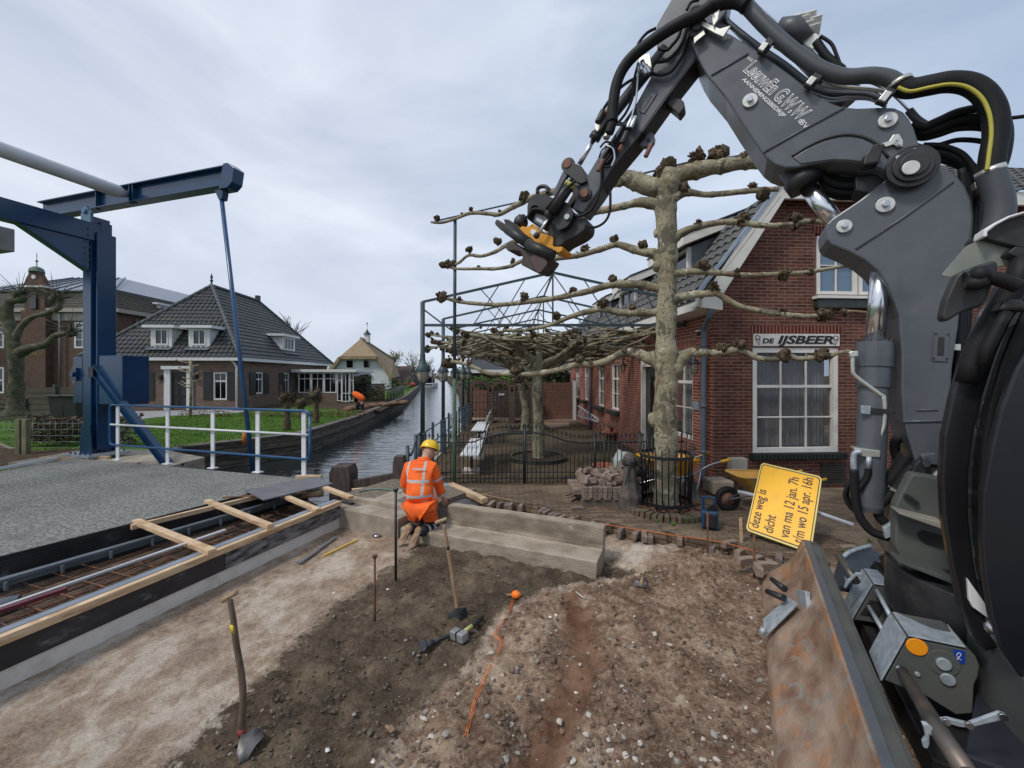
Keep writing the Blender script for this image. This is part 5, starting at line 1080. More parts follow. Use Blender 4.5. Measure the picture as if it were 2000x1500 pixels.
def tiles(mb,O,d,up,n,W,H,course=.3,wave=.2,amp=.022,lim=None,step=.03,spw=5):
    nc=int(math.ceil(H/course))
    for c in range(nc):
        h0=c*course; h1=min(h0+course+.02,H)
        a0,b0=(lim(h0) if lim else (0,W)); 
        if b0-a0<.1: continue
        nx=max(2,int((b0-a0)/wave*spw)); vs=[]
        for i in range(nx+1):
            x=a0+(b0-a0)*i/nx; wv=amp*(math.sin(2*math.pi*x/wave)+.35*math.sin(4*math.pi*x/wave+1)); jj=.004*noise.noise(V((x*5,c,0)))
            p=O+d*x+up*h0+n*(step+wv+jj)
            vs+= [p-n*(step*.9),p,O+d*x+up*h1+n*(.004+wv)]
        fs=[]
        for i in range(nx): fs+= [(3*i,3*i+3,3*i+4,3*i+1),(3*i+1,3*i+4,3*i+5,3*i+2)]
        mb.add(vs,fs,False)
def slope(a,b_): d=(b_-a); return d.normalized(),d.length
ru,rl_=slope(gut(0,.36,EZ+.15),gut(0,-KN1,TZ+.0))
m=MB(); tiles(m,gut(-.2,.36,EZ+.17),HS,ru,(ru.cross(HS)).normalized()*(-1 if ru.cross(HS).z<0 else 1),SL+.2,rl_,course=.27,wave=.24,amp=.024,step=.035); m.build('side_roof',TILE,house)
m=MB(); g0=gut(0,.3,EZ+.1); m.quad(g0-HS*.2,g0+HS*SL,g0+HS*SL+ru*rl_,g0-HS*.2+ru*rl_); m.build('roof_deck',SILL,house)
# front hip tiles above the fascia and upper roof
hu=V((0,0,0))+HS*.8+V((0,0,.6)); hu.normalize()
m=MB(); tiles(m,HC+HR*(KN1-.05)-HS*.28+V((0,0,TZ+.07)),HR,hu,HR.cross(hu).normalized(),8,2.4,course=.27,wave=.24,lim=lambda h:(h*.55,8-h*.3)); m.build('hip_roof',TILE,house)
m=MB(); uu=(HR*1.3+V((0,0,.75))).normalized(); O_=gut(-.25,-KN1,TZ+.05); m.quad(O_,O_+HS*(SL+.25),O_+HS*(SL+.25)+uu*2.6,O_+HS*2+uu*2.6); m.build('upper_roof',TILE,house)
m=MB(); m.tube([O_+V((0,0,.03)),HC+HR*(KN1+1.2)+HS*1.7+V((0,0,TZ+1.4))],.06,8); m.build('hip_ridge',TILE,house)
# dormers on the garden side
def dormer(k0,k1,zb,zt,xin,par):
    out=.12; W_=k1-k0
    o0=lambda k,x,z_: HC+HS*k+HR*x+V((0,0,z_))
    x0=xin
    m=MB(); m.prism([o0(k0,x0,zb),o0(k0,x0+1.15,zt+.35),o0(k0,x0+1.15,zb+1.4),o0(k0,x0,zt)][0:1]+[o0(k0,x0+1.1,zt+.45),o0(k0,x0,zt)],HS*.04)
    m.prism([o0(k1,x0,zb),o0(k1,x0+1.1,zt+.45),o0(k1,x0,zt)],-HS*.04); d=m.build('dormer_cheek',mat('lead_grey',(.09,.105,.125),(.13,.145,.165),rough=.5,scale=3),par)
    m=MB(); m.prism([o0(k0-.16,x0-.22,zt-.02),o0(k0-.16,x0+1.2,zt+.55),o0(k0-.16,x0+1.25,zt+.75),o0(k0-.16,x0-.22,zt+.17)],HS*(W_+.32)); r_=m.build('dormer_roof',CREAM,d,bevel=.005)
    m=MB(); m.prism([o0(k0-.18,x0-.24,zt+.172),o0(k0-.18,x0+1.3,zt+.79),o0(k0-.18,x0+1.3,zt+.83),o0(k0-.18,x0-.24,zt+.21)],HS*(W_+.36)); m.build('roof_felt',TILED,r_)
    window(d,HC+HR*x0,HS,-HR,k0,k1,zb,zt,3 if W_>1.6 else 2,[.5],fw=.07,inset=0,gm=GLD,mf=mat('dormer_white',(.6,.59,.56),rough=.5),deep=.08,name='dormer_window')
dormer(kS(1347,-.22),kS(1347,-.22)+1.45,3.42,4.55,.22,house)
dormer(kS(1243,-.22),kS(1243,-.22)+1.3,3.42,4.45,.22,house)
dormer(kS(1193,-.22),kS(1193,-.22)+1.3,3.42,4.35,.22,house)
m=MB(); a=gut(3.6,.2,EZ+.9); m.tube([a,a+V((0,0,-.75))],.04,8); m.build('dormer_pipe',PLG,house)
# down pipe
dp=MB(); dp.tube(cat([WS(1387,600,.20),WS(1386,618,.20),WS(1376,640,.12),WS(1375,670,.1),WS(1374,800,.1),WS(1373,950,.1)],4),.045,12)
for v in (672,790,880): p=WS(1374.5,v,.1); dp.tube([p,p+V((0,0,-.05))],.053,12)
dp.build('drain_pipe',mat('pipe_blue_grey',(.10,.13,.17),(.13,.16,.20),rough=.4),house)
m=MB(); a=WS(1153,700,.08); m.tube([V((a.x,a.y,EZ+.05)),V((a.x,a.y,0))],.045,10); m.build('drain_pipe',MC['pipe_blue_grey'],house)
# neighbouring bay, painted pinkish
h2=thing('neighbour_house',HC+HS*SL,'pinkish painted brick house end with two narrow white windows beyond the brick house','house')
hE=(kS(1146),kS(1139),1.0,2.4); hF=(kS(1129),kS(1122),1.0,2.4)
m=MB(); wall(m,HC+HR*.05,HS,-HR,SL,kS(1112),-.2,2.95,[hE,hF]); m.build('side_wall',BRP,h2)
for h in (hE,hF): 
    window(h2,HC+HR*.05,HS,-HR,*h,2,[(.68,.06),.33],fw=.06,back='curtain'); m=MB(); m.beam(HC+HS*(h[0]-.08)-HR*.06+V((0,0,h[2]-.07)),HC+HS*(h[1]+.08)-HR*.06+V((0,0,h[2]-.07)),.2,.12); m.build('window_sill',SILL,h2,bevel=.01)
m=MB(); k9=kS(1112); m.prism([HC+HR*.05+HS*k9+V((0,0,-.2)),HC+HR*6+HS*k9+V((0,0,-.2)),HC+HR*6+HS*k9+V((0,0,5)),HC+HR*1.05+HS*k9+V((0,0,4.8)),HC+HR*.05+HS*k9+V((0,0,2.95))],-HS*.1); m.build('end_wall',BRP,h2)
m=MB(); m.prism([gut(SL+.01,.02,2.9),gut(SL+.01,.36,2.93),gut(SL+.01,.36,3.1),gut(SL+.01,.02,3.2)],HS*(k9-SL+.2)); m.build('eaves_fascia',WHITE,h2)
m=MB(); tiles(m,gut(SL+.02,.36,3.1),HS,ru,(ru.cross(HS)).normalized()*(-1 if ru.cross(HS).z<0 else 1),k9-SL+.2,rl_,course=.27,wave=.24); m.build('side_roof',TILE,h2)
h=WS(1352,650,.0)
# wall lamps
def wall_lamp(u,v,sc_,lab):
    p=WS(u,v,.22); t=thing('wall_lamp',p,lab,'wall lamp','wall lamps on the brick house'); s=sc_
    m=MB(); m.lathe(p,[(.0,.13*s),(.02*s,.13*s),(.025*s,.09*s),(.06*s,.04*s),(.115*s,.0),(.0,.0)],20); m.build('lamp_hood',BLACK,t)
    m=MB(); m.tube(cat([p+HR*.22+V((0,0,.02)),p+HR*.22+V((0,0,.1)),p+V((0,0,.2*s)),p+V((0,0,.13*s))],4),.01,6); m.build('lamp_arm',BLACK,t)
    m=MB(); m.lathe(p,[(.07*s,-.005),(.075*s,-.06*s),(.055*s,-.15*s),(.02*s,-.19*s)],16); m.build('lamp_glass',glassmat('lamp_glass','#8a8a80',.6),t)
    m=MB()
    for k in range(4):
        a=k*math.pi/2+.4; d=V((math.cos(a),math.sin(a),0)); m.tube([p+d*.078*s,p+d*.083*s+V((0,0,-.06*s)),p+d*.06*s+V((0,0,-.16*s)),p+V((0,0,-.22*s))],.005,5)
    m.build('lamp_cage',BLACK,t)
wall_lamp(1356,710,1.0,'black wall lamp beside the large side window next to the drain pipe'); wall_lamp(1217,715,.95,'black wall lamp between the door and the narrow side windows')
wall_lamp(1176,716,.95,'black wall lamp between the two narrow side windows of the brick house'); wall_lamp(1127,718,.9,'black wall lamp on the pinkish far end of the house row')
cm=thing('security_camera',WS(1364,651,.12),'small white dome security camera under the eaves beside the drain pipe','security camera'); m=MB(); m.sph(WS(1364,652,.12),.035,14,8); m.build('dome',BLACK,cm); m=MB(); m.cyl(WS(1364,648,.12),WS(1364,645,.12),.045); m.build('housing',WHITE,cm); m=MB(); m.beam(WS(1364,646,.12),WS(1366,646,0),.02,.02); m.build('arm',WHITE,cm)
a=G(1425,957); m=MB(); p=WF(1440,925,.1); 
m.box(WF(1440,909,.1),(.27,.15,.26),RM); tag(m.build('meter_box',mat('box_beige',(.30,.29,.24),(.35,.34,.29),rough=.6),bevel=.008),'pale beige meter box fixed low on the brick front wall','meter box')
m=MB(); m.box(WF(1402,948,.22),(.36,.35,.22),RM); tag(m.build('concrete_block',CONC,bevel=.03),'low rounded concrete block standing at the corner of the brick house','block')
m=MB(); c=WF(1628,925,.03)
for k in range(9): m.beam(c+V((-.22,0,-.16+.04*k)),c+V((.22,0,-.16+.04*k)),.03,.02)
gr=m.build('cellar_grille',SILL); tag(gr,'dark slatted cellar grille low in the front wall below the sign side','grille')
# ================= fence and gate along the garden
FY=7.42
def PF(u,v): return P(u,v,FY)
def zf(x,y): return (780+x/4,600+y/4)
fence=thing('garden_fence',(-.2,FY,0),'black wrought iron garden fence with wavy top gate and spearhead bars','fence')
topc=[(190,1052),(540,1055),(610,1040),(700,1010),(780,990),(860,982),(980,982),(1100,985),(1200,1010),(1290,1040),(1380,1056),(1440,1058),(1530,1055),(1870,1052),(2220,1052)]
def top(u):
    x=(u-780)*4
    for (x0,y0),(x1,y1) in zip(topc,topc[1:]):
        if x0<=x<=x1: return 600+(y0+(y1-y0)*(x-x0)/(x1-x0))/4
    return 863
m=MB(); m.tube(cat([PF(*zf(*q)) for q in topc],5),.014,8); m.build('top_rail',FENCEB,fence)
for y in (1288,1336): m=MB(); m.beam(PF(*zf(150,y)),PF(*zf(2220,y)),.03,.014); m.build('bottom_rail',FENCEB,fence)
u=830
while u<1336:
    x,y=u,top(u); p=PF(x,y-11); q=PF(x,943); m=MB(); m.tube([q,V((q.x,q.y,p.z))],.0075,6); m.lathe(V((p.x,p.y,p.z)),[(.006,-.005),(.014,.0),(.017,.02),(.012,.04),(.0,.07)],8); m.build('bar',FENCEB,fence); u+=8.35
for x,w_ in ((980,.045),(1525,.035),(1600,.03),(1885,.045),(160,.07)):
    a=PF(*zf(x,1400)); t=PF(*zf(x,930 if x in(980,) else 1000)); m=MB(); m.tube([a,V((a.x,a.y,t.z))],w_/2,8,sq=1); m.lathe(V((a.x,a.y,t.z)),[(w_*.5,0),(w_*.6,.02),(0,.06)],8); m.build('gate_post',FENCEB,fence)
m=MB(); m.tube(cat([PF(*zf(*q)) for q in ((1525,1060),(1530,1010),(1568,980),(1600,1010),(1602,1060))],4),.014,8); c=PF(*zf(1568,928)); m.tube([c+V((.075*math.cos(a),0,.075*math.sin(a))) for a in [k*.393 for k in range(17)]],.010,6); m.tube([PF(*zf(1568,1000)),PF(*zf(1568,940))],.01,6); m.sph(PF(*zf(1568,930)),.022,8,6); m.build('ring_ornament',FENCEB,fence)
# side return of the fence near the tree
# pole carrying the espalier
m=MB(); a=PF(889,948); m.tube([V((a.x,a.y-.1,-.05)),V((a.x,a.y-.1,.9)),V((a.x,a.y-.1,1.9))],.035,12); sp=m.build('lower_pole',POLEG,None); 
pole=thing('training_pole',(a.x,a.y-.1,0),'tall thin green pole in front of the garden fence carrying the trained tree','pole'); sp.parent=pole; sp.location=sp.location-pole.location
m=MB(); m.tube([V((a.x,a.y-.1,1.9)),P(889,428,a.y-.1)],.03,10); m.build('upper_pole',PERG,pole)
# canal railing and lantern posts with steel frame
XL=-1.73
cr=thing('canal_railing',(XL,12,0),'dark green railing along the canal edge of the garden with ring ornaments','railing')
for y in (8.95,11.2,13.4,15.4,16.6): m=MB(); m.beam((XL,y,0),(XL,y,.9),.05,.05); m.lathe((XL,y,.9),[(.03,0),(.035,.02),(0,.05)],8); m.build('railing_post',PERG,cr)
for z_ in (.83,.5,.16): m=MB(); m.tube([(XL,7.5,z_),(XL,16.7,z_)],.014,6); m.build('rail',PERG,cr)
for y in (11.6,): 
    m=MB()
    for r_,zz in ((.17,.62),(.12,.28)): m.tube([V((XL,y+r_*math.cos(k*.39),zz+r_*math.sin(k*.39))) for k in range(17)],.012,6)
    m.build('ring_ornament',PERG,cr)
def lantern(y,first=False):
    t=thing('lantern_post',(XL,y,0),'','lamp post','lantern posts along the canal')
    m=MB(); m.beam((XL,y,0),(XL,y,.85),.13,.13); m.build('post_base',PERG,t,bevel=.01)
    m=MB(); m.tube([(XL,y,.85),(XL,y,3.38)],.045,12); m.build('post',PERG,t)
    c=V((XL,y,2.0)); m=MB(); m.lathe(c,[(.047,.38),(.05,.36),(.052,.28),(.065,.22),(.09,.15),(.155,.05),(.15,.035),(.05,.03)],24); m.build('lantern_hood',PERG,t)
    m=MB(); m.lathe(c,[(.11,.03),(.115,-.03),(.095,-.11),(.05,-.17),(.045,-.18)],20); m.build('lantern_glass',glassmat('lantern_glass','#b5ae98',.25),t)
    m=MB()
    for k in range(8):
        a=k*math.pi/4; d=V((math.cos(a),math.sin(a),0)); m.tube([c+d*.14+V((0,0,.04)),c+d*.14+V((0,0,-.08)),c+d*.10+V((0,0,-.16)),c+d*.05+V((0,0,-.2))],.006,5)
    m.build('lantern_cage',PERG,t); return t
ls=['green lantern post nearest the worker, at the corner of the iron fence','second green lantern post along the canal, behind the nearest one','third green lantern post along the canal, behind the tall thin pole','fourth green lantern post along the canal, small behind the third','farthest green lantern post along the canal beside the arched brick wall']
l0=lantern(7.93); l0['label']=ls[0]
for y,l in zip((10.3,12.4,14.5,16.3),ls[1:]): dup(l0,(XL,y,0),label=l)
# steel roof frame
rf=thing('steel_canopy_frame',(.8,8,2.9),'slender green steel roof trusses without covering spanning from canal posts to brick house','canopy frame')
xr=3.34
def truss(y):
    ap=V((.79,y,3.95)); L_=V((XL,y,3.38)); Rr=V((xr,y,3.38)); lo=2.93
    m=MB(); m.beam(V((XL,y,lo)),V((xr,y,lo)),.04,.05); m.beam(L_,ap,.035,.045); m.beam(ap,Rr,.035,.045)
    m.beam(ap,V((.79,y,lo)),.03,.03); m.beam(V((XL,y,3.25)),V((XL+.42,y,lo)),.03,.03)
    for x0,z0_,x1 in () if y>13 else ((-.6,3.62,.02),(.25,3.82,-.28),(-.25,3.71,-.75),(.79,3.93,.1),(.79,3.93,1.5),(1.4,3.80,1.95),(2.1,3.66,1.6),(2.6,3.53,2.9)): m.beam(V((x0,y,z0_)),V((x1,y,lo)),.018,.018)
    m.beam(V((xr,y,2.9)),V((xr,y,3.4)),.04,.04); m.build('truss',PERG,rf)
for y in (7.93,10.3,12.4,14.5,16.3): truss(y)
m=MB(); m.beam((.79,7.93,3.93),(.79,16.3,3.93),.03,.03); m.build('ridge_bar',PERG,rf)
# chain posts by the water
for (u,v0,v1,Y,l) in ((796,874,925,7.5,'short dark post with chain beside the mooring post'),(812,852,905,7.7,'short dark post with chain at the first lantern post')):
    a=P(u,v1,Y); t=P(u,v0,Y); m=MB(); m.tube([V((a.x,Y,-.3)),V((a.x,Y,t.z))],.035,10); m.lathe(V((a.x,Y,t.z)),[(.035,0),(.03,.03),(0,.045)],10); tag(m.build('chain_post',PERG),l,'post')
m=MB(); pts=cat([P(797,880,7.5),P(802,890,7.55),P(808,875,7.6),P(813,858,7.7),P(822,850,7.85)],8); m.tube(pts,[.014+.008*(i%2) for i in range(len(pts))],6); tag(m.build('chain',PERG),'dark chain hanging between the short posts at the canal edge','chain')
# ================= trees
def plane_bark():
    m=mat('plane_bark',(.20,.175,.11),(.36,.33,.22),rough=.85,scale=3.2,vec=(1,1,.6),bump=.35,bscale=22)
    N=m.node_tree.nodes; L=m.node_tree.links; B=N['Principled BSDF']; src=B.inputs['Base Color'].links[0].from_socket; tc=nd(N,'ShaderNodeTexCoord')
    def lay(src,scale,lo,hi,c,dist=.8):
        n=nd(N,'ShaderNodeTexNoise'); n.inputs['Scale'].default_value=scale; n.inputs['Detail'].default_value=5; n.inputs['Distortion'].default_value=dist; L.new(tc.outputs['Object'],n.inputs['Vector'])
        r=nd(N,'ShaderNodeMapRange'); r.inputs['From Min'].default_value=lo; r.inputs['From Max'].default_value=hi; L.new(n.outputs[0],r.inputs[0])
        x=nd(N,'ShaderNodeMix',data_type='RGBA'); L.new(r.outputs[0],x.inputs[0]); L.new(src,x.inputs[6]); x.inputs[7].default_value=(*c,1); return x.outputs[2]
    o=lay(src,4,.54,.575,(.115,.105,.07)); o=lay(o,7,.60,.63,(.40,.37,.28)); o=lay(o,18,.58,.6,(.14,.12,.08),1.2); o=lay(o,13,.62,.67,(.09,.065,.045),1.5); o=lay(o,1.8,.56,.66,(.19,.13,.075)); o=lay(o,30,.55,.7,(.16,.14,.1),.4)
    L.new(o,B.inputs['Base Color']); return m
BARK=plane_bark(); KNOB=mat('knuckle_bark',(.04,.03,.02),(.15,.115,.078),rough=1,scale=25,bump=1,bscale=60,c3=(.2,.15,.1),s3=12,t3=(.55,.65),spec=.1)
PEN=V((.37,.93,0)).normalized(); PEC=6.41/math.hypot(.37,.93)
def PE(u,v,o=0):
    Y=(PEC+o)/((u-1000)/F*PEN.x+PEN.y); return P(u,v,Y)
rt=random.Random(3)
def knob(mb,p,r,up=V((0,0,1))):
    for k in range(3+int(r*30)):
        d=V((rt.gauss(0,1),rt.gauss(0,1),rt.gauss(0,.8))).normalized(); mb.sph(p+d*r*.5,V((r,r,r))*rt.uniform(.45,.75),7,5,amp=.9,fr=2.5)
    for k in range(int(14+r*160)):
        d=(V((rt.gauss(0,1),rt.gauss(0,1),rt.gauss(0,1)))+up*.4).normalized(); a=p+d*r*.55; mb.tube([a,a+d*r*rt.uniform(.3,.55)],[r*.2,r*.09],4,True,False)
def wob(pts,n,a,rs): 
    q=cat(pts,n); o=[]
    for i,p in enumerate(q): o.append(p+V((noise.noise(p*3),noise.noise(p*3+V((9,0,0))),noise.noise(p*3+V((0,9,0)))))*a)
    r=lerpl(rs,len(q)); r=[x*(1+.16*noise.noise(p*7)+(.14 if i%7==3 else 0)) for i,(x,p) in enumerate(zip(r,q))]
    return q,r
zz5=lambda *p:[(800+x/2.857,250+y/2.857) for x,y in p]
zz7=lambda *p:[(1200+x/3.3333,350+y/3.3333) for x,y in p]
esp=thing('espalier_tree',PE(1301,992),'tall plane tree trained flat in horizontal tiers, with knobbly branches and mottled bark','tree')
m=MB(); q,r=wob([PE(1301,1000),PE(1301,985),PE(1300,940),PE(1301,860),PE(1297,815),PE(1301,760),PE(1302,700),PE(1300,655),PE(1303,560),PE(1303,470),PE(1300,400),PE(1304,360),PE(1312,335)],6,.012,[.24,.19,.158,.155,.17,.15,.165,.135,.13,.135,.15,.19,.16])
m.tube(q,r,20); 
for (u,v,rr_) in ((1278,820,.09),(1322,720,.10),(1275,700,.08),(1288,990,.09),(1318,995,.09),(1284,520,.07),(1283,455,.05)): m.sph(PE(u,v,-.02),(rr_,rr_,rr_*1.3),12,8,amp=.3)
m.build('trunk',BARK,esp)
BRN=[(zz5((1400,330),(1350,330),(1270,300),(1200,280),(1120,300),(1000,325),(850,345),(690,385),(640,410),(580,440),(500,482),(440,478),(340,475),(260,505),(180,528),(120,525)),(.15,.13,.09,.05,.045,.035,.028,.02),[(640,385,.1),(345,455,.05),(150,505,.06),(290,480,.03),(500,462,.03),(780,350,.05)]),
(zz5((1400,430),(1290,415),(1200,435),(1100,455),(1040,470),(900,520),(760,590),(620,625),(540,655),(480,690),(400,715),(330,710),(270,755),(200,772)),(.09,.055,.05,.042,.038,.03,.026,.02),[(490,635,.08),(330,683,.07),(240,755,.06),(190,765,.07)]),
(zz5((1430,790),(1390,730),(1360,700),(1290,690),(1200,660),(1150,650),(1080,672),(980,702),(900,717),(800,728),(700,722),(620,745),(560,772),(480,785),(400,785),(260,785),(205,768)),(.08,.07,.05,.045,.04,.034,.028,.02),[(1145,620,.07),(1300,655,.07),(980,672,.075),(935,700,.03),(575,745,.045),(215,760,.07),(385,772,.03)]),
(zz5((1420,895),(1370,890),(1300,875),(1200,868),(1130,872),(1000,910),(900,932),(780,955),(640,972),(500,986),(380,980),(280,970),(220,955),(160,945)),(.07,.06,.052,.045,.038,.032,.03),[(1130,842,.07),(910,907,.065),(635,940,.08),(275,962,.065),(180,943,.12),(1300,858,.04),(1200,855,.04)]),
(zz5((1430,1040),(1380,1030),(1300,1030),(1180,1030),(1090,1010),(1060,1010),(990,1025),(900,1052),(820,1085),(740,1110),(620,1130),(520,1125)),(.07,.06,.05,.045,.038,.03,.024),[(1075,980,.095),(1245,1000,.055),(815,1050,.075),(540,1110,.05)]),
(zz5((1430,1350),(1380,1310),(1330,1285),(1270,1258),(1190,1255),(1100,1300),(1000,1322),(950,1312),(860,1342),(750,1365),(640,1375),(540,1372),(440,1370),(350,1330),(290,1312),(220,1302)),(.1,.08,.055,.045,.04,.035,.028),[(1195,1243,.07),(1260,1238,.07),(945,1290,.08),(600,1350,.1),(600,1400,.08),(330,1308,.06),(215,1308,.10),(1010,1310,.05)]),
(zz5((1430,330),(1500,262),(1600,237),(1700,215),(1800,202),(1900,190),(2000,185),(2120,160)),(.15,.12,.105,.1,.09,.08),[(1430,225,.14),(1600,165,.12),(1720,155,.13),(1870,165,.09),(1530,340,.09),(1400,260,.12)]),
(zz5((1450,400),(1500,375),(1560,360),(1650,372),(1760,365),(1900,350),(1960,345),(2060,340)),(.09,.06,.04,.038,.04,.035),[(1920,328,.06),(1970,372,.09)]),
(zz7((380,400),(430,355),(540,310),(700,280),(830,282),(940,300),(1050,302),(1170,287),(1280,272),(1390,285)),(.08,.05,.04,.036,.034,.028),[(545,288,.06),(835,262,.09),(1165,255,.085),(1290,270,.04),(1175,310,.05)]),
(zz7((370,620),(410,615),(550,600),(700,612),(850,625),(1000,622),(1120,615),(1250,607),(1400,582),(1520,562),(1620,545)),(.08,.05,.038,.034,.03,.022,.018),[(575,568,.09),(795,610,.06),(1115,615,.08),(1280,605,.05),(1600,550,.05)]),
(zz7((370,800),(430,770),(520,752),(620,745),(670,745),(740,790),(830,832),(940,855),(1080,877),(1200,892),(1300,892),(1380,882)),(.08,.055,.042,.038,.034,.03),[(650,705,.095),(1090,865,.065),(1370,882,.10),(850,830,.04)]),
(zz7((370,1250),(420,1200),(450,1160),(500,1127),(560,1130),(680,1130),(780,1112),(860,1132),(930,1165),(1060,1172),(1130,1150),(1200,1170),(1290,1162),(1390,1160),(1450,1132),(1540,1120)),(.10,.08,.05,.045,.038,.034,.03,.022),[(715,1100,.085),(810,1080,.085),(1110,1148,.085),(1350,1142,.085),(530,1108,.06)]),
(zz7((1480,865),(1560,860),(1700,872),(1820,860)),(.022,.016,.014,.012),[(1490,865,.05)])]
for i,(pts,rs,kn_) in enumerate(BRN):
    m=MB(); q,r=wob([PE(u,v,-.015) for u,v in pts],5,.02,rs); m.tube(q,r,9); o=m.build('branch',BARK,esp)
    f=zz5 if i<8 else zz7
    for x,y,rr_ in kn_: m=MB(); knob(m,PE(*f((x,y))[0],-.02),rr_); m.build('knuckle',KNOB,o)
m=MB(); m.tube([PE(850,432),PE(980,402),PE(1150,365),PE(1340,318),PE(1480,300)],.014,6); m.build('training_bar',PERG,esp)
# roof-trained plane trees in the courtyard
def roofplane(x,y,rb,lab,x0,x1,y0,y1,seed,lean=0,big=None):
    global rt; rt=random.Random(seed); t=thing('roof_trained_plane_tree',(x,y,0),lab,'tree','roof-trained plane trees in the courtyard')
    m=MB(); q,r=wob([V((x,y,-.05)),V((x,y,.12)),V((x+.01,y,.8)),V((x-.02+lean,y,1.6)),V((x+lean,y,2.15)),V((x+lean,y,2.5))],6,.03,[rb*1.7,rb*1.25,rb,rb*.95,rb*1.05,rb*.9]); m.tube(q,r,16); m.build('trunk',BARK,t)
    m=MB(); kb=MB(); n=17
    for k in range(n):
        tx=rt.uniform(x0,x1); ty=y0+(y1-y0)*((k+.5)/n); 
        if k%2: tx=x0 if rt.random()<.5 else x1
        s=V((x+lean,y,rt.uniform(1.9,2.45))); e=V((tx,ty,rt.uniform(2.5,2.95))); mid=s.lerp(e,.35)+V((0,0,.28)); md2=s.lerp(e,.7)+V((rt.uniform(-.2,.2),0,.1))
        md2.z=e.z+rt.uniform(-.08,.08); mid.z=min(mid.z,2.8)
        q,r=wob([s,s.lerp(mid,.5)+V((0,0,-.05)),mid,md2,e],7,.07,[.085,.065,.05,.036,.022]); m.tube(q,r,7)
        knob(kb,e,rt.uniform(.045,.08))
        for j in range(9):
            a=q[rt.randrange(8,len(q)-2)]; dx=rt.choice((-1,1))*rt.uniform(.5,1.5); b2=a+V((dx,rt.uniform(-.5,.5),0)); b2.z=rt.uniform(2.42,3.0); b2.x=max(x0-.1,min(x1+.1,b2.x)); b2.y=max(y0-.1,min(y1+.1,b2.y))
            md=a.lerp(b2,.5)+V((0,rt.uniform(-.12,.12),rt.uniform(-.06,.06))); q2,r2=wob([a,a.lerp(md,.5),md,b2],5,.06,[.034,.026,.02,.013]); m.tube(q2,r2,6)
            knob(kb,b2,rt.uniform(.04,.08))
            if rt.random()<.6:
                c2=md; e2=c2+V((rt.uniform(-.3,.3),rt.uniform(-.3,.3),rt.uniform(-.02,.16))); m.tube([c2,c2.lerp(e2,.5)+V((0,0,.02)),e2],[.018,.015,.012],5); knob(kb,e2,.035)
    for x_,y_ in (big or []): pass
    o=m.build('crown',BARK,t); kb.build('knuckles',KNOB,o)
roofplane(.61,9.57,.125,'nearer roof-trained plane tree in a round bed in the courtyard, with flat crown',-1.75,3.15,8.2,11.9,21)
roofplane(.47,14.3,.13,'farther roof-trained plane tree behind the first one, with leaning mottled trunk',-1.7,2.9,12.0,16.6,22,lean=-.12)
for (x,y,r_,l) in ((.61,9.57,.66,'round dark edging ring of the nearer courtyard tree bed'),(.47,14.3,.6,'round dark edging ring of the farther courtyard tree bed')):
    m=MB(); m.lathe((x,y,0),[(r_-.05,.02),(r_-.05,.09),(r_,.09),(r_,-.05)],40,False); tag(m.build('tree_bed_edging',SILL),l,'edging')
    m=MB(); m.lathe((x,y,0),[(0,.05),(r_-.05,.05)],32); struct(m.build('bed_soil',SOIL))
# tree guard around the espalier trunk
TC=PE(1301,992); TC.z=0
tg=thing('tree_guard',TC,'round black iron tree guard of upright bars around the big trunk','tree guard')
for k in range(26):
    a=2*math.pi*k/26+.1; d=V((math.cos(a),math.sin(a),0)); tp_=.9+.16*(d.y>0)-.03*math.sin(k*3); m=MB(); m.tube([TC+d*.33+V((0,0,.05)),TC+d*.355+V((0,0,.75)),TC+d*.385+V((0,0,tp_))],.009,6); m.lathe(TC+d*.385+V((0,0,tp_)),[(.009,0),(.012,.01),(0,.05)],6); m.build('bar',FENCEB,tg)
for z_,r_ in ((.13,.345),(.80,.365)):
    m=MB(); m.lathe(TC,[(r_,z_-.022),(r_+.008,z_-.022),(r_+.008,z_+.022),(r_,z_+.022)],48,False); m.build('hoop',FENCEB,tg)
# raised brick ring with soil and dead leaves
m=MB()
for k in range(46):
    a=2*math.pi*k/46; d=V((math.cos(a),math.sin(a),0)); e=V((-d.y,d.x,0)); m.box(TC+d*.52+V((0,0,-.0+.01*math.sin(k*5))),(.2,.062,.17),Matrix((d,e,V((0,0,1)))).transposed())
tag(m.build('brick_tree_ring',mat('mossy_brick',(.10,.075,.05),(.17,.12,.085),rough=.95,scale=14,bump=.6,c3=(.07,.08,.035),s3=5,t3=(.5,.65)),bevel=.006),'ring of upright mossy bricks around the foot of the big tree','tree ring')
m=MB(); m.lathe(TC,[(0,.07),(.3,.06),(.45,.04)],32); struct(m.build('tree_ring_soil',SOIL))
m=MB(); rr=random.Random(8)
for k in range(420):
    a=rr.uniform(0,6.28); r_=.15+.33*rr.random()**.6; p=TC+V((r_*math.cos(a),r_*math.sin(a),.07+rr.uniform(0,.03))); s=rr.uniform(.02,.045); Mx=Matrix.Rotation(rr.uniform(0,6),3,'Z')@Matrix.Rotation(rr.uniform(-.9,.9),3,'X')
    m.add([p+Mx@V(v) for v in ((-s,0,0),(-.3*s,-.6*s,.2*s),(s,0,.3*s),(-.2*s,.7*s,.1*s),(.2*s,0,-.2*s))],[(0,1,4),(1,2,4),(2,3,4),(3,0,4)])
tag(m.build('dead_leaves',mat('dead_leaf',(.10,.05,.03),(.22,.11,.07),rough=.9,scale=20)),'brown dead leaves inside the tree guard','leaves',None,'stuff')
GRN=mat('leaf_green',(.05,.11,.015),(.10,.19,.03),rough=.8,scale=10)
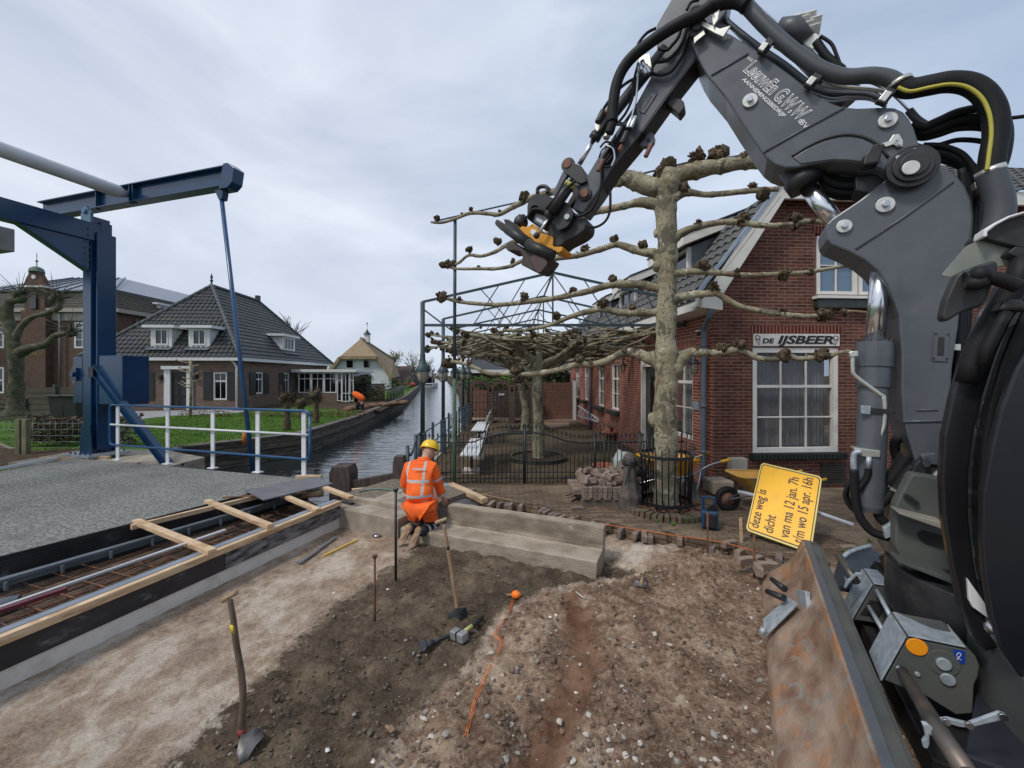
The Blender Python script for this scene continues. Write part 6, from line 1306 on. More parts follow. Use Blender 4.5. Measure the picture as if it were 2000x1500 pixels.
def tuft(p,n,h,mb,rr=rr,w=.006):
    for k in range(n):
        a=rr.uniform(0,6.28); d=V((math.cos(a),math.sin(a),0)); l=h*rr.uniform(.5,1.1); e=V((-d.y,d.x,0))*w; b0=p+d*rr.uniform(0,.02)
        mb.add([b0-e,b0+e,b0+d*l*.5+V((0,0,l*.8))],[(0,1,2)])
m=MB()
for (u,v) in ((1315,1027),(1283,1020),(1255,1002),(1380,900),(1672,1078),(1700,1060),(1650,1080)): tuft(G(u,v,.07 if u<1330 else .0),26,.07,m)
tag(m.build('weeds',GRN),'small green weeds sprouting between the bricks at the tree foot','weeds',None,'stuff')
def lin1(y,pl):
    for (x0,y0),(x1,y1) in zip(pl,pl[1:]):
        if y0<=y<=y1: return x0+(x1-x0)*(y-y0)/(y1-y0)
    return pl[-1][0]
bankR=lambda y:lin1(y,[(-2,17.4),(-8.2,63),(-46,285),(-190,900)]); bankL=lambda y:lin1(y,[(-7.9,21),(-10.5,40),(-20.5,91),(-63,285),(-230,900)])
# ================= far vegetation and buildings
def bare_tree(x,y,z,h,w_,lab,seed,m_=None,cat_='tree',name='bare_tree',lv=4,grp=None,twig=1.0,leaves=None):
    r=random.Random(seed); t=thing(name,(x,y,z),lab,cat_,grp); tr_=MB(); cr_=MB(); lf=MB()
    def grow(p,d,l,rad,k,mb):
        n=3; pts=[p]; 
        for i in range(n): d=(d+V((r.gauss(0,.13),r.gauss(0,.13),r.gauss(0,.06)))).normalized(); pts.append(pts[-1]+d*l/n)
        mb.tube(pts,[rad*(1-.3*i/n) for i in range(n+1)],5 if k>1 else 7)
        if k>=lv:
            if leaves:
                for j in range(leaves):
                    c=pts[-1]+V((r.gauss(0,1),r.gauss(0,1),r.gauss(0,1)))*w_*.07; s=w_*.035*r.uniform(.5,1.3); a=r.uniform(0,6); lf.add([c+V((math.cos(a)*s,math.sin(a)*s,r.uniform(-s,s))),c+V((-math.sin(a)*s,math.cos(a)*s,0)),c+V((0,0,s)),c+V((-math.cos(a)*s,-math.sin(a)*s,r.uniform(-s,s)))],[(0,1,2,3)])
            return
        for j in range(4 if k else 6):
            a=r.uniform(0,6.28); sp=r.uniform(.35,.85)*w_/h*1.6; nd_=(d+V((math.cos(a)*sp,math.sin(a)*sp,r.uniform(-.1,.35)))).normalized(); q=pts[r.choice((1,2,3)) if k else r.choice((2,3))]
            grow(q,nd_,l*r.uniform(.55,.8),max(rad*.55,.008*twig),k+1,cr_)
    grow(V((x,y,z)),V((0,0,1)),h*.38,h*.022,0,tr_)
    tr_.build('trunk',m_ or TWIG,t); cr_.build('crown',m_ or TWIG,t)
    if leaves: lf.build('foliage',LEAFP,t)
    return t
TWIG=mat('twig',(.07,.06,.05),(.12,.10,.085),rough=1); LEAFP=mat('spring_leaf',(.12,.16,.03),(.2,.24,.06),rough=.9,scale=2)
LEAFD=mat('evergreen_leaf',(.018,.04,.012),(.05,.085,.025),rough=.9,scale=3)
def bush(x0,x1,y0,y1,z0,z1,n,m_,name,lab,catg,seed=1,s=.12,kind=None,grp=None,lump=1.2,cond=None):
    r=random.Random(seed); b=MB()
    k=0
    while k<n:
        p=V((r.uniform(x0,x1),r.uniform(y0,y1),r.uniform(z0,z1)))
        hh=z1-(z1-z0)*.35*(.5+.5*noise.noise(V((p.x*lump,p.y*lump,seed))))
        if cond and not cond(p.x,p.y): continue
        k+=1
        if p.z>hh or noise.noise(p*1.6)>.25: continue
        S=s*r.uniform(.5,1.3); Mx=Matrix.Rotation(r.uniform(0,6),3,'Z')@Matrix.Rotation(r.uniform(-1.4,1.4),3,'X'); b.add([p+Mx@V((-S,0,0)),p+Mx@V((0,-S*.5,0)),p+Mx@V((S,0,0)),p+Mx@V((0,S*.5,0))],[(0,1,2,3)])
    return tag(b.build(name,m_),lab,catg,grp,kind)
# ================= left bank
BRD=brickmat('brown_mixed_brick','#6f5548','#4c3a33','#8d8076',ms=.009,bw=.22,bh=.065)
def at(C0,d,u): r=(u-1000)/F; t=(r*C0.y-C0.x)/(d.x-r*d.y); return t
GZ=-.15
hs=thing('hipped_roof_house',(-18,28,GZ),'brown brick bungalow with a tall dark hipped tile roof, white dormers and dark shutters','house')
C2=V((-17.0,25.3,0)); S2=V((-.06,.998,0)).normalized(); F2=V((-S2.y,S2.x,0)); NF=-S2; NS=-F2
WLF=8.4; WLS=14.3; E2=2.88
def zz_(C0,d,k,v): p=C0+d*k; return CH-(v-HZ)/F*p.y
def rng(C0,d,u0,u1,v0,v1):
    a,b_=sorted((at(C0,d,u0),at(C0,d,u1))); k=(a+b_)/2; return (a,b_,zz_(C0,d,k,v1),zz_(C0,d,k,v0))
f1=rng(C2,F2,416,443,727,781); f0=rng(C2,F2,263,285,727,781); fd=rng(C2,F2,335,367,726,795); s1=rng(C2,S2,499.5,514,727,769); s2=rng(C2,S2,554,565,728,773)
m=MB(); wall(m,C2,F2,NF,0,WLF,GZ,E2,[f1,f0,fd]); wall(m,C2,S2,NS,0,WLS,GZ,E2,[s1,s2]); m.build('brick_wall',BRD,hs)
WHT=mat('white_trim',(.58,.58,.57),(.64,.64,.63),rough=.5); SHU=mat('shutter_dark',(.012,.014,.014),(.02,.022,.022),rough=.5)
for h in (f1,f0): window(hs,C2,F2,NF,*h,2,[(.7,.08)],fw=.09,mw=.03,mf=WHT,gm=GLD)
for h in (s1,s2): window(hs,C2,S2,NS,*h,2,[(.7,.08)],fw=.09,mw=.03,mf=WHT,gm=GLD)
def shutter(C0,d,n,a,b_,z0,z1):
    m=MB(); m.prism([C0+d*a+n*.02+V((0,0,z0)),C0+d*b_+n*.02+V((0,0,z0)),C0+d*b_+n*.02+V((0,0,z1)),C0+d*a+n*.02+V((0,0,z1))],n*.03); m.build('shutter',SHU,hs)
w_=(f1[1]-f1[0]); shutter(C2,F2,NF,f1[0]-.55,f1[0]-.04,f1[2],f1[3]); shutter(C2,F2,NF,f1[1]+.04,f1[1]+.55,f1[2],f1[3]); shutter(C2,F2,NF,f0[0]-.5,f0[0]-.04,f0[2],f0[3])
for h in (s1,s2): shutter(C2,S2,NS,h[0]-.75,h[0]-.04,h[2],h[3]); shutter(C2,S2,NS,h[1]+.04,h[1]+.7,h[2],h[3])
m=MB(); o=lambda k,z,n_=.05:C2+F2*k+NF*n_+V((0,0,z))
m.beam(o(fd[0]-.15,GZ),o(fd[0]-.15,fd[3]+.3),.35,.1,up=NF); m.beam(o(fd[1]+.2,GZ),o(fd[1]+.2,fd[3]+.3),.35,.1,up=NF); m.beam(o(fd[0]-.4,fd[3]+.25,.12),o(fd[1]+.45,fd[3]+.25,.12),.2,.25,up=NF); m.build('door_surround',WHT,hs)
m=MB(); m.prism([o(fd[0],GZ,-.04),o(fd[1],GZ,-.04),o(fd[1],fd[3],-.04),o(fd[0],fd[3],-.04)],S2*.05); d_=m.build('front_door',SHU,hs)
m=MB(); 
for i in range(2):
    for j in range(3): 
        a=fd[0]+.12+i*.45; z0=.1+j*.62; m.tube([o(a,z0,-.03),o(a+.35,z0,-.03),o(a+.35,z0+.5,-.03),o(a,z0+.5,-.03),o(a,z0,-.03)],.012,4)
m.build('door_moulding',BLACK,d_)
num=text('house_number','2',INK,hs,o(at(C2,F2,310),zz_(C2,F2,5,748),.01),-F2,(0,0,1),.42,.004)
for u in (316,384): m=MB(); p=C2+F2*at(C2,F2,u)+NF*.12+V((0,0,zz_(C2,F2,4,736))); m.box(p,(.2,.2,.25)); m.build('wall_lamp',BLACK,hs,bevel=.02)
# eaves
OV=.4; c=lambda a,b_,z:C2+F2*a+S2*b_+V((0,0,z)); Wd,Ln=WLF,WLS
m=MB(); m.prism([c(-OV,-OV,E2),c(Wd+OV,-OV,E2),c(Wd+OV,Ln+OV,E2),c(-OV,Ln+OV,E2)],V((0,0,.2))); m.build('white_eaves',WHT,hs)
ZR=8.35; m=MB(); eh=E2+.2; hw=Wd/2+OV; sl_=math.hypot(hw,ZR-eh); uf=(S2*hw+V((0,0,ZR-eh))).normalized(); us=(F2*hw+V((0,0,ZR-eh))).normalized()
WT=Wd+2*OV; LT=Ln+2*OV
tiles(m,c(-OV,-OV,eh),F2,uf,F2.cross(uf)*(-1 if F2.cross(uf).z<0 else 1),WT,sl_,course=.36,wave=.3,amp=.03,step=.05,lim=lambda h:(h/sl_*hw,WT-h/sl_*hw),spw=4)
m.build('front_roof_slope',TILED,hs)
m=MB(); tiles(m,c(-OV,-OV,eh),S2,us,S2.cross(us)*(-1 if S2.cross(us).z<0 else 1),LT,sl_,course=.36,wave=.3,amp=.012,step=.05,lim=lambda h:(h/sl_*hw,LT-h/sl_*hw),spw=4)
m.build('side_roof_slope',TILED,hs)
m=MB(); R0=c(Wd/2,hw-OV,ZR); R1=c(Wd/2,Ln-hw+OV,ZR); m.quad(c(Wd+OV,-OV,eh),c(Wd+OV,Ln+OV,eh),R1,R0); m.add([c(-OV,Ln+OV,eh),c(Wd+OV,Ln+OV,eh),R1],[(0,1,2)]); m.build('rear_roof_slope',TILED,hs)
m=MB()
for a,b_ in ((c(-OV,-OV,eh),R0),(R0,R1),(c(-OV,Ln+OV,eh),R1),(c(Wd+OV,-OV,eh),R0)):
    n_=int((b_-a).length/.38)
    for k in range(n_): p=a.lerp(b_,k/n_); q=a.lerp(b_,(k+1.1)/n_); m.tube([p+V((0,0,.03)),q+V((0,0,.07))],[.13,.11],8)
m.build('ridge_tiles',mat('ridge_grey',(.06,.065,.07),(.1,.105,.11),rough=.7),hs)
m=MB(); m.lathe(R0,[(.06,.1),(.05,.3),(.12,.4),(.03,.5),(.09,.6),(0,.95)],10); m.build('finial',BLACK,hs); m=MB(); m.box(R1+V((0,0,.25)),(.3,.3,.45)); m.build('roof_vent',BLACK,hs)
def box_dormer(par,O,d,n,w,z0,z1,dep,cols,ohang=.3,cheek=WHT):
    q=lambda a,k,z_:O+d*a-n*k+V((0,0,z_)); m=MB(); m.prism([q(0,.01,z0),q(0,dep,z1),q(0,.01,z1)],d*.05); m.prism([q(w,.01,z0),q(w,dep,z1),q(w,.01,z1)],-d*.05); x=m.build('dormer',cheek,par)
    m=MB(); m.prism([q(-ohang,-ohang,z1),q(w+ohang,-ohang,z1),q(w+ohang,dep,z1),q(-ohang,dep,z1)],V((0,0,.17))); m.build('dormer_roof',WHT,x,bevel=.01)
    m=MB(); wall(m,O,d,n,0,w,z0,z1,[(.22,w-.22,z0+.12,z1-.05)]); m.build('dormer_face',WHT,x); window(x,O,d,n,.22,w-.22,z0+.12,z1-.05,cols,[],fw=.09,mw=.05,mf=WHT,gm=GLD,inset=.0,name='dormer_window')
    m=MB(); m.prism([q(-.1,0,z0-.02),q(w+.1,0,z0-.02),q(w+.1,-.35,z0-.2),q(-.1,-.35,z0-.2)],V((0,0,.03))); m.build('lead_apron',mat('lead_blue',(.07,.085,.11),(.1,.115,.14),rough=.5),x)
    return x
for u in (336,409.5):
    O=C2+S2*.15; k=at(O,F2,u); box_dormer(hs,O+F2*k,F2,NF,1.25,3.72,4.88,1.5,2)
O=C2+F2*.3; k0=at(O,S2,551); k1=at(O,S2,576); box_dormer(hs,O+S2*k0,S2,NS,k1-k0,3.85,5.0,1.5,3)
m=MB(); p=C2+F2*-.02+NF*.1; m.tube([p+V((-.3,0,E2)),p+V((-.1,0,E2-.15)),p+V((.02,0,E2-.4)),p+V((.02,0,0))],.06,8); m.build('drain_pipe',WHT,hs)
# conservatory
cv=thing('conservatory',(-14.5,32,GZ),'white glazed garden room with flat roof and brick base, attached to the dark-roofed bungalow','conservatory')
A=V((-16.9,32.2,0)); dx=V((1,.02,0)).normalized(); nn_=V((.02,-1,0)); Wc=(690-1000)/F*32.2+16.9
m=MB(); wall(m,A,dx,nn_,0,3.1,GZ,.55,[]); m.build('base_wall',BRD,cv)
m=MB(); m.prism([A+V((-.3,-.3,2.22)),A+dx*(Wc+.3)+V((0,-.3,2.22)),A+dx*(Wc+.3)+V((0,4,2.22)),A+V((-.3,4,2.22))],V((0,0,.22))); m.build('flat_roof',WHT,cv,bevel=.02)
for i in range(3): window(cv,A,dx,nn_,.1+i*1.0,1.08+i*1.0,.6,2.2,2,[(.72,.06)],fw=.08,mw=.035,mf=WHT,gm=GLD,inset=.02)
for a,b_ in ((3.12,3.5),(4.12,Wc)): window(cv,A,dx,nn_,a,b_,GZ+.1,2.2,1,[(.75,.06)],fw=.07,mf=WHT,gm=GLD,inset=.02)
dw=window(cv,A,dx,nn_,3.5,4.12,GZ+.05,2.2,2,[(.28,.05)],fw=.07,mw=.05,mf=WHT,gm=GLD,inset=-.03,name='glazed_door')
m=MB(); m.prism([A+dx*Wc,A+dx*Wc+V((0,4,0)),A+dx*Wc+V((0,4,2.2)),A+dx*Wc+V((0,0,2.2))],V((-.05,0,0))); m.build('side_glazing',GLD,cv)
# ---- town hall
th=thing('town_hall',(-38,34,GZ),'large brown brick hall with mansard roof, tall white windows and a small stepped bell gable','town hall')
BRT=brickmat('hall_brick','#5c4238','#48342d','#74655b',ms=.008); x0,x1,y0,y1=-46.0,-30.9,32.0,50.0; OA=V((x1,y0,0)); L_=V((-1,0,0)); YB=V((0,1,0))
def hz_(v,Y=32.): return CH-(v-HZ)/F*Y
def hk(u,Y=32.): return x1-(u-1000)/F*Y
CZ=hz_(610)
hw_=[(hk(96),hk(68),hz_(670),hz_(628)),(hk(165+22),hk(145),hz_(680),hz_(629)),(hk(96),hk(66),hz_(750),hz_(715)),(hk(187),hk(143),hz_(750),hz_(715)),(hk(8),hk(-22),hz_(768),hz_(717)),(hk(8),hk(-22),hz_(680),hz_(629))]
m=MB(); wall(m,OA,L_,V((0,-1,0)),0,15,GZ,CZ,hw_); sh_=[(8.6,9.5,1,2.6)]; wall(m,OA,YB,V((1,0,0)),0,18,GZ,CZ,sh_); m.build('brick_wall',BRT,th)
for h in hw_: window(th,OA,L_,V((0,-1,0)),*h,3,[(.62,.1),.3,.82] if h[3]>3 else [(.5,.1)],fw=.13,mw=.045,mf=WHT,gm=glassmat('hall_glass','#232b30',0),inset=.02)
m=MB(); m.beam(V((-46.2,31.85,CZ+.12)),V((x1+.2,31.85,CZ+.12)),.5,.28); m.beam(V((x1+.15,31.7,CZ+.12)),V((x1+.15,50,CZ+.12)),.5,.28); m.beam(V((-46,31.95,CZ-.35)),V((x1,31.95,CZ-.35)),.1,.6); m.build('cornice',mat('hall_stone',(.30,.27,.23),(.36,.33,.28),rough=.7),th)
TM=mat('mossy_tile',(.035,.03,.026),(.065,.055,.045),rough=.8,scale=3,c3=(.05,.06,.025),s3=1,t3=(.5,.62)); RZ=hz_(566); ins=1.3
m=MB(); ufm=(YB*ins+V((0,0,RZ-CZ-.2))).normalized(); hh_=math.hypot(ins,RZ-CZ-.2)
tiles(m,V((x1+.2,31.7,CZ+.25)),L_,ufm,V((0,-1,.5)).normalized(),15.3,hh_,course=.3,wave=.3,amp=.02,step=.04,lim=lambda h:(h/hh_*ins,15.3),spw=3); ufs=(L_*ins+V((0,0,RZ-CZ-.2))).normalized()
tiles(m,V((x1+.2,31.7,CZ+.25)),YB,ufs,V((1,0,.5)).normalized(),18,hh_,course=.3,wave=.3,amp=.02,step=.04,lim=lambda h:(h/hh_*ins,18),spw=3); m.build('mansard_tiles',TM,th)
ZN=mat('zinc_roof',(.16,.19,.24),(.22,.25,.30),rough=.35,metal=.3); m=MB(); a=V((x1-ins,31.7+ins,RZ)); TZ2=RZ+1.3
m.quad(a,a+L_*13.5,a+L_*10+YB*6+V((0,0,2.6)),a+L_*5+YB*6+V((0,0,2.6))); m.quad(a,a+L_*5+YB*6+V((0,0,2.6)),a+L_*5+YB*14+V((0,0,2.6)),a+YB*17); m.build('zinc_roof',ZN,th)
m=MB()
for k in range(9): m.beam(a+L_*(k*1.4)+V((0,0,.04)),a+L_*(4.6+k*.62)+YB*6+V((0,0,2.64)),.06,.08)
m.build('roof_seam',mat('seam_dark',(.05,.06,.08),rough=.5),th)
m=MB(); m.beam(a+V((.1,0,.12)),a+YB*17+V((.1,0,.12)),.3,.25); m.beam(a+V((0,-.1,.05)),a+L_*14+V((0,-.1,.05)),.2,.15); m.build('roof_edge',SILL,th)
sd_=box_dormer(th,V((x1-.45,36.2,0)),YB,V((1,0,0)),4.3,6.75,8.25,1.6,3,.2)
# central gable with round head
gx=hk(80); m=MB(); bx=V((x1-gx,31.72,0)); m.box(bx+V((0,.0,3.4)),(1.9,.5,7.2)); m.box(bx+V((0,.2,7.6)),(1.55,.7,2.4)); m.build('gable_bay',BRT,th)
m=MB(); z0=hz_(562); g=lambda x,z_:bx+V((x,-.2,z_)); m.prism([g(-.95,z0),g(-.95,z0+.1),g(-.75,z0+.25),g(-.62,z0+.6),g(-.42,z0+.95),g(-.42,z0+1.1)]+[g(-.42+.42*(1-math.cos(t)),z0+1.1+.42*math.sin(t)) for t in [k*.3 for k in range(1,11)]]+[g(.42,z0+.95),g(.62,z0+.6),g(.75,z0+.25),g(.95,z0+.1),g(.95,z0)],YB*.4); m.build('bell_gable',BRT,th)
m=MB(); m.lathe(g(0,z0+1.15)+V((0,.2,0)),[(.46,0),(.4,.25),(.2,.4),(0,.45)],12); m.lathe(g(0,z0+1.6)+V((0,.2,0)),[(.03,0),(.03,.3),(.1,.4),(.02,.5),(.02,1.0),(0,1.05)],8); m.build('copper_cap',mat('copper_green',(.07,.12,.10),(.1,.16,.13),rough=.7),th)
m=MB(); m.box(bx+V((0,-.2,z0-.05)),(2.1,.6,.12)); m.cyl(g(0,z0+.75)+V((0,-.03,0)),g(0,z0+.75),.17,seg=14); m.build('stone_trim',WHT,th)
m=MB(); m.box(bx+V((0,-.24,hz_(590))),(.5,.08,1.2)); m.build('louvre_window',GLD,th)
text('gilt_lettering','RAADHUIS',mat('gilt',(.22,.15,.05),(.28,.2,.07),rough=.5),th,bx+V((-.88,-.27,hz_(696))),(1,0,0),(0,0,1),.38,.01,sx=.9)
for u,lw in ((118,.1),(222,.1)): m=MB(); p=V(((u-1000)/F*31.8,31.75,0)); m.tube([p+V((0,0,CZ)),p],.07,6); m.build('rain_pipe',mat('pipe_dull',(.12,.13,.12),rough=.6),th)
m=MB(); m.box((x1+.1,33.6,3.3),(.1,.12,6.6)); m.build('rain_pipe',MC['pipe_dull'],th)
# ---- thatched house
tt=thing('thatched_house',(-22,62,GZ),'white walled farmhouse with a golden thatched roof and a little white cupola','house')
TH=mat('thatch',(.20,.145,.085),(.31,.235,.145),rough=1,scale=1.2,vec=(3,3,.8),bump=.6,bscale=8); WW=mat('white_wall',(.52,.54,.57),(.6,.62,.64),rough=.8,scale=.5)
def Q(u,v,Y): return P(u,v,Y)
m=MB(); m.prism([Q(651,760,60),Q(651,716,60),Q(664,697,60),Q(736,697,60),Q(759,735,60),Q(760,760,60)],V((0,1.2,0))); m.build('white_walls',WW,tt)
m=MB(); a,b_,r0,er,el=Q(663,697,59.3),Q(737,697,59.3),Q(705,661,64.5),Q(765,738,59.3),Q(646,722,59.3); r1=Q(768,702,78); eb=Q(781,735,74)
m.add([a,b_,r0],[(0,1,2)]); m.quad(b_,er,eb,r1,r0); m.quad(a,r0,r1+V((-6,0,0)),Q(640,722,74),el)
for p,q in ((a,b_),(b_,er),(el,a)): m.beam(p+V((0,.2,-.12)),q+V((0,.2,-.12)),.5,.45)
m.tube([r0,r1],.25,6); m.build('thatched_roof',TH,tt)
for (u0,u1,v0,v1) in ((675,691.5,702,720),(708.5,725,702,720),(709,724,735,747)):
    p=Q(u0,v1,59.9); w_=(u1-u0)/F*59.9; h_=(v1-v0)/F*59.9; m=MB(); m.beam(p+V((0,0,h_/2)),p+V((w_,0,h_/2)),.06,h_); o_=m.build('window',WHT,tt); m=MB(); m.beam(p+V((.15,-.05,h_/2)),p+V((w_-.15,-.05,h_/2)),.04,h_-.3); m.build('pane',GLD,o_); m=MB(); m.beam(p+V((-.15,-.1,h_+.08)),p+V((w_+.15,-.1,h_+.08)),.2,.25); m.build('window_head',BLACK,o_)
m=MB(); p=Q(717,668,66); m.box(p+V((0,0,.6)),(.75,.75,1.3)); c_=m.build('cupola',WHT,tt); m=MB(); m.lathe(p+V((0,0,1.2)),[(.62,0),(.55,.15),(.2,.55),(.03,.9),(.03,1.6),(.12,1.7),(0,2.1)],8); m.build('cupola_roof',BLACK,c_)
# barn, car, fences, boat
bn=thing('barn',(-20,85,GZ),'low barn with a dark red-brown roof beside the canal, beyond the thatched house','barn')
m=MB(); m.prism([Q(768,760,82),Q(802,760,82),Q(802,741,82),Q(768,741,82)],V((0,8,0))); m.build('wall',mat('barn_wall',(.06,.035,.03),(.1,.06,.05),rough=.9),bn)
m=MB(); m.quad(Q(766,742,81),Q(804,742,81),Q(802,715,86),Q(770,715,86)); m.build('roof',mat('barn_roof',(.05,.03,.03),(.08,.05,.045),rough=.9),bn); m=MB(); m.quad(Q(782,752,81.9),Q(793,752,81.9),Q(793,744,81.9),Q(782,744,81.9)); m.build('door',WHT,bn)
cr_=thing('red_car',Q(797,752,76),'small red car parked beside the barn far along the canal','car'); m=MB(); p=Q(798,751,76); m.sph(p,(1.3,.8,.5),14,8); m.build('body',mat('car_red',(.5,.03,.02),rough=.3),cr_); m=MB(); m.sph(p+V((0,0,.45)),(.75,.7,.4),12,8); m.build('cabin',GLD,cr_)
bt=thing('motor_boat',(-20.3,96,-.9),'white motor boat with dark cabin moored far along the canal','boat'); 
m=MB(); p=V((-20.0,97,-.9)); 
m.prism([p+V((-1.15,0,0)),p+V((1.15,0,0)),p+V((1.25,0,1.1)),p+V((-1.25,0,1.1))],V((0,7,0))); m.build('hull',WHT,bt,bevel=.1); m=MB(); m.box(p+V((0,-.05,.75)),(2.2,.1,.2)); m.build('stripe',BLACK,bt)
m=MB(); m.box(p+V((0,2.5,1.7)),(1.9,3,1.3)); m.build('cabin',GLD,bt,bevel=.1); m=MB(); m.box(p+V((0,2.4,2.5)),(2.2,3.6,.12)); m.build('cabin_roof',BLACK,bt)
for s_ in (-1,1): m=MB(); m.tube([p+V((s_*.9,1.0,1.1)),p+V((s_*.9,1.0,2.5))],.05,6); m.build('roof_post',WHT,bt)
# quay boards of the left bank
qb=MB(); qp=[(-7.3,7.7),(-6.95,9.1),(-9.0,10.4),(-9.6,11.8),(-8.6,13.1),(-7.6,14.7),(-7.9,21),(-10.5,40),(-20.5,91)]
WQ=mat('quay_wood',(.075,.06,.048),(.18,.15,.125),rough=.85,scale=3,vec=(1,1,9),bump=.5,c3=(.04,.045,.03),s3=2)
for (xa,ya),(xb,yb) in zip(qp[1:],qp[2:]):
    for k in range(5): qb.beam((xa+.05,ya,-.22-.17*k),(xb+.05,yb,-.22-.17*k),.06,.155)
    qb.beam((xa-.05,ya,-.11),(xb-.05,yb,-.11),.34,.06); qb.beam((xa+.12,ya,-.42),(xb+.12,yb,-.42),.1,.12)
struct(qb.build('left_quay_boards',WQ,bevel=.0))
# drive, borders
DRV=mat('drive_gravel',(.22,.22,.22),(.34,.34,.34),rough=1,scale=6,bump=.6,bscale=30)
def gp(pts,z,th,name,m_): b=MB(); b.prism([G(u,v,z) for u,v in pts],(0,0,-th)); return struct(b.build(name,m_))
gp([(60,806),(265,800),(470,797),(500,797),(480,805),(330,812),(262,820),(160,822),(60,818)],GZ+.012,.1,'drive',DRV); gp([(250,797),(470,793),(650,786),(672,786),(672,790),(480,799),(250,803)],GZ+.016,.1,'house_border',SOIL)
gp([(0,868),(45,880),(160,876),(170,890),(0,910)],GZ+.02,.1,'bare_soil',SOIL); gp([(610,797),(690,800),(745,801),(790,780),(770,778),(640,790)],GZ+.02,.1,'dug_border',SOIL)
bush(-17,-6.9,20.8,21.2,GZ,.25,2600,mat('brown_twigs',(.10,.055,.03),(.17,.10,.06),rough=1,scale=6),'low_hedge','low clipped brown hedge between the drive and the lawn','hedge',3,.05)
m=bush(-14.4,-11.3,12.0,12.6,GZ+.1,.9,5200,mat('bare_hedge_twig',(.06,.045,.03),(.13,.10,.065),rough=1,scale=5),'bare_hedge','bare brown hedge behind the wooden post left of the blue tower','hedge',4,.06)
hp=thing('fence_post',(-14.3,11.9,GZ),'weathered split wooden fence post in front of the bare hedge','post')
for dx_ in (-.08,.1): mb=MB(); p=G(44,888,GZ); mb.beam(p+V((dx_,0,0)),p+V((dx_,0,.95)),.13,.12); mb.build('post_half',mat('mossy_wood',(.10,.10,.055),(.19,.18,.11),rough=.95,scale=9,vec=(1,1,.4)),hp,bevel=.01)
mb=MB(); a=G(44,884,GZ)
for k in range(5): mb.tube([a+V((-3,.3,.1+.17*k)),a+V((3.4,.1,.1+.17*k))],.0022,4)
for k in range(40): mb.tube([a+V((-3+.16*k,.2,.0)),a+V((-3+.16*k,.2,.85))],.0018,4)
tag(mb.build('wire_netting',GALV),'thin wire netting stretched in front of the bare hedge','netting')
mb=MB(); a=G(-20,862,GZ); mb.beam(a,G(60,890,GZ)+V((0,0,-.05)),.1,.1); tag(mb.build('fallen_pole',MC['mossy_wood']),'mossy pole leaning against the foot of the wooden fence post','pole')
wf=thing('wooden_fence',(-20,19,GZ),'dark horizontal board fence in front of the large brown hall','fence')
for u0,u1,v0,v1 in ((-30,52,781,812),(52,110,753,806),(110,165,755,806)):
    Y=19.2; a=P(u0,v1,Y); b_=P(u1,v0,Y); mb=MB(); n=int((b_.z-GZ)/.13)
    for k in range(n): mb.beam(V((a.x,Y+.02*(k%2),GZ+.07+.13*k)),V((b_.x,Y+.02*(k%2),GZ+.07+.13*k)),.03,.12)
    mb.build('board_panel',mat('fence_board',(.05,.045,.035),(.09,.08,.06),rough=.95,scale=5,vec=(1,1,6)),wf)
    mb=MB(); mb.beam(V((b_.x,Y-.05,GZ)),V((b_.x,Y-.05,b_.z+.05)),.12,.12); mb.build('fence_post',MC['fence_board'],wf)
for i,(u,l) in enumerate(((122,'dark wheelie bin, the one nearer the gnarled tree'),(148,'dark wheelie bin, the one next to the blue tower'))):
    p=P(u,805,17.8); t=thing('wheelie_bin',(p.x,17.8,GZ),l,'bin','wheelie bins by the fence'); mb=MB(); h=P(u,775,17.8).z; mb.prism([V((p.x-.26,17.6,GZ)),V((p.x+.26,17.6,GZ)),V((p.x+.31,17.5,h)),V((p.x-.31,17.5,h))],(0,.55,0)); mb.build('body',SHU,t,bevel=.02)
    mb=MB(); mb.box((p.x,17.78,h+.05),(.68,.7,.08)); mb.build('lid',SHU,t,bevel=.02)
mb=MB(); p=G(95,818,GZ); q=G(165,820,GZ); mb.beam(p+V((0,.3,.12)),q+V((.6,.6,.12)),.8,.26); tag(mb.build('planter_edge',mat('stone_green',(.14,.15,.11),(.2,.2,.15),rough=.9),bevel=.02),'low pale stone planter edge beside the blue tower','planter')
# gnarled tree at the far left
gt=thing('gnarled_tree',P(30,815,15.5),'old gnarled ivy-grown pollard tree with knotted stumps at the far left','tree')
rt=random.Random(31); m=MB(); Y=15.5; pq=lambda u,v,dy=0:P(u,v,Y+dy)
q,r=wob([pq(30,812),pq(30,790),pq(32,740),pq(30,690),pq(22,650),pq(5,610),pq(-20,590)],6,.1,[.4,.24,.2,.21,.19,.15,.12]); m.tube(q,r,14); m.build('trunk',mat('gnarly_bark',(.05,.045,.03),(.13,.12,.08),rough=1,scale=5,bump=1,bscale=14,c3=(.05,.065,.03),s3=2),gt)
for pts_,rs in ((((28,668),(40,640),(62,620),(90,612),(115,600),(108,585)),(.13,.1,.08,.1,.08)),(((35,690),(60,680),(90,672),(110,655),(140,650)),(.2,.14,.11,.1,.08)),(((20,650),(15,620),(18,590),(45,585),(38,575)),(.2,.15,.13,.1))):
    m=MB(); q,r=wob([pq(*a) for a in pts_],6,.06,rs); m.tube(q,r,9); e=q[-1]; knob(m,e,.17)
    for k in range(46): 
        d=V((rt.gauss(0,.8),rt.gauss(0,.5),abs(rt.gauss(.3,.5)))).normalized(); l=rt.uniform(.4,1.1); m.tube([e,e+d*l*.5+V((0,0,.03)),e+d*l],[.014,.009,.005],4)
    m.build('limb',MC['gnarly_bark'],gt)
bush(-19.8,-18.2,15.0,15.4,GZ,2.6,500,LEAFD,'ivy','dark ivy climbing the gnarled tree trunk','ivy',6,.05)
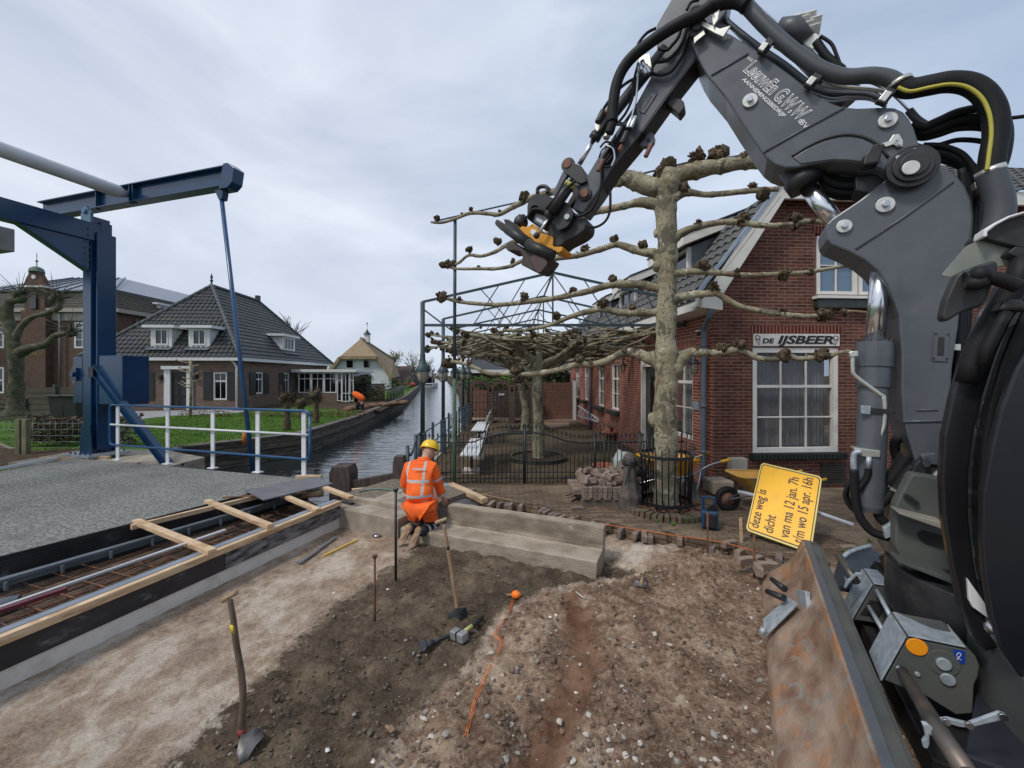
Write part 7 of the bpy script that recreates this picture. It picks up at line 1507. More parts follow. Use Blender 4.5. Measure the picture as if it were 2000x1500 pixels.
def young(u,vb,vt,Y,lab,seed,bars=True):
    p=P(u,vb,Y); p.z=GZ; t=thing('young_tree',p,lab,'tree'); r=random.Random(seed); h=P(u,vt,Y).z; m=MB(); m.tube([p,p+V((.02,0,(h-GZ)*.5)),V((p.x,Y,h))],[.07,.06,.07],8); m.build('trunk',BARK,t); m=MB()
    for k in range(9):
        z=GZ+(h-GZ)*(.5+.5*k/9); s=r.choice((-1,1)); e=V((p.x+s*r.uniform(.35,.75),Y,z+r.uniform(.05,.3))); m.tube([V((p.x,Y,z)),V((p.x+s*.2,Y,z+.02)),e],[.04,.03,.02],6); knob(m,e,.05)
    m.build('crown',BARK,t); return t
young(372,808,703,21.5,'small young plane tree with short stubs in front of the bungalow door',1)
def pollard(u,vb,vt,lab,seed):
    g=G(u,vb,GZ); Y=g.y; t=thing('pollard_tree',g,lab,'tree'); r=random.Random(seed); h=P(u,vt,Y).z; m=MB(); q,rr_=wob([g,g+V((.02,0,.4)),V((g.x,Y,h-.1)),V((g.x,Y,h))],4,.03,[.15,.11,.13,.17]); m.tube(q,rr_,10); m.build('trunk',KNOB,t); m=MB(); knob(m,V((g.x,Y,h)),.24)
    for k in range(60): d=V((r.gauss(0,1),r.gauss(0,1),r.gauss(.4,.7))).normalized(); e=V((g.x,Y,h)); m.tube([e+d*.1,e+d*r.uniform(.3,.6)],[.01,.004],4)
    m.build('crown',KNOB,t)
pollard(560,840,776,'knobbly pollard tree on the lawn, nearest to the bridge railing',2); pollard(617,826,772,'knobbly pollard tree on the lawn, nearest to the bending worker',3); pollard(589,815,786,'lower pollard tree on the lawn between the two knobbly ones',4)
m=MB(); p=G(478,868,GZ); m.cyl(p,p+V((0,0,.42)),.07); tag(m.build('orange_post',mat('orange_paint',(.45,.16,.02),rough=.6)),'short orange marker post on the lawn by the quay','post')
m=MB(); p=G(330,820,GZ); m.cyl(p,p+V((0,0,.55)),.05); tag(m.build('garden_stake',WOODD),'short dark garden stake at the edge of the drive','stake')
bush(-13.5,-10.4,33,34,GZ,1.3,900,mat('thuja',(.05,.03,.015),(.11,.075,.035),rough=1),'brown_hedge','brown beech hedge beyond the bending worker','hedge',9,.1)
m=MB()
for k in range(9): m.beam((-16.5,34.3,GZ+.08+.16*k),(-11.0,35.4,GZ+.08+.16*k),.04,.14)
tag(m.build('board_fence',MC['fence_board']),'dark board fence behind the brown beech hedge','fence')
m=MB(); 
for k in range(5): m.tube([V((-9.75,32,GZ+.12+.22*k)),V((-11.5,43.5,GZ+.12+.22*k))],.04 if k in(0,4) else .02,5)
for k in range(36): m.tube([V((-9.75-.05*k,32+.3286*k,GZ)),V((-9.75-.05*k,32+.3286*k,GZ+1.05))],.045 if k%6==0 else .015,5)
tag(m.build('quay_railing',BLACK),'black metal railing on the left quay edge','railing')
for k in range(6):
    m=MB(); m.sph((-9.9+.35*k,25.2+1.1*k,GZ+.1),(.42,.75,.17),10,6,amp=.5); tag(m.build('soil_heap',mat('red_soil',(.11,.06,.035),(.19,.11,.065),rough=1,bump=.6),None),'heap of orange-brown soil in the row beside the bending worker','soil heap','soil heaps in the dug border')
# vegetation in the distance
bare_tree(-33,72,GZ,7.2,3.5,'bare thin tree between the bungalow and the thatched house',11,lv=3)
bare_tree(-22.5,80,GZ,8.6,5,'tree just coming into pale green leaf right behind the cupola of the thatched house',12,lv=3,leaves=9)
bare_tree(-22,92,GZ,8.2,4,'sparse spring tree behind the ridge of the thatched house',13,lv=3,leaves=4); bare_tree(-23,112,GZ,8.2,4,'sparse tree above the barn roof',14,lv=3,leaves=3); bare_tree(-27,140,GZ,7,5,'small bare tree beyond the barn',15,lv=3)
bare_tree(6.0,33,GZ,7.0,6,'bare round-crowned tree behind the steel canopy frame',16,lv=4,twig=1.2); bare_tree(-41,30,3,8,6,'tall thin bare tree behind the hall at the left edge',17,lv=3); bare_tree(-33,60,2,10,5,'bare tree tips rising above the hall roof',18,lv=3)
DT=mat('distant_twigs',(.10,.085,.07),(.17,.15,.12),rough=1,scale=.3); DG=mat('distant_green',(.05,.075,.03),(.11,.13,.06),rough=1,scale=.2)
bush(-30,-13.2,58,90,GZ,1.5,3000,DG,'far_shrubs','olive green shrubs along the left bank before the barn','shrubs',20,.25,'stuff',cond=lambda x,y:bankL(y)-9<x<bankL(y)-.8); 
bush(-75,-32,120,290,GZ,5.5,7000,DT,'far_trees','distant brown tree belt on the left bank towards the horizon','trees',21,.9,'stuff',lump=.06,cond=lambda x,y:bankL(y)-30<x<bankL(y)-2)
bush(-140,-70,330,420,GZ,5,2500,DT,'far_wood','distant wood closing the end of the canal','wood',22,1.1,'stuff',lump=.05)
bush(-30,14,40,200,GZ,4.6,7000,DG,'right_bank_shrubs','mixed shrubs and small trees along the right canal bank','shrubs',23,.45,'stuff',lump=.1,cond=lambda x,y:bankR(y)+1.2<x<bankR(y)+14)
bush(-6.0,1.6,22,50,GZ,2.3,3500,LEAFD,'bank_bushes','dark green bushes on the right bank behind the arched wall','bushes',24,.14,'stuff',lump=.6,cond=lambda x,y:bankR(y)+.5<x<bankR(y)+3)
bush(-320,-90,200,420,0,8,3000,DT,'horizon_trees','far tree line on the horizon behind the houses','trees',25,1.6,'stuff',lump=.02,cond=lambda x,y:x<bankL(y)-6)
# ---- end of the courtyard: arched wall
aw=thing('arched_wall',(-.4,16.9,0),'dark brick garden wall with three round-headed openings','wall')
YW=16.9; BRA=brickmat('old_dark_brick','#54423a','#3d302b','#7b6e64',ms=.009)
cx=[(937-1000)/F*YW,(979-1000)/F*YW,(1021-1000)/F*YW]; hw2=.32; pl=(911-1000)/F*YW; pr_=(1046-1000)/F*YW; zs_=1.30; zt=1.62
edges=[pl]+[v for c0 in cx for v in (c0-hw2,c0+hw2)]+[pr_]
for i in range(0,len(edges),2):
    m=MB(); m.box(((edges[i]+edges[i+1])/2,YW,zs_/2),(edges[i+1]-edges[i],.25,zs_)); m.build('pier',BRA,aw)
for c0 in cx:
    n=12; ri=hw2; ro=hw2+.17
    pts=[V((c0+ri*math.cos(a),YW-.125,zs_+ri*math.sin(a))) for a in [math.pi*k/n for k in range(n+1)]]+[V((c0+ro*math.cos(a),YW-.125,zs_+ro*math.sin(a))) for a in [math.pi-math.pi*k/n for k in range(n+1)]]
    m=MB(); 
    for k in range(n):
        a,b_=math.pi*k/n,math.pi*(k+1)/n; m.prism([V((c0+ri*math.cos(a),YW-.125,zs_+ri*math.sin(a))),V((c0+ro*math.cos(a),YW-.125,zs_+ro*math.sin(a))),V((c0+ro*math.cos(b_),YW-.125,zs_+ro*math.sin(b_))),V((c0+ri*math.cos(b_),YW-.125,zs_+ri*math.sin(b_)))],(0,.25,0))
    m.build('arch',BRA,aw)
for c0,c1 in ((cx[0],cx[1]),(cx[1],cx[2])):
    x=(c0+c1)/2; m=MB(); m.prism([V((x-.09,YW-.12,zs_)),V((x+.09,YW-.12,zs_)),V((x+.12,YW-.12,zs_+.3)),V((x-.12,YW-.12,zs_+.3))],(0,.24,0)); m.build('spandrel',BRA,aw)
for c0,l in zip(cx,('left arched iron grille gate of the dark brick wall','middle arched iron grille gate of the dark brick wall','right arched iron grille gate, behind the leaning trunk')):
    t=thing('arched_gate',(c0,YW,0),l,'gate','arched iron gates'); m=MB()
    m.tube([V((c0-hw2,YW,0)),V((c0-hw2,YW,zs_))]+[V((c0-hw2*math.cos(a),YW,zs_+hw2*math.sin(a))) for a in [math.pi*k/12 for k in range(13)]]+[V((c0+hw2,YW,0))],.02,6); m.build('frame',FENCEB,t)
    for x_ in (-.16,0,.16): m=MB(); m.tube([V((c0+x_,YW,0)),V((c0+x_,YW,zs_+math.sqrt(hw2**2-x_*x_)))],.009,5); m.build('bar',FENCEB,t)
    for z_ in (.25,.55,.85,1.15,1.4): m=MB(); m.tube([V((c0-hw2*.95,YW,z_)),V((c0+hw2*.95,YW,z_))],.009,5); m.build('crossbar',FENCEB,t)
RD=mat('redbrown_boards',(.13,.065,.045),(.20,.11,.08),rough=.9,scale=3,vec=(8,8,1)); DB=mat('darkbrown_boards',(.05,.035,.03),(.09,.065,.055),rough=.9,scale=3,vec=(1,1,6))
for (x0_,x1_,m_,l) in ((-1.75,-.75,RD,'red-brown plank gate seen through the left arch'),(-.74,.9,DB,'dark brown board door seen through the middle arch')):
    b=MB(); n=int((x1_-x0_)/.12)
    for k in range(n): b.box((x0_+.06+.12*k,18.6,.72),(.115,.04,1.5))
    tag(b.build('plank_screen',m_),l,'fence')
b=MB(); b.quad((-.6,18.55,1.05),(-.35,18.55,1.05),(-.35,18.55,1.15),(-.6,18.55,1.15)); tag(b.build('notice_plate',WHT),'small white notice plate seen through the middle arch','plate')
b=MB()
for k in range(11): b.beam((1.05,17.4,.1+.15*k),(2.55,17.4,.1+.15*k),.04,.135)
for x_ in (1.0,1.8,2.6): b.beam((x_,17.45,0),(x_,17.45,1.8),.1,.1)
tag(b.build('board_screen',RD),'brown horizontal board screen to the right of the two courtyard trunks','fence')
b=MB(); b.beam((2.62,17.2,0),(2.62,17.2,1.75),.13,.12); tag(b.build('white_post',WHT),'white wooden post at the end of the brown board screen','post')
b=MB(); b.beam((-2.2,17.6,.05),(6,17.6,.05),1.2,.1); struct(b.build('back_path',mat('tan_path',(.22,.15,.11),(.28,.2,.15),rough=1)))
gp([(1112,832),(1075,836),(1062,826),(1110,815)],.006,.02,'terrace_patch',MC['tan_path'])
bush(-1.9,1.1,17.1,17.7,1.35,2.05,1600,GRN,'climbing_ivy','bright green ivy growing over the arched brick wall','ivy',30,.07); bush(1.0,2.5,17.6,18.2,1.3,2.5,1300,LEAFD,'evergreen_shrub','dark green shrub above the brown board screen','shrub',31,.09)
# white slatted thing leaning on the pinkish wall
ws_=MB(); 
for k in range(9): ws_.beam(V((2.62+.11*k*.35,16.3-.28*k,.35-.0*k)),V((2.75+.11*k*.35,16.3-.28*k,.75-.045*k)),.04,.03)
for z_ in (.35,.75): ws_.beam((2.65,16.35,z_),(3.05,13.9,z_-.35*(z_>.5)),.04,.05)
tag(ws_.build('slatted_frame',WHT),'white slatted garden frame leaning at the pinkish house end','frame')
hb=thing('low_house',(2,24,0),'low house with dark tiled roof and white eaves behind the courtyard','house')
b=MB(); b.box((1.2,26,1.0),(7.5,5,2.3)); b.build('wall',BRA,hb); b=MB(); b.quad((-2.7,23,2.25),(5.2,23,2.25),(4.5,26.5,4.2),(-2,26.5,4.2)); b.build('roof',TILED,hb); b=MB(); b.beam((-2.8,22.95,2.2),(5.2,22.95,2.2),.12,.18); b.build('eaves_board',WHT,hb)
# benches
def bench(x,y):
    t=thing('garden_bench',(x,y,0),'','bench','white garden benches in the courtyard')
    for k in range(4): b=MB(); b.box((x-.13+.092*k,y+1.05,.42),(.082,2.1,.03)); b.build('seat_slat',WHITE,t,bevel=.004)
    for k in range(3): b=MB(); b.box((x+.22+.03*k,y+1.05,.52+.13*k),(.025,2.1,.1),Matrix.Rotation(.22,3,'Y')); b.build('back_slat',WHITE,t,bevel=.004)
    for dy in (.35,1.75): b=MB(); b.tube([(x+.02,y+dy,0),(x+.02,y+dy,.4)],.03,8); b.beam((x-.16,y+dy,.39),(x+.2,y+dy,.39),.05,.03); b.beam((x+.2,y+dy,.39),(x+.29,y+dy,.85),.05,.02); b.build('leg',BLACK,t); b=MB(); b.box((x+.02,y+dy,.05),(.34,.26,.1)); b.build('foot_stone',CONCL,t,bevel=.02)
    return t
b1=bench(-.83,7.85); b1['label']='white slatted garden bench nearer the iron fence, facing the canal'
dup(b1,(-.97,11.4,0),label='white slatted garden bench farther back, facing the canal')
# pots and ornaments
TER=mat('terracotta',(.22,.07,.035),(.30,.11,.06),rough=.8,scale=8)
def pot(u,v,w_,h_,lab,plant=None):
    g=G(u,v); t=thing('flower_pot',g,lab,'flower pot'); b=MB(); r=w_/F*g.y/2; h=h_/F*g.y; b.lathe(g,[(0,0),(r*.68,0),(r*.93,h*.78),(r,h*.78),(r,h),(r*.88,h),(r*.8,h*.85),(0,h*.82)],24); b.build('pot',TER,t)
    if plant:
        rp=random.Random(5); b=MB()
        for k in range(26): a=rp.uniform(0,6.28); e=g+V((math.cos(a)*r*1.2,math.sin(a)*r,h+plant*rp.uniform(.5,1.2))); b.tube([g+V((0,0,h*.8)),g+V((math.cos(a)*r*.4,math.sin(a)*r*.4,h+plant*.5)),e],.005,4)
        b.build('stems',TWIG,t)
pot(1195,862,27,20,'terracotta flower pot with bare stems against the brick side wall',.25); pot(1180,921,46,14,'wide shallow terracotta bowl behind the iron fence')
ov=thing('garden_lantern',G(1222,866),'slim green ornamental lantern on a stake by the brick side wall','garden lantern'); g=G(1222,866); b=MB(); b.tube([g,g+V((.0,0,.55))],.012,6); b.build('stake',BLACK,ov); VG=mat('verdigris',(.07,.14,.11),(.11,.2,.15),rough=.8)
b=MB(); b.lathe(g+V((0,0,.55)),[(.03,0),(.11,.06),(.12,.08),(.06,.1),(.055,.28),(.03,.36),(.012,.5),(0,.55)],12); b.build('lantern',VG,ov)
b=MB(); g=G(1217,930); b.sph(g+V((0,0,.2)),(.22,.2,.3),12,8,amp=.5,fr=2); tag(b.build('plastic_sack',mat('pale_green_plastic',(.33,.42,.38),(.45,.52,.47),rough=.4)),'pale green plastic sack beside the stone bollard','sack')

# grass blades on the lawn
rg_=random.Random(77); m=MB(); k=0
LW=[(-9.7,12.2),(-8.7,13.4),(-7.8,14.8),(-8.1,21),(-8.6,24.5),(-13,24),(-17,20.5),(-17,13),(-13,11.5)]
while k<16000:
    x,y=rg_.uniform(-17,-7.8),rg_.uniform(11.5,24.5)
    if not inpoly(x,y,LW): continue
    h=rg_.uniform(.03,.08)*(1+.5*noise.noise(V((x,y,0)))); a=rg_.uniform(0,3.14); dx_,dy_=math.cos(a)*.012,math.sin(a)*.012
    m.add([(x-dx_,y-dy_,GZ),(x+dx_,y+dy_,GZ),(x+rg_.uniform(-.04,.04),y+rg_.uniform(-.04,.04),GZ+h)],[(0,1,2)]); k+=1
tag(m.build('lawn_grass',mat('grass_blade',(.06,.12,.015),(.13,.22,.035),rough=.9,scale=1.2)),'short green lawn grass between the bungalow and the quay','grass',None,'stuff')
# ================= street objects
# stone bollard with rope
sb=thing('stone_bollard',G(1233,1003),'weathered dark stone bollard with rope round its neck, left of the tree guard','bollard'); g=G(1236,1000); k=g.y/F
STN=mat('bollard_stone',(.065,.055,.045),(.12,.105,.09),rough=.9,scale=9,bump=.5,bscale=60)
m=MB(); rs=[(21,0),(21,27),(20,30),(15,42),(12,55),(11.5,95),(12,97),(11.5,104),(7,110),(0,113)]
m.lathe(g+V((0,.15,0)),[(r*k*1.12,z*k) for r,z in rs],8,False,Matrix.Rotation(.39,3,'Z')); m.build('bollard_body',STN,sb,bevel=.01)
m=MB(); c=g+V((0,.15,92*k))
for i in range(4): m.tube([c+V((.105*math.cos(a),.105*math.sin(a),.014*i-.02+.012*math.sin(2*a+i))) for a in [j*.4 for j in range(17)]],.011,6)
m.tube(cat([c+V((.1,-.05,0)),c+V((.22,-.1,-.05)),G(1262,1000)*0+V((TC.x-.3,TC.y-.2,.82))],6),.01,6); m.tube(cat([c+V((-.03,-.1,-.02)),c+V((-.06,-.11,-.15)),c+V((-.1,-.13,-.3))],5),.01,6); m.build('rope',FENCEB,sb)
# pallet and bricks
pb=G(1136,990); PAL=mat('old_pallet_wood',(.10,.08,.06),(.17,.14,.11),rough=.9,scale=6)
px,py=pb.x,pb.y; pal=thing('pallet',(px+.4,py+.4,0),'grey wooden pallet under the heap of paving bricks','pallet')
for y_ in (0,.33,.66): m=MB(); m.box((px+.45,py+.05+y_,.05),(.9,.1,.1)); m.build('bearer',PAL,pal,bevel=.004)
for x_ in range(6): m=MB(); m.box((px+.08+.15*x_,py+.4,.115),(.11,.85,.02)); m.build('deck_board',PAL,pal,bevel=.003)
BK=[mat('brick_a',(.17,.125,.10),(.26,.20,.165),rough=.9,scale=14,bump=.3),mat('brick_b',(.21,.15,.115),(.30,.225,.18),rough=.9,scale=14,bump=.3),mat('brick_c',(.13,.10,.085),(.20,.16,.135),rough=.9,scale=14,bump=.3)]
protos=[]
def brick(loc,rot,i,label,grp):
    if len(protos)<3:
        b=MB(); b.box((0,0,.04),(.2,.065,.08)); o=b.build('paving_brick',BK[len(protos)],bevel=.005); o.location=(0,0,0); 
        me=o.data
        protos.append(o); o.location=V(loc); o.rotation_euler=rot; tag(o,label,'brick',grp); return o
    o=protos[i].copy(); C.objects.link(o); o.location=V(loc); o.rotation_euler=rot; o['label']=label; o['group']=grp; return o
rb_=random.Random(4); LBK='red-brown paving brick in the heap on the wooden pallet'; GBK='paving bricks heaped on the pallet'
for lay in range(2):
    for i in range(12): brick((px+.06+.073*i,py+.1,.125+.085*lay),(0,0,1.57+rb_.uniform(-.03,.03)),i%3,'red-brown paving brick stacked upright in the front row of the pallet','bricks in the front row of the pallet')
for i in range(9): brick((px+.0,py+.22+.075*(i%9),.125+.0),(0,0,rb_.uniform(-.05,.05)),i%3,LBK,GBK)
for i in range(84):
    a=rb_.random(); x=px+.05+rb_.random()*.85; y=py+.1+rb_.random()*.65; z=.27+.17*max(0,(x-px)/.9)*rb_.random()+.05*rb_.random()
    brick((x,y,z),(rb_.choice((0,0,1.57,.5))+rb_.uniform(-.3,.3),rb_.uniform(-.35,.35),rb_.uniform(0,3.14)),i%3,LBK,GBK)
for u,v,ry,l in ((1127,995,.2,'loose paving brick lying left of the pallet'),(1118,978,.9,'loose paving brick tilted against the left pallet edge'),(1160,988,.1,'loose paving brick lying right in front of the pallet'),(1498,1105,0,'loose reddish brick half under the yellow sign'),(1480,1112,1.2,'short stack brick beside the iron pin near the sign'),(1424,1062,.4,'broken pale brick piece on the sand left of the yellow sign'),(1455,1095,.3,'dusty brick half buried left of the yellow sign'),(1520,1092,1.0,'paving brick at the ragged pavement edge under the sign'),(1655,1072,.2,'long paving brick at the pavement edge by the mudguard')):
    brick(G(u,v)+V((0,0,-.04)),(.1,.05,ry),rb_.randrange(3),l,'loose paving bricks lying about')
r2=random.Random(9)
for i in range(len(pe)-1):
    (x0_,y0_),(x1_,y1_)=pe[i],pe[i+1]; n=int(math.hypot(x1_-x0_,y1_-y0_)/.085)
    for k_ in range(n):
        t=k_/n; x=x0_+(x1_-x0_)*t; y=y0_+(y1_-y0_)*t; 
        if abs(x-TC.x)<.6 and abs(y-TC.y)<.6: continue
        if r2.random()<.4: brick((x,y-.05+r2.uniform(-.03,.02),-.088+r2.uniform(-.02,.012)),(r2.uniform(-.12,.12),r2.uniform(-.1,.1),math.atan2(y1_-y0_,x1_-x0_)+1.57+r2.uniform(-.25,.25)),r2.randrange(3),'paving brick set on edge along the ragged border of the pavement','bricks along the ragged pavement edge')
# wheelbarrows
def barrow(loc,rz,lab,tilt=0,worn=False,sc_=1):
    t=thing('wheelbarrow',(0,0,0),lab,'wheelbarrow','yellow wheelbarrows'); YB_=mat('barrow_yellow_worn' if worn else 'barrow_yellow',(.42,.22,.03) if worn else (.62,.30,.015),(.50,.28,.05) if worn else (.68,.34,.02),rough=.5,scale=6,c3=(.32,.24,.15) if worn else None,s3=3)
    # local: +x towards the handles, wheel at -x
    top=[(-.48,-.22,.62),(-.42,-.29,.62),(.30,-.31,.60),(.40,-.24,.60),(.40,.24,.60),(.30,.31,.60),(-.42,.29,.62),(-.48,.22,.62)]
    bot=[(-.20,-.14,.33),(-.16,-.17,.33),(.16,-.17,.33),(.22,-.13,.33),(.22,.13,.33),(.16,.17,.33),(-.16,.17,.33),(-.20,.14,.33)]
    b=MB(); n=8; b.add(top+bot,[(i,(i+1)%n,n+(i+1)%n,n+i) for i in range(n)]+[tuple(range(2*n-1,n-1,-1))]); o=b.build('tray',YB_,t); s=o.modifiers.new('so','SOLIDIFY'); s.thickness=.006; 
    b=MB(); b.tube([V(p) for p in top]+[V(top[0])],.011,6); b.build('tray_rim',YB_,t)
    for s_ in (-1,1):
        b=MB(); b.tube(cat([V((-.55,s_*.06,.2)),V((-.25,s_*.17,.30)),V((.2,s_*.22,.34)),V((.55,s_*.26,.52)),V((.85,s_*.28,.60))],5),.016,8); b.build('frame_tube',STEEL if not worn else PLG,t)
        b=MB(); b.tube([V((.72,s_*.272,.57)),V((.88,s_*.285,.61))],.024,10); b.build('handle_grip',mat('grip_yellow',(.6,.35,.02),rough=.5),t)
        b=MB(); b.tube([V((.12,s_*.2,.34)),V((.20,s_*.23,.0)),V((.32,s_*.23,.0)),V((.4,s_*.24,.42))],.012,6); b.build('leg',STEEL if not worn else PLG,t)
    b=MB(); Mx=Matrix.Rotation(math.pi/2,3,'X'); b.lathe((-.55,0,.2),[(.12,-.03),(.165,-.045),(.198,-.03),(.203,0),(.198,.03),(.165,.045),(.12,.03)],28,True,Mx)
    for k_ in range(24): a=k_*.2618; b.box((-.55+.2*math.cos(a),0,.2+.2*math.sin(a)),(.02,.06,.014),Matrix.Rotation(-a,3,'Y'))
    w_=b.build('wheel',RUB,t); b=MB(); b.lathe((-.55,0,.2),[(0,-.02),(.04,-.03),(.05,-.012),(.12,-.02),(.12,.02),(.05,.012),(.04,.03),(0,.02)],20,True,Mx); b.build('rim',RST,t)
    b=MB(); b.tube([V((-.55,-.06,.2)),V((-.55,.06,.2))],.01,6); b.tube([V((-.55,-.06,.2)),V((-.3,-.17,.45))],.01,6); b.tube([V((-.55,.06,.2)),V((-.3,.17,.45))],.01,6); b.build('wheel_fork',PLG,t)
    t.location=V(loc); t.rotation_euler=(0,0,rz); t.scale=(sc_,)*3; return t
g=G(1432,1003); barrow((g.x+.46,g.y+.12,0),-.02,'worn yellow wheelbarrow with grey dirt, partly hidden by the yellow road sign',worn=True,sc_=.86)
g=G(1368,977); barrow((g.x-.35,g.y+.35,0),.10,'clean bright yellow wheelbarrow behind the big tree trunk')
# site radio
rd_=thing('site_radio',G(1392,1035),'dark blue site radio with carrying frame standing on the pavement edge','radio'); g=G(1392,1037); BL=mat('radio_blue',(.01,.04,.09),(.015,.055,.12),rough=.5); RMx=Matrix.Rotation(-.45,3,'Z')
m=MB(); m.box(g+V((0,.08,.13)),(.20,.16,.22),RMx); m.build('body',BL,rd_,bevel=.02)
m=MB(); m.box(g+V((-.03,.0,.13)),(.14,.03,.17),RMx); m.build('speaker_panel',BLACK,rd_,bevel=.01)
for s_ in (-1,1): m=MB(); m.beam(g+V((s_*.06,.1-.03*s_,.22)),g+V((s_*.06,.1-.03*s_,.40)),.03,.03); m.build('handle_post',BL,rd_,bevel=.006)
m=MB(); m.beam(g+V((-.07,.13,.39)),g+V((.07,.07,.39)),.03,.03); m.build('handle_bar',BL,rd_,bevel=.006)
m=MB(); m.cyl(g+V((.02,.06,.25)),g+V((.02,.03,.25)),.07,seg=20); m.build('dial',BLACK,rd_)
m=MB(); g2_=G(1395,1000); m.quad(G(1352,970)+V((0,.3,.33)),G(1367,975)+V((0,.25,.33)),G(1375,1004),G(1355,1000)); tag(m.build('grey_board',PLG),'grey board leaning behind the tree guard','board')
# yellow road sign
def sign():
    c2=[(1456,1035),(1583.8,1081),(1606,931),(1486.7,902.7)]
    r=[V(((u-1000)/F,1,-(v-HZ)/F)) for u,v in c2]
    # parallelogram A-B+C-D=0 -> solve depths
    A_=Matrix((( -r[1].x, r[2].x,-r[3].x),(-r[1].y,r[2].y,-r[3].y),(-r[1].z,r[2].z,-r[3].z))); s=A_.inverted()@(-r[0]); d=[1,s[0],s[1],s[2]]
    sc_=(CH)/( (c2[1][1]-HZ)/F*d[1]) *.985
    return [V((0,0,CH))+r[i]*d[i]*sc_ for i in range(4)]
SG=sign(); print('SIGN',[tuple(round(x,2) for x in p) for p in SG],(SG[1]-SG[0]).length,(SG[3]-SG[0]).length)
sx_=(SG[1]-SG[0]); sy_=(SG[3]-SG[0]); sn=sx_.cross(sy_).normalized(); sn=sn if sn.y<0 else -sn
rs_=thing('road_sign',(SG[0]+SG[1])/2,'yellow road closure sign lying on its side against the pavement, with black lettering','sign')
YS=mat('sign_yellow',(.90,.46,.0),(.94,.49,.0),rough=.4,scale=5,c3=(.72,.40,.03),s3=4,t3=(.58,.8)); YP=mat('sign_pale_edge',(.75,.60,.18),rough=.5); SK=mat('sign_ink',(.06,.022,.012),rough=.5)
def sg(a,b_,k=0): return SG[0]+sx_*a+sy_*b_+sn*k
def rrect(i,k,r=.06):
    o=[]; asp=sx_.length/sy_.length
    for (cx_,cy_,a0) in ((1-i-r,1-i-r,0),(i+r,1-i-r,90),(i+r,i+r,180),(1-i-r,i+r,270)):
        for j in range(5): a=R(a0+j*22.5); o.append(sg(cx_+r*math.cos(a),cy_+r*math.sin(a),k))
    return o
m=MB(); m.prism(rrect(0,0),-sn*.025); pn=m.build('sign_panel',YP,rs_,bevel=.003)
m=MB(); m.prism(rrect(.022,.002,.05),sn*.001); m.build('black_border',SK,pn); m=MB(); m.prism(rrect(.036,.0035,.045),sn*.001); m.build('yellow_face',YS,pn)
xd=sy_.normalized(); yd=-sx_.normalized()
def px2(u,v): # picture point on the sign plane
    r=V(((u-1000)/F,1,-(v-HZ)/F)); o=V((0,0,CH)); t=(SG[0]-o).dot(sn)/r.dot(sn); return o+r*t
for s_,a,e,sz in (('deze weg is',(1481,1034),(1499,960),.155),('dicht',(1509,1044),(1516,1010),.155),('van ma 12 jan. 7h',(1540,1053),(1561,935),.155),('t/m wo 15 apr. 16h',(1568,1064),(1590,936),.155)):
    A0_=px2(*a); E0=px2(*e); xx=(E0-A0_).normalized(); xx=xd; fit('lettering',s_,SK,pn,A0_+sn*.006,xx,-sx_.normalized(),sz*.95,(E0-A0_).length,offset=.0015)
m=MB(); m.tube([P(1441,960,5.35),P(1560,990,4.9)+V((0,.12,0)),P(1667,1026,4.55)],.024,12); m.build('sign_pole',STEEL if 0 else mat('alu_pole',(.55,.56,.6),(.62,.63,.66),rough=.35,metal=.4),rs_)
# pins and stake
def ipin(u,v0,v1,z,r,lab,m_=RUST,head=True,name='iron_pin'):
    g=G(u,v1,z); t=P(u,v0,g.y); b=MB(); b.tube([g-V((0,0,.1)),V((g.x,g.y,t.z))],r,8)
    if head: b.tube([V((g.x,g.y,t.z-.012)),V((g.x,g.y,t.z+.012))],r*2.0,10)
    return tag(b.build(name,m_),lab,'pin')
ipin(732,1086,1213,-.13,.010,'rusty iron pin with flat head in the sand, left of the two shovels'); ipin(773,956,1137,-.13,.0135,'tall black iron pin with round head right in front of the kneeling worker',BLACK)
ipin(1382,1000,1078,-.08,.010,'thin iron pin standing in front of the blue site radio',RUST,False); ipin(1473,1045,1117,-.08,.011,'short rusty pin standing below the corner of the yellow sign',RUST,False)
g=G(1448,1060); m=MB(); m.beam(g,g+V((-.01,0,.29)),.03,.015); tag(m.build('wooden_stake',WOODN),'pale thin wooden stake left of the yellow sign','stake')
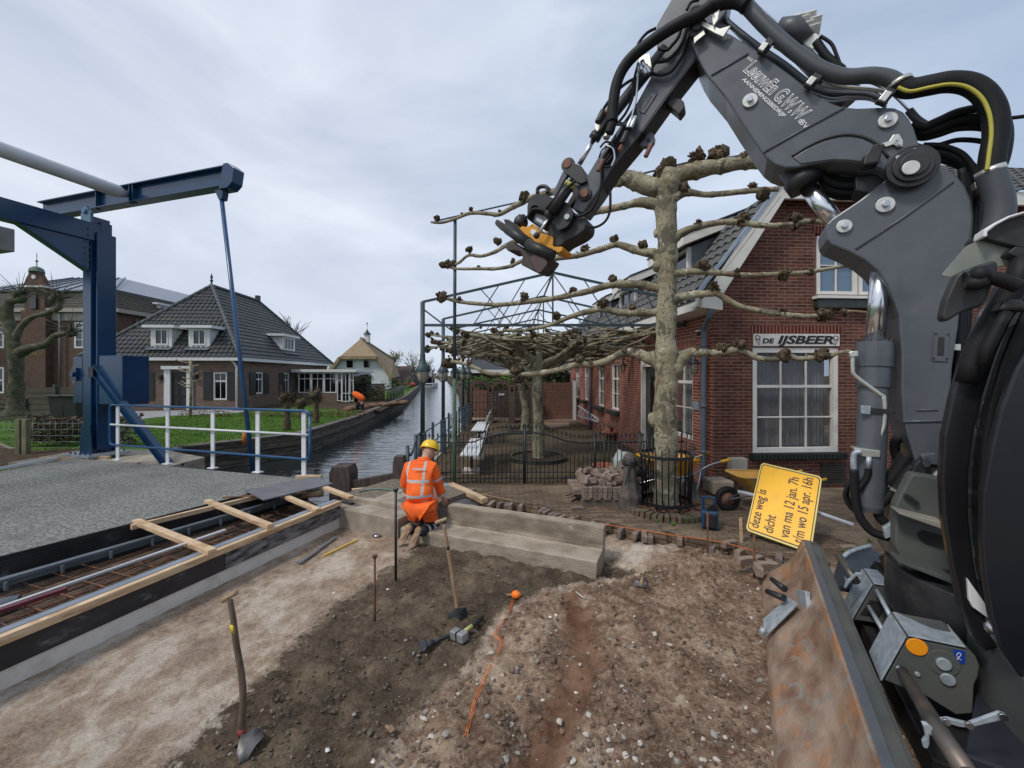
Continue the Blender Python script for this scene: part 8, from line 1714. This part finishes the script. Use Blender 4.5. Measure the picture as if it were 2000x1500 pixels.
# shovels
def gz(u,v,dz=0): p=G(u,v,-.12); z=tz(p.x,p.y)[0]; p=G(u,v,z+dz); return p
def shovel1():
    t=thing('shovel',G(485,1440,-.12),'shovel with T-handle and yellow tape standing in the sand, nearest to the camera','shovel')
    Y=G(478,1440,-.12).y; q=lambda u,v,dy=0:P(u,v,Y+dy)
    m=MB(); pts=cat([q(449,1172),q(455,1205),q(462,1260),q(472,1320),q(475,1370),q(472,1410),q(472,1438)],6); m.tube(pts,lerpl([.0135,.015,.0165,.0175,.018,.018,.017],len(pts)),12); m.build('shaft',mat('grey_brown_handle',(.085,.06,.038),(.16,.115,.075),rough=.7,scale=10,vec=(6,6,1)),t)
    m=MB(); pts=cat([q(435,1174,.01),q(442,1168),q(455,1161),q(462,1156,-.01)],5); m.tube(pts,[.006]+[.014]*(len(pts)-2)+[.006],12); m.build('grip',HANDLE,t)
    m=MB(); m.tube([q(455,1218),q(458,1234)],.0172,12); m.build('yellow_tape',mat('tape_yellow',(.65,.5,.02),rough=.5),t); m=MB(); m.tube([q(472,1422),q(472,1438)],.0185,12); m.build('red_mark',mat('worn_red',(.25,.04,.03),rough=.7),t)
    m=MB(); B=[q(470,1434,-.02),q(480,1434,-.01),q(497,1421,.02),q(512,1426,.04),gz(516,1439,.04),gz(499,1457,.03),gz(486,1479,.02),gz(475,1495,.0),gz(466,1487,.01),gz(462,1470,.02),gz(466,1452,.05)]
    c_=gz(482,1450,.03); vs=B+[c_]; n=len(B); m.add(vs,[(i,(i+1)%n,n) for i in range(n)],True); o=m.build('blade',mat('shovel_steel',(.10,.10,.10),(.2,.19,.18),rough=.5,metal=.5,scale=12),t); s=o.modifiers.new('s','SOLIDIFY'); s.thickness=.003
shovel1()
def shovel2():
    g=G(895,1205,-.11); Y=g.y; q=lambda u,v,dy=0:P(u,v,Y+dy); t=thing('shovel',g,'shovel with T-handle stuck in the dark sand in front of the concrete element','shovel')
    m=MB(); pts=cat([q(867,1025),q(873,1062),q(882,1115),q(889,1160),q(893,1188)],6); m.tube(pts,lerpl([.013,.0155,.018,.018,.015],len(pts)),12); m.build('shaft',HANDLE,t)
    m=MB(); m.tube(cat([q(850,1022,.0),q(857,1019),q(868,1015),q(873,1013)],4),[.008]+[.017]*11+[.009],12); m.build('grip',HANDLE,t)
    m=MB(); m.tube([q(874,1066),q(875,1073)],.0165,10); m.build('brand_mark',BLACK,t)
    m=MB(); B=[q(886,1190),q(897,1188),q(910,1186,.03),q(914,1200,.02),q(900,1212,-.02),q(885,1212,-.04),q(874,1210,-.03),q(876,1200,-.02)]; c_=q(893,1202,.03); n=len(B); m.add(B+[c_],[(i,(i+1)%n,n) for i in range(n)],True); o=m.build('blade',SHU,t); s=o.modifiers.new('s','SOLIDIFY'); s.thickness=.003
shovel2()
# hammers and small tools
def gz(u,v,dz=0): p=G(u,v,-.12); z=tz(p.x,p.y)[0]; p=G(u,v,z+dz); return p
sh=thing('sledge_hammer',gz(895,1240),'steel sledge hammer with black and pale yellow handle lying in the dark sand','hammer')
m=MB(); a,b_=gz(884,1236,.045),gz(909,1246,.045); m.beam(a,b_,.075,.07); m.build('head',mat('hammer_steel',(.25,.26,.27),(.38,.39,.4),rough=.4,metal=.5),sh,bevel=.01); c_=(a+b_)/2; m=MB(); m.beam(a.lerp(b_,.48),a.lerp(b_,.58),.078,.073); m.build('band',BLACK,sh)
m=MB(); m.tube([c_,gz(922,1222,.05)],.016,10); m.build('yellow_shaft',mat('pale_yellow',(.5,.5,.2),rough=.5),sh); m=MB(); m.tube([gz(922,1222,.05),gz(942,1207,.05)],.02,10); m.build('rubber_grip',BLACK,sh)
m=MB(); m.tube([gz(884,1240,.02),gz(860,1248,.02),gz(846,1254,.025)],[.018,.012,.02],8); m.tube([gz(846,1254,.025),gz(828,1262,.03)],[.022,.022],10); m.tube([gz(828,1260,.03),gz(825,1262,.03)],[.035,.035],12); tag(m.build('iron_chisel',mat('chisel_iron',(.05,.055,.06),(.1,.1,.11),rough=.5,metal=.4)),'iron chisel with guard disc lying beside the sledge hammer','chisel')
hm=thing('club_hammer',gz(1250,1140),'small club hammer with wooden shaft lying in the dirt right of the concrete element','hammer'); m=MB(); m.beam(gz(1240,1138,.035),gz(1262,1142,.035),.045,.04); m.build('head',MC['hammer_steel'],hm,bevel=.005); m=MB(); m.tube([gz(1252,1140,.04),gz(1257,1122,.05)],.014,8); m.build('shaft',HANDLE,hm); m=MB(); m.tube([gz(1252,1138,.045),gz(1253,1134,.046)],.016,8); m.build('red_mark',MC['worn_red'],hm)
m=MB(); m.beam(gz(588,1098,.02),gz(655,1050,.02),.035,.03); m.beam(gz(583,1100,.02),gz(592,1094,.03),.06,.03); tag(m.build('steel_level',mat('level_grey',(.20,.21,.22),(.28,.29,.3),rough=.4,metal=.4),bevel=.004),'grey steel tamping bar lying on the pale ground by the concrete wall','bar')
m=MB(); m.beam(gz(632,1086,.012),gz(697,1055,.012),.028,.02); o=m.build('yellow_lath',mat('lath_yellow',(.50,.32,.05),(.6,.4,.09),rough=.6)); tag(o,'yellow measuring lath lying on the pale ground beside the grey bar','lath')
sr=thing('string_reel',gz(1003,1162),'orange reel of builders string on a wooden peg on the dark sand','string reel'); a=gz(990,1162,.03); b_=gz(1018,1161,.04); m=MB(); m.tube([a,b_],.012,8); m.build('peg',HANDLE,sr); m=MB(); l=a.lerp(b_,.38); r_=a.lerp(b_,.92); m.tube([l,l.lerp(r_,.25),l.lerp(r_,.6),r_],[.022,.036,.036,.018],12); m.build('string_winding',mat('orange_string',(.85,.17,.01),(.95,.22,.015),rough=.6,scale=60),sr)
m=MB(); pts=cat([gz(u,v,.012) for u,v in ((1000,1172),(995,1190),(980,1215),(966,1238),(978,1255),(968,1280),(950,1310),(938,1340),(925,1370),(918,1400),(908,1435))],8); m.tube(pts,.0022,5); m.tube([p+V((.012,.0,.003*math.sin(i*.7))) for i,p in enumerate(pts)],.002,5); tag(m.build('orange_string',MC['orange_string']),'thin orange string trailing over the rubble towards the camera','string')
m=MB(); pts=[G(1175,1023,.03),G(1300,1043,.03),G(1405,1058,.03),G(1480,1078,.03)]; m.tube(cat(pts,6),.003,5); tag(m.build('guide_string',MC['orange_string']),'orange guide string stretched along the pavement edge','string')
m=MB(); c_=gz(757,1425,.02); 
lf=[c_+V((.045*math.cos(a)*((1,.5,.8,.35)[i%4]),.035*math.sin(a)*((1,.4,.85,.6)[i%4]),.025*(i%2)*math.sin(i*2.1)+.005)) for i,a in enumerate([k*.524 for k in range(12)])]; m.add(lf+[c_],[(i,(i+1)%12,12) for i in range(12)]); tag(m.build('plane_leaf',mat('leaf_tan',(.24,.15,.09),(.34,.23,.15),rough=.8)),'single curled dry plane leaf on the dark sand','leaf')
m=MB(); c_=gz(735,1046,.015); m.sph(c_,(.06,.04,.012),10,6,amp=.8); tag(m.build('crumpled_plastic',STEEL),'small crumpled piece of silvery foil at the foot of the concrete wall','foil')
m=MB(); m.tube([gz(1125,1156,.02),gz(1143,1170,.02)],.008,6); tag(m.build('wood_splinter',CONCL),'short pale wood splinter on the rubble below the concrete element','wood piece')
# timber, tarpaulin bits behind the element
plank(G(880,947,.18),G(947,978,.16),.10,.075,lab='thick pale timber lying beside the kneeling worker towards the fence')
plank(G(860,972,.12),G(935,985,.08),.22,.03,name='dark_board',m=PLYG,lab='dark board under the thick pale timber beside the worker')
plank(G(938,965,.02),G(1003,978,.02),.02,.015,name='thin_lath',m=HANDLE,lab='thin brown lath lying on the pavement by the fence')
m=MB(); m.box(G(905,965,.12),(.14,.1,.06),Matrix.Rotation(.4,3,'Z')); tag(m.build('red_brick',mat('red_brick_single',(.25,.10,.06),(.32,.14,.09),rough=.9),bevel=.006),'single red brick lying on the boards beside the worker','brick')
m=MB(); c_=G(868,955,.12); m.sph(c_,(.16,.12,.09),12,8,amp=.7); tag(m.build('clear_plastic',glassmat('plastic_clear','#99a5a8',.4)),'crumpled clear plastic sheet beside the worker','plastic')
m=MB(); c_=G(1150,960,.0); 
for k_ in range(3): m.tube(cat([G(1105+8*k_,968+5*k_,.01),G(1125,962+6*k_,.03),G(1145,966+6*k_,.01),G(1165,975+3*k_,.01)],5),.006,5)
tag(m.build('black_wire',BLACK),'loose loops of black wire on the sand left of the pallet','wire')
m=MB(); m.tube(cat([G(700,960,.2),G(730,955,.2),G(760,957,.2),G(783,962,.2)],5),.012,6); tag(m.build('green_rope',mat('rope_green',(.05,.15,.10),(.25,.3,.25),rough=.8)),'tangle of green rope on the gravelly ledge left of the worker','rope')
# ================= people
def skinned(name,verts,edges,rad,m_,parent,mats=None,fn=None,sub=2,root=0):
    me=bpy.data.meshes.new(name); me.from_pydata([V(v) for v in verts],edges,[]); o=bpy.data.objects.new(name+'_t',me); C.objects.link(o)
    s=o.modifiers.new('s','SKIN'); 
    for i,r in enumerate(rad): me.skin_vertices[0].data[i].radius=(r,r) if not isinstance(r,tuple) else r
    me.skin_vertices[0].data[root].use_root=True; s.use_smooth_shade=True
    u_=o.modifiers.new('u','SUBSURF'); u_.levels=sub; u_.render_levels=sub
    bpy.context.view_layer.update(); n=bpy.data.meshes.new_from_object(o.evaluated_get(bpy.context.evaluated_depsgraph_get())); bpy.data.objects.remove(o)
    b0=BASE[parent]
    for mm in (mats or [m_]): n.materials.append(mm)
    for p in n.polygons:
        p.use_smooth=True
        if fn: p.material_index=fn(p.center)
    for v in n.vertices: v.co-=b0
    n.name=name; ob=bpy.data.objects.new(name,n); C.objects.link(ob); ob.parent=parent; BASE[ob]=b0; return ob
ORG=mat('hivis_orange',(.80,.105,.01),(.95,.16,.015),rough=.8,scale=9,bump=.9,bscale=11,c3=(.55,.09,.02),s3=5,t3=(.56,.75)); REF=mat('reflective_grey',(.38,.38,.38),(.46,.46,.45),rough=.5); NAVY=mat('navy_cloth',(.012,.014,.022),(.022,.025,.035),rough=.85,bump=.3,bscale=25); SKIN=mat('skin',(.42,.23,.16),(.5,.29,.21),rough=.6)
BOOT=mat('boot_tan',(.22,.13,.07),(.34,.22,.13),rough=.8,scale=14); SOLE=mat('boot_sole',(.28,.20,.13),(.38,.28,.19),rough=.9,scale=20); HELM=mat('helmet_yellow',(.80,.50,.01),(.85,.55,.015),rough=.3,spec=.6)
wk=thing('person',(-1.15,5.2,0),'person kneeling in orange high-visibility clothing and yellow helmet at the concrete element','person')
hip=P(822,985,5.18); hipL=P(808,992,5.2); hipR=P(836,992,5.16); wa=P(820,962,5.24); ch_=P(820,925,5.36); ct_=P(822,905,5.42); nk=P(830,897,5.45); hd=P(838,884,5.52)
shL=P(799,912,5.42); shR=P(845,913,5.36); elL=P(790,945,5.45); haL=P(800,968,5.62); elR=P(856,945,5.42); haR=P(866,975,5.50)
knL=P(820,1028,5.42); knR=P(851,1031,5.34); anL=P(797,1036,5.04); anR=P(816,1040,4.98); toL=P(778,1066,4.98); toR=P(801,1070,4.93)
# body: one continuous figure under the clothes
skinned('body',[hip,wa,ch_,nk,hd,shL,elL,haL,shR,elR,haR,hipL,knL,anL,hipR,knR,anR,hd+V((.02,.03,.07))],[(0,1),(1,2),(2,3),(3,4),(2,5),(5,6),(6,7),(2,8),(8,9),(9,10),(0,11),(11,12),(12,13),(0,14),(14,15),(15,16),(4,17)],[.09,.09,.1,.055,.085,.06,.042,.03,.06,.042,.03,.06,.05,.04,.06,.05,.04,.07],SKIN,wk)
ncx=V(((ch_-wa).normalized()))
def jf(c):
    z=c.z; x=c.x
    if .385<z<.425 and c.y<5.6 and x<-1.0 or (.585<z<.62 and -1.36<x<-1.06): return 1
    if z>.40 and z<.86 and -1.135<x-.0<-1.10 and c.y<5.42: return 1
    if z>.62 and -1.345<x<-1.315 and c.y<5.4: return 1
    return 0
JKT=ORG.copy(); JKT.name='hivis_jacket'
def stripes():
    N=JKT.node_tree.nodes; L=JKT.node_tree.links; B=N['Principled BSDF']; src=B.inputs['Base Color'].links[0].from_socket; tc=nd(N,'ShaderNodeTexCoord'); S=nd(N,'ShaderNodeSeparateXYZ'); L.new(tc.outputs['Object'],S.inputs[0])
    def M_(op,a,b_):
        m=nd(N,'ShaderNodeMath',operation=op)
        for i,x in enumerate((a,b_)):
            if isinstance(x,(int,float)): m.inputs[i].default_value=x
            else: L.new(x,m.inputs[i])
        return m.outputs[0]
    rg=lambda k,lo,hi: M_('MULTIPLY',M_('GREATER_THAN',S.outputs[k],lo),M_('LESS_THAN',S.outputs[k],hi))
    t=M_('MAXIMUM',M_('MULTIPLY',rg(2,.425,.46),M_('LESS_THAN',S.outputs[0],.14)),M_('MULTIPLY',rg(2,.60,.633),rg(0,-.2,.1)))
    bk=M_('LESS_THAN',S.outputs[1],.2)
    t=M_('MAXIMUM',t,M_('MULTIPLY',bk,M_('MULTIPLY',rg(0,.012,.045),rg(2,.43,.88)))); t=M_('MAXIMUM',t,M_('MULTIPLY',bk,M_('MULTIPLY',rg(0,-.205,-.18),rg(2,.6,.86))))
    x=nd(N,'ShaderNodeMix',data_type='RGBA'); L.new(t,x.inputs[0]); L.new(src,x.inputs[6]); x.inputs[7].default_value=(.42,.42,.41,1); L.new(x.outputs[2],B.inputs['Base Color'])
stripes()
jk=skinned('jacket',[P(821,984,5.15),P(820,962,5.22),P(819,935,5.33),P(821,912,5.40),P(829,901,5.44),shL,elL,P(798,963,5.58),shR,P(851,930,5.38),elR,P(864,970,5.48)],[(0,1),(1,2),(2,3),(3,4),(3,5),(5,6),(6,7),(3,8),(8,9),(9,10),(10,11)],[(.19,.14),(.19,.145),(.185,.14),(.16,.11),.085,.088,.07,.055,.09,.08,.07,.055],JKT,wk,sub=3,root=2)
def band(c,ax,r,w_,name='reflective_band',par=None): 
    m=MB(); ax=ax.normalized(); m.tube([c-ax*w_/2,c+ax*w_/2],r,20,False); return m.build(name,REF,par or wk)
band(elR.lerp(shR,.35),elR-shR,.083,.035,par=jk); band(elR.lerp(haR,.62),haR-elR,.066,.035,par=jk)
for pts_,w_ in ((((793,958),(813,961),(836,962),(854,968)),.035),(((790,930),(808,932),(834,934)),.032),(((837,903),(829,930),(823,956)),.032),(((797,908),(791,930)),.02)): pass
m=MB(); c_=P(818,917,5.20); m.quad(c_+V((-.075,0,-.006)),c_+V((.085,0,-.006)),c_+V((.085,.01,.014)),c_+V((-.075,.01,.014))); m.build('back_print',REF,jk); 
m=MB(); m.lathe(P(828,902,5.43),[(.09,-.04),(.10,.0),(.085,.05),(.075,.06)],20,True,Matrix.Rotation(-.25,3,'X')); m.build('collar',ORG,jk)
m=MB(); hc=hd+V((0,.01,.01)); m.sph(hc,(.078,.095,.11),20,14,M=Matrix.Rotation(-.5,3,'X')); m.sph(hc+V((.078,-.01,-.01)),(.012,.025,.035),8,6); m.sph(hc+V((-.078,-.01,-.01)),(.012,.025,.035),8,6); m.sph(hc+V((.01,.095,-.05)),(.016,.025,.02),8,6); hh=m.build('head',SKIN,wk)
for s_ in (-1,1):
    m=MB(); m.sph(hc+V((.03*s_,.088,-.02)),.012,8,6); m.build('eye',BLACK,hh)
m=MB(); m.sph(hc+V((.01,.088,-.085)),(.025,.008,.006),8,6); m.build('mouth',RST,hh)
m=MB(); 
hm_=Matrix.Rotation(-.42,3,'X')@Matrix.Rotation(.15,3,'Y'); tc_=hc+V((.0,.02,.035)); m.lathe(tc_,[(.118,.0),(.12,.01),(.117,.04),(.102,.078),(.072,.108),(.035,.123),(0,.127)],28,True,hm_); m.lathe(tc_,[(.112,.0),(.132,-.004),(.132,.004),(.117,.012)],28,True,hm_); m.sph(tc_+hm_@V((0,.13,-.002)),(.07,.045,.008),14,6,M=hm_); h_=m.build('helmet',HELM,wk)
m=MB(); m.tube([tc_+hm_@V((0,y_,math.sqrt(max(0,1-(y_/.12)**2))*.127)) for y_ in [-.11+.022*k for k in range(11)]],.009,6); m.build('helmet_ridge',HELM,h_)
def tf(c):
    return 1 if (c.z>.045 and c.y>4.9 and c.z>.10) else 0
NV2=NAVY
tq=skinned('trousers',[P(822,980,5.18),hipL,P(810,1010,5.32),knL,P(808,1033,5.24),anL,hipR,P(840,1010,5.28),knR,P(834,1036,5.16),anR],[(0,1),(1,2),(2,3),(3,4),(4,5),(0,6),(6,7),(7,8),(8,9),(9,10)],[(.155,.13),.115,.10,.075,.07,.055,.115,.10,.075,.07,.055],ORG,wk,[ORG,NAVY],lambda c:0 if c.z>.095 else 1,sub=3)
for a_,b_ in ((knL,anL),(knR,anR)):
    for t_ in (.3,.58): band(a_.lerp(b_,t_),b_-a_,.083-.018*t_,.045,par=tq)
m=MB(); m.sph(P(850,985,5.25),(.03,.04,.09),10,8); m.build('holster_pocket',ORG,tq)
for a_,t_,nm in ((anL,toL,'l'),(anR,toR,'r')):
    # boots: soles towards the camera, toes on the ground
    ax=(t_-a_).normalized(); m=MB(); M_=ax.to_track_quat('Z','Y').to_matrix(); c_=a_.lerp(t_,.42)+V((0,.03,0)); m.sph(c_,(.043,.042,.105),16,12,M=M_); m.sph(a_+V((0,.04,.0)),(.05,.05,.055),12,8); bt_=m.build('boot',BOOT,wk)
    m=MB(); cc=c_+V((0,-.035,0)); pr2=[]
    for k_ in range(20):
        a=2*math.pi*k_/20; w2=.040*(1+.12*math.cos(a))*(1-.22*math.exp(-((math.cos(a)+.15)/.3)**2)); pr2.append(cc+ax*(.125*math.cos(a))+V((w2*math.sin(a),0,0)))
    m.prism(pr2,(0,.018,0)); m.build('sole',SOLE,bt_,bevel=.004)
# hands with five fingers
def hand(c,d,up,s_,par):
    d=d.normalized(); sd_=d.cross(up).normalized(); m=MB(); m.sph(c+d*.03,(.04,.018,.045),12,8,M=Matrix((sd_,up,d)).transposed())
    for k_,(o_,l) in enumerate(((-.03,.055),(-.01,.068),(.01,.07),(.03,.058))): b0=c+d*.06+sd_*o_; m.tube([b0,b0+d*l*.5-up*.006,b0+d*l*.85-up*.03],[.009,.0085,.006],8)
    b0=c+sd_*.035*s_+d*.015; m.tube([b0,b0+sd_*.03*s_+d*.02-up*.01,b0+sd_*.035*s_+d*.045-up*.02],[.011,.01,.007],8); return m.build('hand',SKIN,par)
hand(haR+V((.0,.01,-.0)),V((.25,.35,-.8)),V((.3,-.9,-.2)),-1,wk); hand(haL+V((0,.03,-.02)),V((.2,.7,-.6)),V((0,-.5,.9)),1,wk)
# bending worker on the far lawn
wb=thing('person',(-9.3,24,GZ),'person bending over in orange high-visibility vest and dark trousers on the far lawn','person')
Y=24.; q=lambda u,v,dy=0:P(u,v,Y+dy)
skinned('body',[q(698,776),q(694,771),q(688,768.5),q(684.5,769),q(699,776),q(700,789),q(703,801.5),q(694,776),q(692,789),q(691,799),q(688,775),q(689,783),q(690,771),q(686,781),q(701,779),q(704,785)],[(0,1),(1,2),(2,3),(0,4),(4,5),(5,6),(0,7),(7,8),(8,9),(2,10),(10,11),(2,12),(12,13)],[.13,.13,.07,.07,.1,.07,.05,.1,.07,.05,.045,.035,.045,.035,.05,.04][:16],SKIN,wb) if 0 else None
skinned('body',[q(706,779),q(699,772),q(692,769),q(686.5,771),q(691,777,.2),q(691,786,.2),q(707,790),q(708,802.5),q(699,790,.3),q(697,801,.3)],[(0,1),(1,2),(2,3),(2,4),(4,5),(0,6),(6,7),(0,8),(8,9)],[.12,.12,.08,.1,.05,.035,.07,.045,.07,.045],SKIN,wb)
skinned('orange_vest',[q(707,778),q(699.5,771.5),q(691.5,769),q(710,783),q(692,774,.15)],[(0,1),(1,2),(0,3),(2,4)],[.19,.21,.16,.15,.09],ORG,wb,root=1); skinned('trousers',[q(705,783),q(707,791),q(708,803),q(699,791,.3),q(697,800.5,.3)],[(0,1),(1,2),(0,3),(3,4)],[.18,.13,.09,.13,.09],NAVY,wb)
m=MB(); m.tube([q(689,776),q(687,803)],.025,6); m.build('spade_handle',HANDLE,None) if 0 else None
m=MB(); m.sph(q(686.5,771),(.12,.14,.13),12,8); m.build('dark_hair',BLACK,wb)
